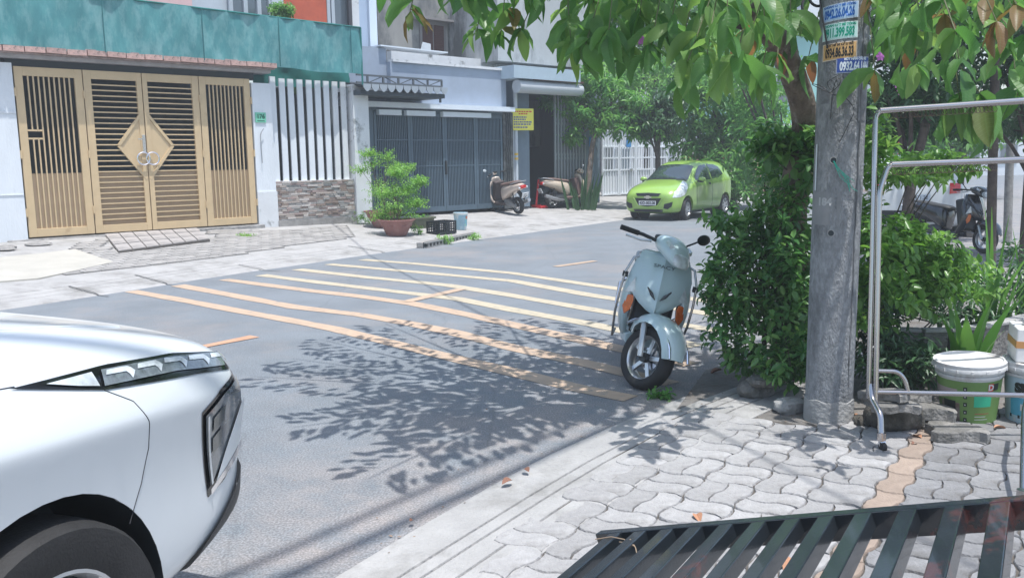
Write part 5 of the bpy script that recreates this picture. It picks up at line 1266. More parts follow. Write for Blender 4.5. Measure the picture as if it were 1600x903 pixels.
pale = mat('pale_teal_paint', (.46, .58, .61), .3, coat=.9, var=.03, scale=4)
g0 = G(1005, 603)
hd = Vector((-.13, -1, 0)).normalized(); lead_loc = Vector((g0.x, g0.y, 0)) - hd * .62 + Vector((-.05, 0, 0))
lead = scooter('pale blue green scooter on its side stand in the road with front wheel turned', lead_loc, hd, pale, None, .72, -.23, guards=True, mirrors=(1,))
text('model_script', 'SPACY', .035, blackp, lead, Matrix.Translation((.492, 0, .855)) @ Matrix.Rotation(radians(-25), 4, 'Y') @ Matrix.Rotation(pi / 2, 4, 'Z') @ Matrix.Rotation(pi / 2, 4, 'X'), .001, sx=1.5)
cream = mat('cream_paint', (.60, .50, .43), .3, coat=.8, var=.03, scale=4)
brn_s = mat('brown_seat', (.16, .10, .085), .6)
ga = GF(775, 328); gb = GF(815, 334); hd = (Vector((ga.x, ga.y, 0)) - Vector((gb.x, gb.y, 0))); hd = Vector((hd.x, hd.y, 0)).normalized()
# heading chosen so that both wheels stand where the photo shows them
mid = (ga + gb) / 2; hd = Vector((-.55, .83, 0)).normalized()
s1 = scooter('cream and brown scooter parked on bright concrete by the dark slate gate', (mid.x - .06, mid.y - .35, far_z(mid.x, mid.y - .35)), hd, cream, 'cream scooters on the far pavement', .25, -.12, brn_s, mat('dark_brown', (.06, .045, .045), .6), ('43E1', '228.08'), style=1)
g2 = GF(868, 325)
s2 = scooter('cream scooter seen from behind before the folding shutter, red tail lamp showing', (g2.x + .42, g2.y + .12, far_z(g2.x, g2.y)), Vector((.84, .50, 0)).normalized(), mat('cream_paint_dull', (.52, .43, .34), .35, coat=.6), 'cream scooters on the far pavement', -.2, -.10, brn_s, brn_s, ('43D1', '536.21'), style=1)
bpy.data.objects[s2.name].name = 'motor_scooter'
# ================================================================== PLANTS
rng = np.random.default_rng(11)
bark = mat('bark', (.15, .115, .09), .9, var=.4, scale=16, bump=1.0, bscale=40, dirt=(.27, .24, .21), dscale=9, dthr=(.54, .64), stretch=(1, 1, .6))
bark_d = mat('bark_dark', (.075, .06, .05), .95, var=.35, scale=9, bump=.8, bscale=35)
bark_g = mat('bark_grey', (.25, .245, .235), .9, var=.3, scale=8, bump=.7, bscale=35)
L_big = leaf_mat('leaf_big', [(.055, .155, .04), (.085, .205, .055), (.12, .26, .07), (.075, .19, .055), (.19, .32, .09), (.065, .165, .045)], .48, .38)
L_old = leaf_mat('leaf_turning', [(.16, .13, .04), (.20, .12, .05), (.12, .16, .05), (.24, .11, .06)], .42, .45)
L_hedge = leaf_mat('leaf_hedge', [(.04, .135, .036), (.06, .17, .045), (.09, .225, .06), (.16, .31, .085), (.05, .15, .04)], .32, .28)
L_sunlit = leaf_mat('leaf_sunlit', [(.085, .21, .04), (.13, .28, .06), (.19, .34, .09), (.075, .19, .04)], .4, .35)  # hedge green lightened to lime, sunlight put into the leaf colour
L_dark = leaf_mat('leaf_dark', [(.032, .085, .035), (.045, .11, .045), (.06, .135, .055)], .25, .4)
L_mid = leaf_mat('leaf_mid', [(.055, .18, .04), (.09, .25, .06), (.15, .32, .08), (.07, .20, .05)], .42, .4)
L_pot = leaf_mat('leaf_pot', [(.12, .29, .05), (.17, .37, .07), (.25, .45, .10), (.09, .24, .045)], .42, .4)
# veins on the single big leaves
for m_ in (L_big, L_old):
    t = m_.node_tree; N, L = t.nodes, t.links; b_ = N['Principled BSDF']
    tc = N.new('ShaderNodeTexCoord'); sp = N.new('ShaderNodeSeparateXYZ'); L.new(tc.outputs['Object'], sp.inputs[0])
    ab = N.new('ShaderNodeMath'); ab.operation = 'ABSOLUTE'; L.new(sp.outputs[1], ab.inputs[0])
    m1 = N.new('ShaderNodeMath'); m1.operation = 'MULTIPLY_ADD'; L.new(ab.outputs[0], m1.inputs[0]); m1.inputs[1].default_value = -.75; L.new(sp.outputs[0], m1.inputs[2])
    m2 = N.new('ShaderNodeMath'); m2.operation = 'MULTIPLY'; L.new(m1.outputs[0], m2.inputs[0]); m2.inputs[1].default_value = 13
    m3 = N.new('ShaderNodeMath'); m3.operation = 'PINGPONG'; L.new(m2.outputs[0], m3.inputs[0]); m3.inputs[1].default_value = .5
    cm = N.new('ShaderNodeMath'); cm.operation = 'LESS_THAN'; L.new(ab.outputs[0], cm.inputs[0]); cm.inputs[1].default_value = .008
    mr = N.new('ShaderNodeMapRange'); mr.inputs[1].default_value = .0; mr.inputs[2].default_value = .10; mr.inputs[3].default_value = 1; mr.inputs[4].default_value = 0; L.new(m3.outputs[0], mr.inputs[0])
    mx = N.new('ShaderNodeMath'); mx.operation = 'MAXIMUM'; L.new(mr.outputs[0], mx.inputs[0]); L.new(cm.outputs[0], mx.inputs[1])
    mc = N.new('ShaderNodeMix'); mc.data_type = 'RGBA'; src = b_.inputs['Base Color'].links[0].from_socket
    sc_ = N.new('ShaderNodeMath'); sc_.operation = 'MULTIPLY'; sc_.inputs[1].default_value = .38; L.new(mx.outputs[0], sc_.inputs[0])
    L.new(sc_.outputs[0], mc.inputs[0]); L.new(src, mc.inputs[6]); mc.inputs[7].default_value = (.16, .28, .10, 1); L.new(mc.outputs[2], b_.inputs['Base Color'])
    bp = N.new('ShaderNodeBump'); bp.inputs['Strength'].default_value = .35; bp.inputs['Distance'].default_value = .01; L.new(mx.outputs[0], bp.inputs['Height']); L.new(bp.outputs[0], b_.inputs['Normal'])
def big_leaf_mesh(mt, wd=.40, droop=.25, fold=.10, n=8, tw=0.0):
    vs = []
    for i in range(n + 1):
        t = i / n; w_ = wd / 2 * (sin(pi * min(1, t * .97 + .015)) ** .75) * (1 - .18 * t)
        if i == n: w_ = .004
        z = -droop * t * t; zz = fold * w_ / (wd / 2) * .5
        ww = .012 * sin(t * 19)
        for s in (-1, -.5, 0, .5, 1): vs.append((t, s * w_, z + abs(s) * zz + (ww * abs(s)) + tw * s * t * .1))
    fs = [(i * 5 + k, i * 5 + 5 + k, i * 5 + 6 + k, i * 5 + 1 + k) for i in range(n) for k in range(4)]
    mb = MB(); mb.add(vs, fs); return mb.mesh('leaf', mt, True, 60)
big_me = [big_leaf_mesh(L_big, .40, .22, .12), big_leaf_mesh(L_big, .47, .38, .16, tw=1), big_leaf_mesh(L_big, .33, .12, .08, tw=-1), big_leaf_mesh(L_big, .43, .55, .25, tw=2), big_leaf_mesh(L_big, .52, .3, .05, tw=-2), big_leaf_mesh(L_big, .38, .7, .3)]
old_me = [big_leaf_mesh(L_old, .42, .3, .2), big_leaf_mesh(L_old, .38, .15, .1)]
def leaf_rot(d, roll):
    d = Vector(d).normalized(); up = Vector((0, 0, 1)) if abs(d.z) < .98 else Vector((0, 1, 0))
    y = up.cross(d).normalized(); z = d.cross(y); M_ = Matrix((d, y, z)).transposed().to_4x4()
    return M_ @ Matrix.Rotation(roll, 4, 'X')
def cloud_mesh(name, pos, dirs, size, mt, tone=None, asp=.45, fold=.18, extra=False):
    """many small folded leaves in one mesh; pos, dirs (n,3)"""
    n = len(pos); pos = np.asarray(pos, float); d = np.asarray(dirs, float); d /= np.linalg.norm(d, axis=1)[:, None] + 1e-9
    up = np.tile([0, 0, 1.0], (n, 1)) + rng.normal(0, .35, (n, 3)); s = np.cross(up, d); s /= np.linalg.norm(s, axis=1)[:, None] + 1e-9; u_ = np.cross(d, s)
    sz = np.asarray(size, float).reshape(-1, 1) * np.ones((n, 1)); w_ = sz * asp / 2
    # base, left1, right1, mid, left2, right2, tip  (six-sided leaf with a folded midrib)
    b0 = pos; ml = pos + d * sz * .5 - u_ * sz * .02
    l1 = pos + d * sz * .30 + s * w_ * .92 + u_ * sz * fold * .5; r1 = pos + d * sz * .30 - s * w_ * .92 + u_ * sz * fold * .5
    l2 = pos + d * sz * .68 + s * w_ * .80 + u_ * sz * fold * .35; r2 = pos + d * sz * .68 - s * w_ * .80 + u_ * sz * fold * .35
    tp = pos + d * sz - u_ * sz * .12
    V = np.stack([b0, l1, r1, ml, l2, r2, tp], 1).reshape(-1, 3)
    k = np.arange(n)[:, None] * 7
    F = np.concatenate([k + np.array([[0, 3, 4, 1]]), k + np.array([[0, 2, 5, 3]])], 1).reshape(-1, 4); T = np.concatenate([k + np.array([[3, 6, 4]]), k + np.array([[3, 5, 6]])], 1).reshape(-1, 3)
    me = bpy.data.meshes.new(name); nv = len(V); nl = F.size + T.size
    me.vertices.add(nv); me.vertices.foreach_set('co', V.ravel())
    me.loops.add(nl); me.loops.foreach_set('vertex_index', np.concatenate([F.ravel(), T.ravel()]).astype(np.int32))
    npoly = len(F) + len(T); me.polygons.add(npoly)
    st_ = np.concatenate([np.arange(len(F)) * 4, F.size + np.arange(len(T)) * 3]).astype(np.int32); me.polygons.foreach_set('loop_start', st_)
    try: me.polygons.foreach_set('loop_total', np.concatenate([np.full(len(F), 4), np.full(len(T), 3)]).astype(np.int32))
    except Exception: pass
    me.update(calc_edges=True); me.validate()
    a = me.attributes.new('tone', 'FLOAT', 'POINT'); tn = rng.random(n) if tone is None else np.asarray(tone)
    a.data.foreach_set('value', np.repeat(tn, 7).astype(np.float32))
    me.materials.append(mt); return me
def sprig_cloud(ells, nsprig, per, size, spread=.06, seed=0, up=.4, shell=.55, droop=0.0):
    """leaf positions in rosettes/sprigs spread through ellipsoids (cx,cy,cz,rx,ry,rz,weight)"""
    r = np.random.default_rng(seed); ws = np.array([e[6] if len(e) > 6 else 1.0 for e in ells]); ws = ws / ws.sum()
    P_, D_, T_ = [], [], []
    for _ in range(nsprig):
        e = ells[r.choice(len(ells), p=ws)]; v = r.normal(0, 1, 3); v /= np.linalg.norm(v); rad = r.random() ** (1 - shell) if shell < 1 else 1
        c = np.array(e[:3]) + v * np.array(e[3:6]) * rad * (1 + r.normal(0, .10)); out = v * np.array([1, 1, .7]) + np.array([0, 0, up]); out /= np.linalg.norm(out); tone = r.random()
        a = r.normal(0, 1, 3); s1 = np.cross(out, a); s1 /= np.linalg.norm(s1); s2 = np.cross(out, s1)
        for k in range(per):
            an = 2.4 * k + r.normal(0, .3); t = k / per; q = c + out * spread * (t - .5) * 2.2
            d = out * (.45 - .2 * t + r.normal(0, .15)) + (s1 * cos(an) + s2 * sin(an)) + np.array([0, 0, -droop]); P_.append(q); D_.append(d); T_.append(tone + r.normal(0, .06))
    return np.array(P_), np.array(D_), np.array(T_)
def limb(o, pts, radii, mt, name='branch', n=8):
    b = MB(); p = [Vector(q) for q in pts]
    # smooth
    q = []; rr = []
    for i in range(len(p) - 1):
        p0 = p[max(0, i - 1)]; p1 = p[i]; p2 = p[i + 1]; p3 = p[min(len(p) - 1, i + 2)]
        for k in range(4):
            t = k / 4; q.append(.5 * ((2 * p1) + (p2 - p0) * t + (2 * p0 - 5 * p1 + 4 * p2 - p3) * t * t + (3 * p1 - p0 - 3 * p2 + p3) * t ** 3)); rr.append(radii[i] * (1 - t) + radii[i + 1] * t)
    q.append(p[-1]); rr.append(radii[-1]); b.tube(q, rr, n); return b.build(name, mt, o, True, 60)
# ------------------------------------------------------------------ the big leaved street tree
TB = Vector((2.0, 6.15, 0)); tree = thing('street_tree', 'leaning street tree with large drooping leaves rising from the hedge left of the concrete pole', 'tree', TB)
tp_ = [Vector((2.0, 6.15, 0)), P(1240, 470, 5.95), P(1237, 380, 5.95), P(1240, 300, 5.9), P(1258, 195, 5.75), P(1238, 115, 5.5), P(1200, 45, 5.25), P(1150, -10, 5.0), P(1070, -100, 4.8), P(1010, -170, 4.75)]
limb(tree, [p - TB for p in tp_], [.14, .12, .105, .095, .085, .08, .078, .075, .07, .06], bark, 'trunk', 12)
hub = tp_[-1]
SUNV = Vector((sd.x / sd.z, sd.y / sd.z, 1))
def toc(px, py, z): g = G(px, py); return g + SUNV * z
limb(tree, [P(1245, 130, 5.6) - TB, P(1236, 60, 5.7) - TB, P(1232, -20, 5.9) - TB, P(1250, -140, 6.2) - TB], [.05, .035, .03, .02], bark, 'branch')
limb(tree, [P(1180, 40, 5.2) - TB, P(1140, 30, 5.5) - TB, P(1080, -10, 6.0) - TB, P(1000, -40, 6.6) - TB], [.05, .035, .03, .02], bark_d, 'branch')
limb(tree, [P(1100, -60, 4.9) - TB, P(1250, -150, 4.9) - TB, P(1440, -140, 4.6) - TB, P(1600, -90, 4.2) - TB], [.06, .045, .035, .02], bark, 'branch')
twig_m = mat('green_twig', (.12, .13, .06), .7)
canopy = []        # (pos, dir, size)
def spray(p0, p1, sag, nleaf, size, w_=.5, both=True):
    """a leafy branch from p0 to p1 with paired leaves hanging from side twigs"""
    p0, p1 = Vector(p0), Vector(p1); ax = (p1 - p0); side = ax.cross(Vector((0, 0, 1))).normalized(); mid = (p0 + p1) / 2 + Vector((0, 0, sag)); pts = bez(p0, mid, p1, 8)
    limb(tree, [p - TB for p in pts[::2]], [.022, .016, .012, .008, .004], bark_d, 'twig', 5)
    for i in range(nleaf):
        t = .18 + .82 * (i + random.random()) / nleaf; k = t * 8; a = int(min(7, k)); q = pts[a].lerp(pts[a + 1], k - a); s = 1 if i % 2 else -1
        wloc = w_ * (1 - .55 * t) * random.uniform(.1, 1.0); c = q + side * s * wloc + Vector((0, 0, -.12 * wloc + random.uniform(-.05, .08)))
        d = ax.normalized() * random.uniform(.3, 1.0) + side * s * random.uniform(.3, 1.1) + Vector((0, 0, random.uniform(-.75, .05))); canopy.append((c, d, size * random.uniform(.7, 1.15)))
tips = [(392, 588), (455, 668), (455, 560), (575, 748), (500, 530), (540, 640), (600, 505), (640, 700), (700, 660), (760, 560), (820, 640), (790, 500), (880, 590), (930, 640), (940, 520), (1010, 560), (1090, 500), (1060, 590)]
for i, (px, py) in enumerate(tips):
    z = 3.15 + .5 * ((i * 37) % 10) / 10; tpnt = toc(px, py, z); h0 = hub.lerp(tpnt, .12) + Vector((0, 0, .15)); spray(h0, tpnt, .35, 120, .145, .52)
for i in range(16):   # crown above and to the right of the frame
    a = 2 * pi * i / 16; r_ = random.uniform(1.2, 2.4); c = Vector((2.1, 5.7, 3.5)) + Vector((cos(a) * r_, sin(a) * r_ * .9, random.uniform(-.2, .9)))
    if c.x > .9 and c.y < 5.2: continue
    spray(Vector((1.8, 5.5, 3.3)), c, .3, 34, .20, .45)
# hanging leaf clusters that come down into the picture: px, py (top of cluster), depth, leaves, length, turning
CL = [(598, -12, 5.2, 4, .16, 0), (640, 22, 5.2, 9, .19, 1), (690, -22, 5.0, 8, .20, 0), (722, -8, 5.0, 9, .22, 0), (745, 50, 5.6, 12, .19, 0), (765, -25, 5.2, 8, .20, 0), (782, 55, 5.4, 7, .17, 1), (800, 18, 5.4, 9, .20, 0), (830, -16, 5.2, 10, .20, 0), (812, 50, 5.4, 6, .19, 0),
      (860, -20, 5.6, 6, .18, 0), (885, 50, 5.2, 8, .18, 1), (893, 82, 5.0, 10, .20, 0), (915, 70, 4.8, 10, .21, 0), (925, 10, 5.2, 9, .20, 0), (950, 60, 4.7, 9, .20, 0), (960, -15, 5.0, 9, .20, 0), (975, 95, 4.9, 7, .18, 0), (1000, 25, 4.8, 9, .20, 0), (1015, 85, 4.6, 10, .21, 0), (1040, -20, 4.8, 9, .20, 0),
      (1045, 55, 4.6, 9, .20, 0), (1075, 95, 4.4, 8, .20, 0), (1068, 128, 4.6, 6, .18, 0), (1090, 30, 4.5, 8, .21, 0), (1105, 85, 4.1, 7, .20, 0), (1135, 42, 3.9, 9, .23, 0), (1150, 95, 4.0, 6, .20, 0), (1170, 60, 4.1, 7, .21, 0), (1195, 30, 4.3, 7, .21, 0), (1130, -30, 4.2, 6, .2, 0), (1215, 90, 4.6, 6, .20, 0), (1190, 110, 4.5, 5, .2, 0), (1235, 30, 4.7, 5, .18, 0), (1262, 95, 5.4, 5, .2, 1), (1205, -10, 4.6, 6, .2, 0),
      (1372, -15, 4.7, 6, .2, 1), (1385, 62, 4.9, 7, .18, 0), (1368, 118, 4.7, 4, .19, 0), (1405, 10, 4.5, 8, .2, 0), (1425, 60, 4.2, 8, .21, 0), (1440, 28, 4.0, 8, .21, 0), (1430, 105, 4.4, 5, .18, 0), (1470, -20, 4.0, 7, .2, 0), (1478, 30, 4.2, 6, .18, 1), (1495, 55, 3.7, 6, .19, 0), (1520, -10, 4.1, 7, .19, 1), (1545, 5, 4.0, 5, .17, 1), (1560, 40, 3.9, 6, .15, 1), (1570, 72, 4.2, 5, .15, 0), (1590, 10, 3.9, 7, .17, 1), (1540, 158, 5.1, 13, .30, 0), (1500, 160, 5.1, 6, .27, 0), (1590, 150, 5.2, 7, .26, 0), (1500, 100, 5.0, 4, .2, 0), (1615, 70, 4.2, 7, .18, 0)]
singles = []; cnt = 0
for (px, py, D, nl, ln, old) in CL:
    c = P(px, py, D)
    up = c + Vector((random.uniform(.05, .4), random.uniform(-.3, .5), random.uniform(.5, .9))) if px < 1300 else c + Vector((random.uniform(-.4, .1), random.uniform(-.1, .6), random.uniform(.4, .8)))
    mid = (c + up) / 2 + Vector((random.uniform(-.1, .1), 0, .12)); limb(tree, [up - TB, mid - TB, c - TB], [.0045, .0035, .003], twig_m, 'twig', 5)
    a0 = random.uniform(0, 6)
    for k in range(nl):
        a = a0 + 2.4 * k; t = k / nl; q = c.lerp(mid, t * .35 * random.random() * 2 if nl > 6 else .05)
        el = -random.uniform(.15, 1.45); d = Vector((cos(a) * .85, sin(a) * .85, el)); singles.append((q, d, ln * random.uniform(.6, 1.15), old))
def px_of(q):
    v = q - CO; z = v.dot(CF); return (800 + FPX * v.dot(CR) / z, 451.5 - FPX * v.dot(CU) / z, z)
# loose filler leaves higher up, so that the twigs are not bare
fill = []
for i in range(560):
    px = random.uniform(880, 1620); lim = 45 if px < 860 else (70 if px < 1300 else 120)
    if 1270 < px < 1375: continue
    py = random.uniform(-60, lim) * random.random() ** .3; D = random.uniform(4.9, 6.2) if px < 1300 else random.uniform(4.9, 6.0)
    fill.append((P(px, py, D), Vector((random.uniform(-1, 1), random.uniform(-1, 1), random.uniform(-1.3, -.1))), random.uniform(.10, .19)))
singles.sort(key=lambda s: -s[2] / px_of(s[0])[2])
for i, (q, d, ln, old) in enumerate(singles[:300]):
    me = random.choice(old_me if (old and random.random() < .65) or random.random() < .03 else big_me)
    o = bpy.data.objects.new('leaf', me); C.objects.link(o); o.parent = tree; M_ = Matrix.Translation(q - TB) @ leaf_rot(d, random.uniform(-.9, .9)) @ Matrix.Diagonal((ln, ln, ln, 1)); o.matrix_local = M_
rest = [(q, d, ln) for q, d, ln, old in singles[300:]] + canopy + fill
ps = np.array([tuple(q - TB) for q, d, l in rest]); ds = np.array([tuple(d) for q, d, l in rest]); sz = np.array([l for q, d, l in rest])
me = cloud_mesh('foliage', ps, ds, sz, L_big, asp=.42); o = bpy.data.objects.new('foliage', me); C.objects.link(o); o.parent = tree; o['kind'] = 'stuff'
# purple blossom
fl_m = mat('blossom', (.55, .16, .50), .6, trans=.3)
for (px, py, D) in [(1002, 63, 5.2), (1376, 88, 7.5), (1403, 131, 7.5), (1352 + 57, 142, 7.4)]:
    b = MB(); c = P(px, py, D) - TB; r_ = .022 if D < 6 else .03
    for k in range(6):
        a = k * 1.05; e = Vector((cos(a) * r_, random.uniform(-.01, .01), sin(a) * r_)); s = Vector((-sin(a), 0, cos(a))) * r_ * .5; b.add([c, c + e - s, c + e * 1.5, c + e + s], [(0, 1, 2, 3)])
    b.build('blossom', fl_m, tree)
# ------------------------------------------------------------------ generic small-leaved trees and shrubs
def plant_tree(name, label, base, trunk, ells, nsprig, per, size, mt, seed, bk=bark, cat='tree', group=None, asp=.42, up=.3, droop=0.0, spread=.12, limbs=6, r0=.09, shell=.6, nparts=0, extra=None):
    base = Vector(base); o = thing(name, label, cat, base, 0, group); tk = [Vector(t) - base for t in trunk]
    if tk: limb(o, tk, [r0 * (1 - .5 * i / (len(tk) - 1)) for i in range(len(tk))], bk, 'trunk' if cat == 'tree' else 'stem', 10)
    top = tk[-1] if tk else Vector((0, 0, .1)); r = random.Random(seed)
    for k in range(limbs):
        e = ells[k % len(ells)]; q = Vector(e[:3]) - base + Vector((r.uniform(-.5, .5) * e[3], r.uniform(-.5, .5) * e[4], r.uniform(-.4, .5) * e[5])); md = top.lerp(q, .5) + Vector((0, 0, -.08 * (q - top).length)); s_ = top if k % 2 or len(tk) < 2 else tk[-2]
        limb(o, [s_, md, q], [r0 * .4, r0 * .25, r0 * .08], bk, 'branch', 6)
    p_, d_, t_ = sprig_cloud(ells, nsprig, per, size, spread, seed, up, shell, droop); p_ = p_ - np.array(base)
    rr = np.random.default_rng(seed + 1); sz = size * rr.uniform(.65, 1.2, len(p_))
    if nparts:
        gp = p_ + np.array(base); dist = np.array([px_of(Vector(g))[2] for g in gp]); idx = np.argsort(dist); pick = idx[:nparts * 2:2]; msk = np.ones(len(p_), bool); msk[pick] = False
        one = [cloud_mesh('leaf', np.zeros((1, 3)), np.array([[1., 0, 0]]), 1.0, mt, tone=[0], asp=asp + v, fold=.18 + v) for v in (0, .06, .12)]
        for i in pick:
            ob = bpy.data.objects.new('leaf', one[i % 3]); C.objects.link(ob); ob.parent = o; l_ = float(sz[i]); ob.matrix_local = Matrix.Translation(Vector(p_[i])) @ leaf_rot(Vector(d_[i]), r.uniform(-.5, .5)) @ Matrix.Diagonal((l_, l_, l_, 1))
        p_, d_, t_, sz = p_[msk], d_[msk], t_[msk], sz[msk]
    ob = bpy.data.objects.new('foliage', cloud_mesh('foliage', p_, d_, sz, mt, t_, asp)); C.objects.link(ob); ob.parent = o; ob['kind'] = 'stuff'
    return o
def E(px, py, D, rx, ry, rz, w_=1.0): c = P(px, py, D); return (c.x, c.y, c.z, rx, ry, rz, w_)
# hedge round the tree: left mass, tall part, right part
hl = [E(1150, 400, 6.0, .20, .25, .22, .6), E(1180, 470, 6.0, .34, .35, .28, 1.1), E(1215, 520, 5.8, .30, .3, .32, 1.0), E(1150, 430, 5.9, .24, .3, .20, .7), E(1225, 575, 5.6, .18, .2, .12, .4), E(1120, 345, 6.0, .10, .15, .06, .14), E(1108, 425, 5.9, .10, .15, .05, .14), E(1128, 530, 5.8, .12, .15, .06, .16), E(1112, 460, 5.9, .08, .12, .05, .1), E(1160, 560, 5.9, .14, .2, .10, .3), E(1215, 330, 6.1, .24, .3, .28, .8), E(1170, 345, 6.2, .22, .3, .10, .4), E(1245, 250, 6.2, .16, .22, .22, .6), E(1205, 215, 6.3, .16, .2, .12, .35), E(1238, 420, 5.9, .2, .3, .4, .7), E(1140, 485, 5.9, .16, .2, .12, .35), E(1175, 380, 6.1, .26, .2, .10, .4), E(1240, 340, 5.75, .12, .12, .36, .4), E(1235, 460, 5.7, .18, .15, .4, .9), E(1195, 270, 6.1, .12, .2, .10, .2), E(1250, 540, 5.6, .12, .15, .22, .4)]
plant_tree('hedge', 'dense dark green hedge bush between the pale scooter and the concrete pole', (1.75, 6.0, 0), [(1.78, 6.0, 0), (1.8, 6.05, .5), (1.82, 6.1, 1.0)], hl, 640, 8, .074, L_hedge, 21, bark_d, 'bush', asp=.50, up=.35, spread=.05, limbs=16, r0=.022, nparts=300)
hr = [E(1410, 272, 6.0, .30, .25, .06, .5), E(1440, 250, 6.2, .3, .25, .07, .3), E(1490, 262, 6.3, .16, .2, .06, .2), E(1400, 372, 5.9, .28, .3, .14, .6), E(1450, 410, 5.9, .30, .3, .18, .8), E(1420, 455, 5.8, .34, .3, .14, .8), E(1370, 430, 5.6, .18, .2, .4, .6), E(1500, 440, 6.0, .26, .3, .16, .45), E(1365, 250, 5.9, .12, .2, .3, .4), E(1370, 230, 5.7, .1, .15, .2, .2), E(1345, 400, 6.0, .12, .2, .5, .7), E(1430, 430, 5.9, .35, .25, .25, .8)]
plant_tree('hedge', 'sunlit lime green hedge bush right of the concrete pole behind the steel rack', (2.7, 6.0, 0), [(2.7, 6.05, 0), (2.7, 6.1, .5), (2.6, 6.1, .9)], hr, 560, 8, .075, L_sunlit, 22, bark_d, 'bush', asp=.50, up=.35, spread=.05, limbs=18, r0=.02, nparts=300)
hd_ = [E(1405, 570, 5.7, .35, .25, .14, 1), E(1370, 520, 5.7, .16, .2, .3, .6), E(1500, 480, 6.6, .4, .3, .2, .5), E(1560, 500, 6.6, .35, .3, .3, .7), E(1590, 430, 7.0, .3, .3, .25, .5), E(1400, 450, 6.5, .4, .3, .25, .8), E(1250, 500, 6.4, .3, .3, .5, .8)]
plant_tree('shrub', 'dark narrow leaved shrub low behind the lime hedge and the paint tubs', (2.95, 6.5, 0), [(2.95, 6.5, 0), (2.95, 6.5, .4)], hd_, 420, 8, .085, L_dark, 23, bark_d, 'bush', asp=.3, up=.5, spread=.06, limbs=10, r0=.02)
# creeper on the trunk
cr = [E(1225, 235, 5.75, .16, .12, .08, .5), E(1200, 225, 5.8, .12, .1, .06, .4), E(1262, 215, 5.7, .10, .12, .12, .4), E(1270, 260, 5.7, .09, .12, .18, .5)]
plant_tree('creeper', 'leafy creeper clinging round the leaning trunk beside the pole', P(1245, 300, 5.85), [], cr, 90, 7, .085, L_hedge, 29, bark_d, 'creeper', asp=.6, spread=.04, limbs=3, r0=.012)
# tree before the open house, with spiky plants at its foot
gT = GF(915, 327); DT = px_of(gT)[2]
plant_tree('street_tree', 'slender forked tree with drooping bright leaves before the folding shutter', gT, [gT, P(921, 270, DT), P(926, 225, DT), P(936, 190, DT), P(955, 165, DT)],
           [E(880, 155, DT, .7, .5, .22, .8), E(915, 175, DT, .8, .6, .35, 1.1), E(960, 190, DT, .8, .6, .4, 1.2), E(895, 212, DT, .35, .3, .2, .4), E(985, 165, DT, .8, .6, .5, 1), E(930, 130, DT, .9, .6, .5, 1), E(1010, 205, DT, .5, .5, .3, .6), E(990, 110, DT + 1, 1.1, .8, .6, 1)],
           520, 9, .20, L_mid, 31, bark, asp=.38, up=-.2, droop=.5, spread=.16, limbs=10, r0=.10)
sp = thing('spiky_plant', 'clump of dark sword shaped leaves round the foot of the slender tree', 'plant', GF(908, 328))
for k in range(26):
    a = random.uniform(0, 6.3); r_ = random.uniform(.05, .42); h_ = random.uniform(.5, 1.15); c = Vector((r_ * cos(a), r_ * sin(a), 0)); ln = Vector((cos(a) * .22, sin(a) * .22, 1)).normalized(); s = ln.cross(Vector((0.1, 1, 0))).normalized() * .035
    b = MB(); b.add([c - s, c + s, c + ln * h_ * .5 + s * 1.1, c + ln * h_ + Vector((cos(a), sin(a), 0)) * .03, c + ln * h_ * .5 - s * 1.1, c + ln * h_ * .5 + Vector((0, .03, 0))], [(0, 1, 2, 5), (0, 5, 4), (5, 2, 3), (5, 3, 4)]); b.build('leaf', L_dark, sp)
plant_tree('small_tree', 'small round headed dark tree behind the roof of the green car', P(1028, 300, 25) * 1, [P(1028, 300, 25), P(1028, 250, 25), P(1026, 215, 25)], [E(1030, 190, 25, .75, .6, .55, 1), E(1045, 165, 25, .6, .5, .35, .6), E(1008, 200, 25, .4, .4, .3, .4)], 300, 8, .17, L_dark, 32, bark_d, asp=.5, up=.2, limbs=7, r0=.09, spread=.14)
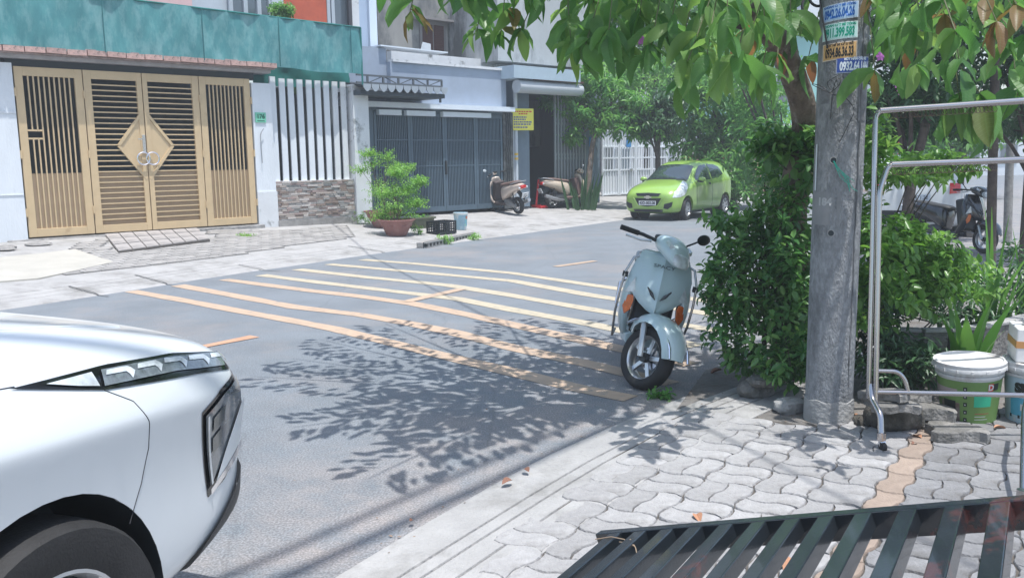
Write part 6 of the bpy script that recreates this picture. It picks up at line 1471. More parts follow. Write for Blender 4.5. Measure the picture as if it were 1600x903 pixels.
for i, (nm, lb, bs_px, D, els, ns, sz_, mt, bk_) in enumerate([
    ('leafy_tree', 'broad mango like tree with bright new shoots behind the green car', 1145, 27, [(1090, 200, 1.3, .8), (1130, 150, 1.5, 1.0), (1160, 220, 1.3, .9), (1110, 255, 1.2, .7), (1180, 180, 1.0, .8), (1145, 290, 1.1, .6), (1080, 120, 1.2, .9)], 780, .27, L_mid, bark_d),
    ('leafy_tree', 'tall tree mass filling the gap above the white gate', 1010, 33, [(960, 60, 2.4, 1.4), (1020, 20, 2.4, 1.6), (1080, 60, 2.2, 1.5), (920, 10, 1.8, 1.2), (1000, 120, 2.0, 1.0)], 620, .34, L_mid, bark_d),
    ('leafy_tree', 'dim green tree standing before the mint house', 1215, 22, [(1190, 150, 1.0, .9), (1165, 100, 1.2, .8), (1210, 260, 1.0, .8), (1185, 230, .9, .9)], 330, .2, L_mid, bark_d),
    ('leafy_tree', 'dark dense tree behind the first rack bar right of the pole', 1420, 11, [(1400, 110, .7, .5), (1450, 60, .9, .7), (1380, 190, .5, .4), (1470, 150, .8, .4), (1500, 20, .9, .6), (1395, 20, .8, .6)], 620, .13, L_dark, bark_d),
    ('leafy_tree', 'dark fine leaved tree at the right picture edge above the asphalt', 1620, 13, [(1560, 120, 1.2, .6), (1600, 190, .9, .35), (1540, 30, 1.2, .8), (1620, 60, 1.2, .9), (1490, 190, .7, .22)], 620, .15, L_dark, bark_d),
    ('leafy_tree', 'distant green tree seen under the branches far right', 1500, 30, [(1480, 215, 2.0, .7), (1530, 195, 2.2, .9), (1440, 190, 2.0, .9)], 420, .3, L_mid, bark_d),
    ('leafy_tree', 'distant tree beyond the parked white car near the red sign', 1360, 26, [(1350, 200, 1.4, 1.0), (1380, 170, 1.6, 1.0), (1420, 205, 1.2, .7)], 380, .24, L_mid, bark_d)]):
    base = P(bs_px, 300, D); base.z = 0; ee = [E(px, py, D + random.uniform(-.6, .6), r_ * 1.0, r_ * .8, rz_) for px, py, r_, rz_ in els]; tz = min(e[2] for e in ee)
    plant_tree(nm, lb, base, [base, base + Vector((.05, .1, tz * .5)), base + Vector((.15, 0, max(1.2, tz * .95)))], ee, ns, 9, sz_, mt, 40 + i, bk_, asp=.36, up=.1, droop=.15, spread=sz_ * .8, limbs=9, r0=.15 if D > 15 else .09)
# bare trunks at the right edge
for k, (px, py, D, r_, mt, lb, lean) in enumerate([(1574, 378, 9.6, .075, bark_g, 'pale grey slim tree trunk right of the black motorbike', -.1), (1552, 372, 11, .06, bark_d, 'dark slim tree trunk directly behind the pale grey trunk', -.12), (1604, 368, 12, .08, bark_d, 'dark trunk cut by the right picture edge', 0)]):
    b_ = G(px, py, 0) if k == 0 else P(px, py, D); b_.z = 0.0; D_ = px_of(b_)[2]
    o = thing('street_tree', lb, 'tree', b_); limb(o, [(0, 0, 0), (lean * .4, .02, 1.2), (lean, 0, 2.6), (lean * 1.6, .1, 4.2)], [r_, r_ * .95, r_ * .9, r_ * .7], mt, 'trunk', 10)
    p_, d_, t_ = sprig_cloud([(lean * 1.6, .1, 4.3, 1.2, 1.2, .8)], 160, 8, .15, .1, 60 + k, .1); ob = bpy.data.objects.new('crown', cloud_mesh('crown', p_, d_, .15 * np.ones(len(p_)), L_mid, t_)); C.objects.link(ob); ob.parent = o; ob['kind'] = 'stuff'
# long bladed plant and broad leaved plant behind the tubs
def blades(label, base, n, hmin, hmax, wd, mt, lean=.5, name='strap_plant', dirs=None):
    o = thing(name, label, 'plant', base)
    for k in range(n):
        a = random.uniform(0, 6.3) if dirs is None else random.uniform(*dirs); h_ = random.uniform(hmin, hmax); l_ = random.uniform(.1, lean) * h_; d = Vector((cos(a), sin(a), 0)); s = Vector((-sin(a), cos(a), 0)); r0_ = d * random.uniform(0, .12); vs = []; m_ = 7
        for i in range(m_ + 1):
            t = i / m_; c = r0_ + d * l_ * t * t + Vector((0, 0, h_ * (t - .25 * t ** 3 * (l_ / h_)))); w_ = wd * (1 - t ** 2.5) * (.6 + .8 * t * (1 - t) * 2) / 2 + .001
            vs += [c - s * w_, c + Vector((0, 0, -w_ * .35)), c + s * w_]
        b = MB(); b.add(vs, [(3 * i + j, 3 * i + 3 + j, 3 * i + 4 + j, 3 * i + 1 + j) for i in range(m_) for j in (0, 1)]); b.build('leaf', mt, o, True)
    return o
L_strap = leaf_mat('leaf_strap', [(.07, .19, .04), (.10, .25, .05), (.13, .29, .07)], .4, .35)
c_ = P(1545, 520, 6.6); blades('tall clump of bright strap leaves below the black motorbike', (c_.x, c_.y, .05), 26, .7, 1.25, .035, L_strap, .55)
c_ = P(1595, 520, 7.0); blades('second clump of arching strap leaves at the right picture edge', (c_.x, c_.y, .05), 20, .5, 1.05, .03, L_strap, .8)
c_ = P(1512, 560, 5.75); blades('broad leaved plant standing just behind the green and white paint tub', (c_.x, c_.y, .0), 9, .5, .78, .13, L_strap, .45, 'broad_leaf_plant')
# potted shrubs
def pot_shrub(pot, g, h, label, els, n, seed):
    D = px_of(g)[2]; base = Vector((g.x, g.y, g.z + h * .86)); ee = [E(px, py, D, rx, rx * .8, rz) for px, py, rx, rz in els]
    plant_tree('shrub', label, base, [base, base + Vector((.02, 0, .2)), base + Vector((-.03, .03, .45))], ee, n, 8, .045, L_pot, seed, bark_d, 'shrub', asp=.5, up=.4, spread=.10, limbs=12, r0=.022, shell=.45)
o, g, h = pot1; pot_shrub(o, g, h, 'bright green bushy shrub growing in the front brick red pot', [(622, 325, .42, .26), (605, 300, .36, .22), (635, 295, .32, .22), (600, 335, .3, .16), (620, 270, .24, .14), (650, 318, .22, .10), (655, 285, .15, .08)], 900, 71)
o, g, h = pot2; pot_shrub(o, g, h, 'taller thin shrub growing in the rear brick red pot', [(592, 300, .35, .4), (583, 255, .25, .15), (605, 245, .22, .14), (565, 265, .25, .12), (575, 240, .2, .08), (618, 262, .2, .1), (640, 262, .12, .06)], 420, 72)
# weeds
def weeds(label, g, n, h_, mt, r_=.15, name='weed'):
    o = thing(name, label, 'weed', g); p_, d_, t_ = sprig_cloud([(0, 0, h_ * .4, r_, r_ * .7, h_ * .5)], n, 6, .05, .03, int(g.x * 100) % 97 + 3, .8)
    me = cloud_mesh('leaves', p_, d_, .05 * np.ones(len(p_)), mt, t_, .4); ob = bpy.data.objects.new('leaves', me); C.objects.link(ob); ob.parent = o; ob['kind'] = 'stuff'
weeds('weeds growing against the stone faced wall left of the rear pot', GF(568, 350), 45, .3, L_pot, .25)
weeds('weeds sprouting at the left end of the kerb drain', GF(694, 382), 40, .2, L_pot, .2); weeds('weeds sprouting at the right end of the kerb drain', GF(741, 375), 26, .15, L_pot, .15)
weeds('sprig of weeds on the pavement before the olive planter', GF(655, 366), 22, .22, L_pot, .16); weeds('scrubby weeds filling the olive planter', GF(658, 356) + Vector((0, 0, .2)), 30, .1, L_mid, .2)
weeds('low weeds in the gutter beside the pale scooter wheel', G(1037, 622, 0), 18, .05, L_mid, .10); weeds('small weed patch on the paving right of the gate ramp', GF(385, 370), 16, .05, L_pot, .2)
bp_o = thing('balcony_plant', 'bushy green plant peeping over the teal netting beside the red wall panel', 'plant', F1.w(F1.hit(440, 22, .5)[0], .5, F1.hit(440, 60, .5)[1]))
q_ = Vector((0, 0, F1.hit(440, 18, .5)[1] - bp_o.location.z)); p_, d_, t_ = sprig_cloud([(q_.x, q_.y, q_.z, .28, .25, .16)], 120, 7, .08, .05, 5, .4); ob = bpy.data.objects.new('foliage', cloud_mesh('foliage', p_, d_, .08 * np.ones(len(p_)), L_mid, t_, .5)); C.objects.link(ob); ob.parent = bp_o; ob['kind'] = 'stuff'
b = MB(); b.tube([(0, 0, 0), (0, 0, q_.z)], .02, 6); b.build('stem', bark_d, bp_o)
# ================================================================== CONCRETE POLE
pole_c = mat('pole_concrete', (.25, .26, .27), .9, var=.28, scale=38, bump=.8, bscale=110, dirt=(.12, .125, .13), dscale=6, dthr=(.50, .68), stretch=(1, 1, .45))
def Yp(px, py, Y):
    d = ray(px, py); return CO + d * (Y / d.y)
pb = Yp(1294, 655, 5.09); pt_ = Yp(1320.5, 0, 5.11); ax_ = (pt_ - pb); ax_ = ax_ / ax_.z
base = Vector((pb.x - ax_.x * pb.z, 5.09, 0)); PR = .137
pole = thing('utility_pole', 'tall grey concrete utility pole with phone number stickers at the pavement edge', 'pole', base)
b = MB(); n_ = 32; zs_ = [0, .25, .6, 1.1, 1.6, 2.1, 2.8, 4, 5.5, 7.6, 9.8]; vs = []
for z in zs_:
    for k in range(n_):
        a = 2 * pi * k / n_; r_ = PR + .006 * sin(3 * a + z) * .3; vs.append((ax_.x * z + r_ * cos(a), ax_.y * z + r_ * sin(a), z))
b.add(vs, [(i * n_ + k, i * n_ + (k + 1) % n_, (i + 1) * n_ + (k + 1) % n_, (i + 1) * n_ + k) for i in range(len(zs_) - 1) for k in range(n_)] + [tuple((len(zs_) - 1) * n_ + k for k in range(n_))])
b.build('shaft', pole_c, pole, True, 50)
b = MB(); b.lathe([(PR + .009, 0), (PR + .008, .12), (PR + .005, .15), (PR - .01, .153)], 40, cap0=False); b.v = [(x + ax_.x * z, y, z + (.006 * sin(7 * atan2(y, x)) if z > .09 else 0)) for x, y, z in b.v]; b.build('mortar_collar', mat('collar', (.30, .30, .295), .9, var=.15, scale=9, bump=.6, bscale=40), pole, True)
view = (Vector((0, 0, 0)) - base); view.z = 0; va_ = atan2(view.y, view.x)           # the side that faces us
def on_pole(s, z, off=.002):
    a = va_ + s / PR; r_ = PR + off; return Vector((ax_.x * z + r_ * cos(a), ax_.y * z + r_ * sin(a), z))
def pz(py): d = Yp(1300, py, 5.0); return d.z
def pole_s(px, py):
    """arc position of a pixel column on the pole face"""
    cx = px_of(base + Vector((ax_.x, ax_.y, 1)) * pz(py))[0]; return PR * math.asin(max(-.98, min(.98, (px - cx) / 37.5)))
def curved(name, x0, x1, z0, z1, mt, par, off, skew=0.0, n=12, rag=0):
    vs = []
    for i in range(n + 1):
        s = x0 + (x1 - x0) * i / n
        for z in (z0, z1): vs.append(on_pole(s, z + skew * (s - x0) + (random.uniform(-rag, rag)), off))
    mb = MB(); mb.add(vs, [(2 * i, 2 * i + 2, 2 * i + 3, 2 * i + 1) for i in range(n)]); return mb.build(name, mt, par, True)
def curved_text(name, s_, size, sx, mt, par, sc_, zc_, off, skew, bold=.003):
    o = text(name, s_, size, mt, par, Matrix.Identity(4), 0, 'CENTER', sx, bold)
    for v in o.data.vertices: v.co = on_pole(sc_ + v.co.x, zc_ + v.co.y + skew * v.co.x, off)
    o.data.update(); return o
def sticker(x0, x1, y0, y1, bgc, inkc, num, head, label, skew, hc=None):
    zc_ = pz((y0 + y1) / 2); h_ = pz(y0) - pz(y1); a, b_ = pole_s(x0, (y0 + y1) / 2), pole_s(x1, (y0 + y1) / 2)
    rt_ = thing('sticker', label, 'sticker', base)
    curved('paper', a, b_, zc_ - h_ / 2, zc_ + h_ / 2, mat('st_edge_%s' % num[:4], tuple(min(.8, c * .5 + .4) for c in bgc), .6), rt_, .0018, skew)
    curved('panel', a + .006, b_ - .006, zc_ - h_ / 2 + .005 + .006 * skew, zc_ + h_ / 2 - .005 + .006 * skew, mat('st_bg_%s' % num[:4], bgc, .6), rt_, .0026, skew)
    ink = mat('st_ink_%s' % num[:4], inkc, .6); m_ = (a + b_) / 2; sk = skew * (m_ - a)
    curved_text('number', num, h_ * .74, (b_ - a - .02) / (h_ * .74 * .50 * len(num)) , ink, rt_, m_, zc_ - h_ * .10 + sk, .0036, skew)
    curved_text('heading', head, h_ * .19, 1.0, mat('st_ink2_%s' % num[:4], hc or inkc, .6), rt_, m_, zc_ + h_ * .36 + sk, .0036, skew, .001)
    return rt_
sticker(1288, 1339, 9, 35, (.42, .58, .78), (.01, .11, .42), '0942.26.04.26', 'KHOAN CẮT BÊ TÔNG', 'pale blue phone number sticker, topmost on the concrete pole', .10)
sticker(1288, 1338, 38, 64, (.50, .74, .70), (.0, .30, .19), '0911.399.583', 'KHOAN CẮT BÊ TÔNG', 'pale green phone number sticker, second from the top of the pole', .06)
sticker(1288, 1337, 69, 96, (.62, .37, .15), (.015, .015, .015), '0934.86.36.33', 'RÚT HẦM CẦU RẺ', 'orange phone number sticker with black digits on the pole', .07)
sticker(1307, 1353, 91, 116, (.04, .09, .36), (.75, .80, .86), '0932.64.1464', 'RÚT HẦM CẦU RẺ', 'dark blue phone number sticker with white digits, lowest on the pole', .03)
# faded square, stencilled number, bolt holes, torn paper strip
drk = mat('stain', (.14, .145, .15), .9, var=.3, scale=20)
curved('faded_panel', pole_s(1270, 330), pole_s(1312, 330), pz(352), pz(300), mat('panel_grey', (.22, .225, .23), .9, var=.1, scale=9), pole, .0012)
curved('old_poster_trace', pole_s(1285, 145), pole_s(1330, 145), pz(162), pz(138), mat('trace', (.17, .175, .185), .9, var=.35, scale=25), pole, .0012, rag=.002)
curved('old_poster_trace', pole_s(1340, 140), pole_s(1351, 140), pz(190), pz(112), MATS['trace'], pole, .0012, rag=.002)
curved('paper_strip', pole_s(1283.5, 260) - .045, pole_s(1283.5, 260) - .03, pz(298), pz(225), mat('paper', (.62, .66, .70), .7), pole, .003, n=3)
curved_text('stencil_number', '184', .06, 1.0, mat('stencil', (.36, .365, .37), .9), pole, pole_s(1289, 316), pz(316), .002, 0)
for (px, py) in ((1303, 251), (1299, 364)):
    c = on_pole(pole_s(px, py), pz(py), -.001); nn_ = Vector((c.x, c.y, 0)).normalized()
    b = MB(); b.cyl(c - nn_ * .01, c + nn_ * .003, .017, n=14); b.build('bolt_hole', darkin, pole); b = MB()
    b.tube([c + nn_ * .003 + (Vector((-nn_.y, nn_.x, 0)) * cos(t) + Vector((0, 0, 1)) * sin(t)) * .019 for t in [k * pi / 8 for k in range(16)]], .0028, 5, True); b.build('hole_lip', MATS['collar'], pole)
# seam of rough mortar down the right side
b = MB(); s0 = pole_s(1333, 400); pts = [on_pole(s0 + random.uniform(-.004, .004), .25 + 3.0 * k / 60, .001) for k in range(61)]; b.tube(pts, [.003 + .003 * random.random() for _ in pts], 5); b.build('mould_seam', drk, pole)
# wires tied round the pole
bw = mat('black_wire', (.015, .016, .018), .5)
def wire(name, label, pts, r_, mt=bw, cat='wire', grp=None):
    c = Vector(pts[0]); o = thing(name, label, cat, c, 0, grp); q = []; P_ = [Vector(p) - c for p in pts]
    for i in range(len(P_) - 1):
        p0, p1, p2, p3 = P_[max(0, i - 1)], P_[i], P_[i + 1], P_[min(len(P_) - 1, i + 2)]
        for k in range(5): t = k / 5; q.append(.5 * ((2 * p1) + (p2 - p0) * t + (2 * p0 - 5 * p1 + 4 * p2 - p3) * t * t + (3 * p1 - p0 - 3 * p2 + p3) * t ** 3))
    q.append(P_[-1]); b = MB(); b.tube(q, r_, 6); b.build('strand', mt, o, True); return o
W_ = lambda px, py, off=.012: base + on_pole(pole_s(px, py), pz(py), off)
wire('wire_loop', 'thick black cable loop hanging at the upper left of the concrete pole', [P(1288, -20, 5.0), P(1270, -15, 4.95), P(1254, 5, 4.9), P(1258, 28, 4.9), P(1270, 39, 4.95), P(1284, 36, 5.0)], .008)
wire('wire_loop', 'second black cable loop crossing the top left of the pole', [P(1262, -20, 5.0), P(1266, 2, 4.9), P(1276, 10, 4.92), P(1287, 8, 4.98)], .008)
wire('hanging_wire', 'black wire running down across the stickers on the pole', [W_(1286, -20), W_(1288, 10), W_(1292, 40), W_(1296, 72), W_(1296, 74, .014)], .005)
wire('tie_wire', 'thin black wire knotted in loops round the pole below the stickers', [W_(1312, 118), W_(1306, 122, .02), W_(1298, 130, .03), W_(1303, 142, .02), W_(1312, 134, .03), W_(1314, 124), W_(1308, 128, .03), W_(1302, 145, .025), W_(1288, 136, .04), W_(1281, 129, .04), W_(1290, 134, .03), W_(1303, 148, .02), W_(1318, 153, .02), W_(1331, 172, .012), W_(1326, 190, .012), W_(1312, 222, .01)], .0022)
wire('tie_wire', 'short wire end with a white tag dangling on the pole front', [W_(1303, 148, .02), W_(1302, 165, .02), W_(1300, 186, .015)], .0022)
wire('tie_wire', 'fine twisted wires sticking out at the right of the top stickers', [W_(1340, 20), W_(1345, 26, .02), W_(1349, 18, .03), W_(1356, 12, .05), W_(1349, 22, .03), W_(1354, 36, .02)], .002)
rope_m = mat('green_rope', (.03, .42, .30), .7)
rp_o = thing('rope', 'frayed green nylon rope hanging from the upper bolt hole of the pole', 'rope', W_(1303, 251))
for k in range(6):
    pts = [W_(1304 + random.uniform(-1, 1), 252, .008), W_(1310 + random.uniform(-3, 3), 263 + random.uniform(-3, 3), .02), W_(1317 + random.uniform(-6, 6), 276 + random.uniform(-3, 5), .025), W_(1326 + random.uniform(-9, 9), 290 + random.uniform(-7, 7), .015)] + ([W_(1332 + random.uniform(-8, 6), 302 + random.uniform(-4, 6), .012)] if k % 2 else [])
    b = MB(); b.tube([p - rp_o.location for p in pts], .0014, 5); b.build('strand', rope_m, rp_o)
# overhead cables fixed to the pole; their shadows fall on the road
for i, (p0, p1, z, r_) in enumerate([((760, 722), (400, 880), 9.5, .030), ((790, 742), (480, 886), 9.0, .040), ((577, 399), (760, 495), 7.5, .014)]):
    a = toc(*p0, z); c = toc(*p1, z); d = (c - a).normalized()
    if i < 2: pts = [a - d * 9, a, c, c + d * 14]
    else: pts = [a - d * 5, a, c, c + d * 8]
    wire("overhead_cable", ['bundle of overhead cables high above the near kerb, inner line', 'thicker bundle of overhead cables high above the near kerb', 'single overhead cable crossing the road to the house with the netting'][i], pts, r_, bw, 'cable', 'overhead cables')
# ================================================================== STAINLESS CLOTHES RACK
inox = mat('inox', (.46, .44, .44), .14, metal=1.0)
rk0 = G(1376, 697); rack = thing('clothes_rack', 'stainless steel clothes rack on castors standing right of the concrete pole', 'rack', rk0)
RD = 4.82
def rtube(nm, pts, r_, D=RD, n=10):
    q = [P(x, y, (D if not isinstance(D, list) else D[i])) - rk0 for i, (x, y) in enumerate(pts)]; b = MB()
    s = [q[0]]
    for i in range(1, len(q) - 1):
        a = q[i].lerp(q[i - 1], .25 if (q[i - 1] - q[i]).length > .1 else .5); c = q[i].lerp(q[i + 1], .25 if (q[i + 1] - q[i]).length > .1 else .5)
        L_ = min((a - q[i]).length, (c - q[i]).length, .05); a = q[i] + (a - q[i]).normalized() * L_; c = q[i] + (c - q[i]).normalized() * L_; s += bez(a, q[i], c, 5)
    s.append(q[-1]); b.tube(s, r_, n); return b.build(nm, inox, rack, True, 60)
rtube('upright', [(1357, 622), (1363, 400), (1368, 174), (1720, 149)], .0145)
rtube('top_bar', [(1374, 173.5), (1718, 149.5)], .019)
rtube('upright', [(1368, 640), (1374, 300), (1388, 257.5), (1720, 245)], .0145, RD - .03)
rtube('middle_bar', [(1392, 257.5), (1718, 245)], .019, RD - .03)
rtube('lower_bar', [(1366, 612), (1720, 620)], .014, RD - .03)
rtube('bracket', [(1366, 579), (1402, 580), (1414, 592), (1419, 612)], .012, RD - .03)
rtube('foot', [(1360, 600), (1362, 622), (1376, 648), (1377, 684)], .017, [RD, RD - .02, RD - .12, RD - .15])
rtube('upright', [(1712, 149.5), (1705, 620)], .0145); rtube('foot', [(1622, 560), (1600, 640), (1597, 775)], .012, [4.6, 4.3, 3.75])
for (px, py, D) in ((1377, 684, RD - .15), (1597, 775, 3.75)):
    c = P(px, py, D) - rk0; g_ = -rk0.z + .0
    b = MB(); b.cyl(c + Vector((0, 0, .03)), c + Vector((0, 0, -.012)), .023, n=12); b.build('castor_socket', inox, rack, True, 50)
    cz = .024 + .02 - rk0.z; b = MB(); b.cyl((c.x + .012, c.y - .02, cz), (c.x - .010, c.y - .024, cz), .024, n=16); b.build('castor_wheel', rubber, rack, True, 50)
    b = MB(); b.bar((c.x, c.y, c.z - .01), (c.x + .005, c.y - .018, cz), .03, .02); b.build('castor_fork', steel, rack)
rg = MB()
for k in range(26):
    for (x0, y0, x1, y1, D, yo) in ((1392, 178, 1560, 167, RD, 3), (1398, 266, 1560, 259, RD - .03, 3)):
        t = k / 26; c = P(x0 + (x1 - x0) * t, y0 + (y1 - y0) * t + yo, D) - rk0; rr = .017
        rg.tube([c + Vector((cos(a) * rr, sin(a) * rr * .3, sin(a) * rr)) for a in [j * pi / 5 for j in range(10)]], .0018, 4, True)
rg.build('curtain_rings', mat('ring_brown', (.10, .07, .05), .4, metal=.3), rack, kind='stuff')
# ================================================================== PAINT TUBS AND THE BOX
lid_m = mat('lid_white', (.62, .62, .61), .5, var=.06, scale=6, dirt=(.38, .30, .25), dscale=7, dthr=(.56, .72), bump=.15, bscale=40)
grn_l = mat('label_green', (.14, .25, .07), .45, var=.12, scale=5, dirt=(.30, .33, .27), dscale=5, dthr=(.62, .75))
wht_p = mat('tub_white', (.56, .57, .56), .45, var=.05, scale=6, dirt=(.36, .31, .29), dscale=6, dthr=(.55, .7))
def tub(px, py, r0, r1, h, label, body, lid, tilt=(0, 0)):
    g = G(px, py); g = g + Vector((g.x, g.y, 0)).normalized() * r0; o = thing('paint_tub', label, 'bucket', g); o.rotation_euler = (tilt[0], tilt[1], 0)
    b = MB(); b.lathe([(r0 * .95, 0), (r0, .012), (r1 * .97, h * .93)], 40, cap1=True); b.build('body', body, o, True, 50)
    for z in (.80, .86): b = MB(); rr = r0 + (r1 * .97 - r0) * z; b.lathe([(rr, h * z - .010), (rr + .011, h * z - .008), (rr + .011, h * z + .006), (rr, h * z + .008)], 40, cap0=False); b.build('rib', body, o, True, 50)
    if lid:
        b = MB(); b.lathe([(r1 * 1.0, h * .87), (r1 * 1.05, h * .875), (r1 * 1.06, h * .93), (r1 * 1.04, h * .945), (r1 * 1.055, h * .955), (r1 * 1.05, h * .99), (r1 * 1.0, h), (r1 * .96, h), (r1 * .93, h * .975), (r1 * .3, h * .965), (.001, h * .965)], 44, cap0=False); b.build('lid', lid, o, True, 50)
        for k in range(16): a = 2 * pi * k / 16; b = MB(); b.bar((r1 * 1.055 * cos(a), r1 * 1.055 * sin(a), h * .88), (r1 * 1.06 * cos(a), r1 * 1.06 * sin(a), h * .925), .006, .012); b.build('lid_rib', lid, o)
    v_ = atan2(-g.y, -g.x)
    def wrap(nm, s0, s1, z0, z1, mt, off=.0015, n=16):
        vs = []
        for i in range(n + 1):
            a = v_ + (s0 + (s1 - s0) * i / n)
            for z in (z0, z1): rr = r0 + (r1 * .97 - r0) * z / (h * .93) + off; vs.append((rr * cos(a), rr * sin(a), z))
        mb = MB(); mb.add(vs, [(2 * i, 2 * i + 2, 2 * i + 3, 2 * i + 1) for i in range(n)]); return mb.build(nm, mt, o, True)
    def wtext(nm, s_, size, sx, mt, ac, zc, off=.0035, bold=.004):
        t = text(nm, s_, size, mt, o, Matrix.Identity(4), 0, 'CENTER', sx, bold)
        for v in t.data.vertices: z = zc + v.co.y; rr = r0 + (r1 * .97 - r0) * z / (h * .93) + off; a = v_ + ac + v.co.x / rr; v.co = Vector((rr * cos(a), rr * sin(a), z))
        t.data.update(); return t
    return o, wrap, wtext
o, wrap, wtext = tub(1512, 666, .145, .190, .385, 'green and white lidded paint tub beside the loose pavers', wht_p, lid_m, (.02, -.05))
wrap('label_panel', -2.6, 2.6, .02, .285, grn_l, n=40)
dk_g = mat('label_dark', (.015, .02, .018), .5)
for k in range(5): wrap('dot', -.16, -.04, .035 + .048 * k, .060 + .048 * k, dk_g, .0028, 4); wrap('dot_mark', -.125, -.085, .043 + .048 * k, .050 + .048 * k, wht_p, .0036, 2)
wrap('turquoise_patch', .18, .78, .13, .205, mat('label_turq', (.03, .42, .24), .5), .0028); wrap('small_print', .22, .74, .085, .091, mat('print_grey', (.30, .12, .06), .5), .0028); wrap('small_print', .22, .62, .068, .072, wht_p, .0028); wrap('small_print', .22, .70, .050, .054, wht_p, .0028)
wrap('picture_panel', -1.05, -.28, .03, .15, mat('label_brown', (.10, .055, .04), .5, col2=(.30, .26, .24), scale=18), .0028); wrap('picture_panel', -.9, -.42, .10, .16, dk_g, .0034); wrap('pale_sweep', -1.5, -.35, .19, .235, mat('label_pale', (.36, .30, .30), .5), .0028)
wrap('logo_box', .62, .82, .225, .272, mat('logo_red', (.50, .02, .02), .5), .003, 5); wrap('logo_box', .83, 1.05, .228, .270, dk_g, .003, 5); wtext('logo_letter', 'D', .05, 1, wht_p, .72, .248, .0045, .002)
lab_b = mat('tub_pale_blue', (.42, .54, .62), .45, var=.06, scale=5, dirt=(.30, .33, .36), dscale=6, dthr=(.62, .74))
o2, wrap, wtext = tub(1616, 672, .152, .188, .39, 'pale blue paint tub at the right picture edge carrying a taped foam box', wht_p, lid_m)
wrap('label_panel', -2.6, 2.6, .02, .30, lab_b, n=40); wrap('blue_panel', -.9, .4, .07, .18, mat('label_sky', (.08, .36, .52), .5, var=.2, scale=8), .0026)
wtext('lettering', 'SU', .075, 1.1, dk_g, -.42, .238, .004, .006)
for k in range(8): wrap('chequer', -1.1 + k * .17, -1.015 + k * .17, .035 + (.02 if k % 2 else 0), .055 + (.02 if k % 2 else 0), dk_g if k % 2 else wht_p, .0034, 3)
for k in range(3): wrap('pictogram', -.5 + k * .14, -.40 + k * .14, .105, .145, wht_p, .0036, 3)
bxl = Vector(o2.location); fb = thing('foam_box', 'white foam box with brown tape bands sitting on the pale blue paint tub', 'box', bxl + Vector((.0, 0, .392)), -.35)
foam = mat('foam_white', (.68, .68, .67), .8, var=.04, scale=20); tape = mat('brown_tape', (.50, .25, .09), .3)
b = MB(); b.box(-.15, .15, -.13, .13, 0, .20); b.build('box', foam, fb, bevel=.008)
b = MB(); b.box(-.152, .152, -.132, .132, .085, .125); b.build('tape', tape, fb); b = MB(); b.box(-.045, .005, -.1335, .1335, -.001, .2015); b.build('tape', tape, fb)
b = MB(); b.lathe([(.05, .2015), (.055, .215), (.05, .235), (.03, .24), (.001, .24)], 24, c=(-.05, 0, 0), cap0=False); b.build('cap', lid_m, fb, True)
# ================================================================== LOOSE STONES AND BLOCKS
stone_m = mat('old_paver', (.16, .155, .145), .95, var=.3, scale=12, bump=1, bscale=35, dirt=(.27, .26, .245), dscale=4, dthr=(.5, .62)); stone_d = mat('mossy_lump', (.07, .065, .055), .98, var=.5, scale=10, bump=1.2, bscale=25, dirt=(.18, .17, .15), dscale=5, dthr=(.56, .7))
def zig(th):
    poly = paver_poly(0, .5, 0, 1); poly = [(a + (wav(b_) * .9 if True else 0), b_ + wav(a) * .8) for a, b_ in poly]; cx, cy = .25, .5; u1, v1 = e_i.normalized() * .27, e_j.normalized() * .25; q = [tuple((u1 * (a - cx) + v1 * (b_ - cy))[:2]) for a, b_ in poly]
    return q
def loose(px, py, th, label, z=0.0, rz=0, tilt=(0, 0), sc=1.0, mt=stone_m, shape='zig'):
    g = G(px, py, z); o = thing('loose_block', label, 'stone', g, 0, 'loose blocks by the planting bed'); o.rotation_euler = (tilt[0], tilt[1], rz)
    b = MB()
    if shape == 'zig': q = [(x * sc * 1.05, y * sc * 1.05) for x, y in zig(th)]; rings = [[(x * .97, y * .97, 0) for x, y in q], [(x, y, th * .1) for x, y in q], [(x, y, th * .9) for x, y in q], [(x * .95, y * .95, th) for x, y in q]]; b.loft(rings); b.f = [f[::-1] for f in b.f]
    else:
        n1, n2 = 12, 7; r3 = random.Random(px)
        vs = []
        for i in range(n2):
            a = -pi / 2 + pi * i / (n2 - 1)
            for k in range(n1):
                t = 2 * pi * k / n1; cx_ = math.copysign(abs(cos(t)) ** .6, cos(t)); sy_ = math.copysign(abs(sin(t)) ** .6, sin(t)); rr = cos(a) ** .5 if abs(a) < 1.56 else 0; vs.append((cx_ * rr * shape[0] / 2 + r3.uniform(-.012, .012), sy_ * rr * shape[1] / 2 + r3.uniform(-.012, .012), shape[2] * (.5 + .5 * sin(a)) + r3.uniform(-.006, .006)))
        b.add(vs, [(i * n1 + k, i * n1 + (k + 1) % n1, (i + 1) * n1 + (k + 1) % n1, (i + 1) * n1 + k) for i in range(n2 - 1) for k in range(n1)] + [tuple(range(n1 - 1, -1, -1)), tuple((n2 - 1) * n1 + k for k in range(n1))])
    b.build('block', mt, o, shape != 'zig', 40); return o
loose(1395, 672, .1, 'big rough dark lump under the stacked pavers behind the rack castor', 0, .1, (0, 0), 1, stone_d, (.33, .24, .19))
loose(1392, 640, .045, 'pale zigzag paver lying on top of the rough dark lump', .185, .5, (.05, .04))
loose(1380, 622, .045, 'topmost zigzag paver of the stack on the rough dark lump', .235, -.2, (.0, -.06), .9)
loose(1447, 652, .075, 'thick zigzag paver leaning right of the stack', .05, .3, (.05, .1))
loose(1420, 628, .05, 'paver lying across the rear of the stack', .13, 1.0, (0, .05), .9)
loose(1462, 672, .035, 'thin pale paver flat on the ground before the green tub', .012, .9, (0, 0), .85)
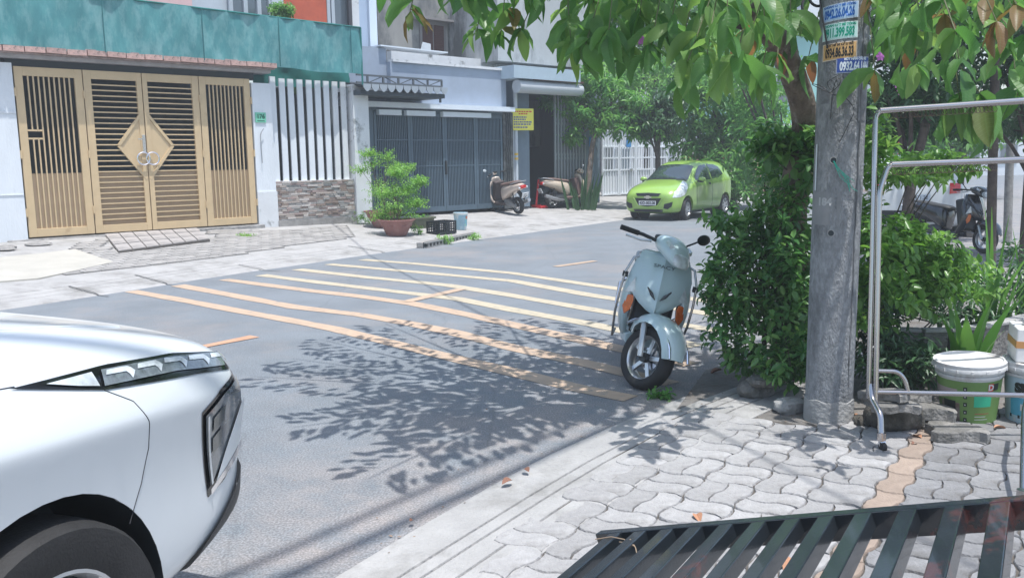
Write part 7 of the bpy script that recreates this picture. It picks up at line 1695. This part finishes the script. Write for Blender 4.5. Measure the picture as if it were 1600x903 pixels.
loose(1492, 686, .065, 'dark zigzag paver lying in front of the green and white tub', .018, .35, (0, .02), 1.1)
loose(1182, 622, .06, 'large broken concrete block under the dark hedge', 0, .4, (0, 0), 1, stone_m, (.27, .16, .13))
loose(1196, 604, .06, 'concrete block lying on the broken one under the hedge', .10, .2, (0, 0), 1, stone_m, (.24, .14, .08))
loose(1232, 646, .06, 'grey rounded block between the hedge and the pole foot', 0, .3, (0, 0), 1, MATS['collar'], (.19, .14, .10))
loose(1348, 668, .06, 'rubble piece wedged between pole and rack', 0, 1.3, (0, 0), 1, stone_d, (.12, .10, .07))
# low planter edging behind the tubs
ed = thing('planter_edge', 'low pale stone edging of the planting bed behind the paint tubs', 'edging', P(1470, 545, 5.9)); ed.location.z = 0
pts = [P(1392, 512, 5.95), P(1440, 520, 5.9), P(1480, 525, 5.9), P(1530, 532, 6.0), P(1575, 535, 6.2), P(1660, 520, 6.8)]
for k in range(5):
    a, c = Vector((pts[k].x, pts[k].y, 0)) - ed.location, Vector((pts[k + 1].x, pts[k + 1].y, 0)) - ed.location; d = (c - a).normalized(); a.z = c.z = 0; h_ = .40
    b = MB(); b.bar(a + d * .006 + Vector((0, 0, h_ / 2)), c - d * .006 + Vector((0, 0, h_ / 2)), .06, h_); b.build('edge_stone', stone_m, ed, bevel=.008)
    b = MB(); b.bar(a + d * .006 + Vector((0, 0, h_ + .012)), c - d * .006 + Vector((0, 0, h_ + .012)), .085, .024); b.build('coping', conc_l, ed, bevel=.006)
# ================================================================== SLATTED STEEL PLATFORM
dk_st = mat('dark_steel', (.011, .016, .021), .26, metal=.0, coat=.45, spec=.6, var=.3, scale=6, bump=.06, bscale=90, dirt=(.065, .022, .021), dscale=2.2, dthr=(.585, .61))
R0_, R1_ = G(938, 830, .44), G(1640, 772, .86)                 # the frame lies a little askew: its left end is lower
pf = thing('steel_platform', 'dark slatted steel platform in the near right corner above the pavers', 'platform', (R0_.x, R0_.y, 0))
o_ = Vector((R0_.x, R0_.y, 0)); rd_ = (R1_ - R0_).normalized(); sdv = -ray(1639, 258).normalized(); up_ = rd_.cross(-sdv).normalized()
if up_.z < 0: up_ = -up_
def on_rail(px):
    """point of the rail seen in a pixel column"""
    best = None
    for k in range(2001):
        q = R0_ + rd_ * (k / 2000 * 2.6 - .1); d = abs(px_of(q)[0] - px)
        if best is None or d < best[0]: best = (d, q)
    return best[1]
dn = up_ * -.036
b = MB(); b.bar(R0_ - o_ + dn - rd_ * .01, R1_ - o_ + dn + rd_ * .3, .034, .07, up_); b.build('rail', dk_st, pf, bevel=.003)
for k, x in enumerate([964, 1003, 1045, 1089, 1137, 1188, 1240, 1292, 1350, 1419, 1491, 1563, 1640, 1722]):
    a = on_rail(x) - o_ + sdv * .018; mb = MB(); mb.bar(a - up_ * .022, a + sdv * 1.35 - up_ * .022, .043, .040, up_); mb.build('slat', dk_st, pf, bevel=.003)
a = R0_ - o_ + sdv * 1.385 + dn; b = MB(); b.bar(a, a + rd_ * 1.9, .034, .07, up_); b.build('rail', dk_st, pf, bevel=.003)
for s in (.12, 1.6):
    for t in (.05, 1.33): a = R0_ - o_ + rd_ * s + sdv * t - up_ * .075; b = MB(); b.bar((a.x, a.y, .03), (a.x, a.y, a.z), .034, .034, (0, 1, 0)); b.build('leg', dk_st, pf)
# a twist of brown twine on the platform corner
tw = thing('twine', 'loose bit of brown twine on the left corner of the steel platform', 'twine', on_rail(975)); cols_ = mat('twine', (.34, .25, .17), .8)
for pts in ([(930, 842), (955, 838), (975, 842), (990, 852)], [(975, 850), (985, 842), (993, 855), (995, 864)], [(968, 846), (984, 848), (992, 838)]):
    b = MB(); b.tube([G(x, y, on_rail(x).z + .006 + .008 * (i % 2)) - Vector(tw.location) for i, (x, y) in enumerate(pts)], .0016, 5); b.build('strand', cols_, tw)
# ================================================================== FALLEN LEAVES
dry = [mat('dry_leaf_brown', (.22, .11, .075), .7, var=.3, scale=20), mat('dry_leaf_orange', (.42, .22, .13), .7, var=.25, scale=20)]
dry_me = [big_leaf_mesh(m_, .62, .18, .5, 6) for m_ in dry]
for k, (px, py, l_, c_, lb) in enumerate([(1088, 803, .075, 1, 'curled tan dead leaf lying on the pavers near the steel platform'), (826, 737, .06, 0, 'brown dead leaf at the gutter edge, upper of the pair'), (800, 750, .07, 0, 'curled brown dead leaf at the gutter edge, lower of the pair'), (640, 814, .035, 0, 'small brown dead leaf on the asphalt near the kerb'), (1128, 578, .10, 0, 'dull purple dead leaf on the kerb below the hedge'), (1236, 872, .13, 1, 'orange dead leaf on the pavers seen through the steel slats'), (1440, 684, .07, 1, 'orange dead leaf between the loose blocks'), (1553, 668, .07, 1, 'tan dead leaf at the foot of the green tub'), (1340, 650, .06, 1, 'orange dead leaf right beside the pole foot'), (1425, 694, .05, 0, 'small dead leaf in front of the rack castor'), (760, 640, .03, 0, 'tiny dead leaf on the shaded asphalt')]):
    g = G(px, py, .03); o = bpy.data.objects.new('fallen_leaf', dry_me[c_]); C.objects.link(o); o.location = g; o.rotation_euler = (random.uniform(-.3, .3), random.uniform(-.2, .1), random.uniform(0, 6)); o.scale = (l_, l_, l_); tag(o, lb, 'leaf', 'fallen dead leaves')
lt = random.Random(5); mb = MB(); lit_m = mat('litter', (.20, .14, .10), .8, var=.4, scale=30)
for k in range(150):
    if k < 80: px, py = lt.uniform(1050, 1560), lt.uniform(600, 690)
    elif k < 120: px = lt.uniform(560, 1100); py = 903 - (px - 527) * .56 + lt.uniform(-22, 12)
    else: px, py = lt.uniform(300, 1000), lt.uniform(520, 850)
    g = G(px, py, .02 if py > 600 and px > 1040 else .008); s = lt.uniform(.004, .012) * (1 if k < 110 else .7); a = lt.uniform(0, 6); u_ = Vector((cos(a), sin(a), lt.uniform(-.3, .3))) * s; v_ = Vector((-sin(a), cos(a), lt.uniform(-.3, .3))) * s * .5; mb.add([g - u_, g + v_, g + u_, g - v_], [(0, 1, 2, 3)])
o = mb.build('ground_litter', lit_m); tag(o, 'scattered crumbs of dead leaf and grit along the kerb and soil', 'litter', None, 'stuff')
# ================================================================== RIGHT BACKGROUND: parked white car and black motorbike
thw = radians(20); fwd2 = Vector((sin(thw), cos(thw), 0)); c0 = P(1432, 300, 16.2); c0.z = 0; og2 = c0 + fwd2 * 1.75
wc = thing('parked_car', 'white hatchback parked beyond the hedge, its rear and plate turned to us', 'car', (og2.x, og2.y, 0), atan2(fwd2.y, fwd2.x))
ST2 = [(x, a, b_, c_ * 1.02, d * 1.08, e * 1.03, f_ * 1.06, g_ * 1.06, h_ * 1.08, i_) for x, a, b_, c_, d, e, f_, g_, h_, i_ in ST]
bw_ = carbody(ST2, wc, wp); bpy.context.view_layer.update(); bv2 = bvh_of(bw_)
maroon = mat('dark_roof', (.05, .015, .04), .15, coat=1.0)
patch('roof_panel', bv2, 'T', [(.2, .50), (.2, -.50)], [(-1.45, .46), (-1.45, -.46)], maroon, wc, .006, 12, 8)
patch('rear_window', bv2, 'B', [(-.50, 1.42), (.50, 1.42)], [(-.58, 1.12), (.58, 1.12)], glass_c, wc, .008, 12, 4)
for s, ax in ((1, 'L'), (-1, 'R')):
    patch('window', bv2, ax, [(.56, 1.15), (.32, 1.34), (.12, 1.44), (-.28, 1.48)], [(.60, 1.06), (.1, 1.05), (-.28, 1.06)], glass_c, wc); patch('window', bv2, ax, [(-.36, 1.48), (-.8, 1.47), (-1.05, 1.38)], [(-.36, 1.07), (-.8, 1.10), (-1.14, 1.2)], glass_c, wc)
    patch('tail_lamp', bv2, 'B', [(s * .56, 1.06), (s * .74, 1.05)], [(s * .56, .86), (s * .74, .88)], red_l, wc, .012, 4, 4)
    car_wheel(wc, 1.19, s * .74, .30, .18, .19, s, 6); car_wheel(wc, -1.19, s * .74, .30, .18, .19, s, 6)
patch('rear_bumper', bv2, 'B', [(-.7, .55), (.7, .55)], [(-.66, .34), (.66, .34)], blackp, wc, .012, 12, 4)
xq = cast(bv2, 'B', 0, .80, 0).x - .02; b = MB(); b.box(xq - .012, xq, -.24, .24, .73, .85); po = b.build('number_plate', mat('plate_blue_white', (.55, .62, .70), .5), wc)
text('plate_text', '74A-471.22', .10, plate_i, po, Matrix.Translation((xq - .0135, 0, .79)) @ Matrix.Rotation(-pi / 2, 4, 'Z') @ Matrix.Rotation(pi / 2, 4, 'X'), sx=.85)
hdm = Vector((.42, -.9, 0)).normalized(); gm = G(1537, 396)
mbk = scooter('black motor scooter standing behind the strap leaves, headlamp toward the street', (gm.x - hdm.x * .66, gm.y - hdm.y * .66, 0), hdm, mat('black_paint', (.012, .013, .015), .2, coat=1.0), None, -.15, -.10, mirrors=(1, -1), name='motorbike', cat='motorbike')
# ================================================================== HAZE
hz = MB(); hz.box(-104, 164, -44, 174, -1.2, 19)
hm = bpy.data.materials.new('haze'); hm.use_nodes = True; hm.node_tree.nodes.clear()
ho = hm.node_tree.nodes.new('ShaderNodeOutputMaterial'); hv = hm.node_tree.nodes.new('ShaderNodeVolumePrincipled')
hv.inputs['Color'].default_value = (.86, .93, 1, 1); hv.inputs['Density'].default_value = .0035; hv.inputs['Anisotropy'].default_value = .0
hm.node_tree.links.new(hv.outputs[0], ho.inputs['Volume'])
ob = hz.build('haze', hm); tag(ob, 'thin pale daylight haze filling the street', 'haze', None, 'stuff')
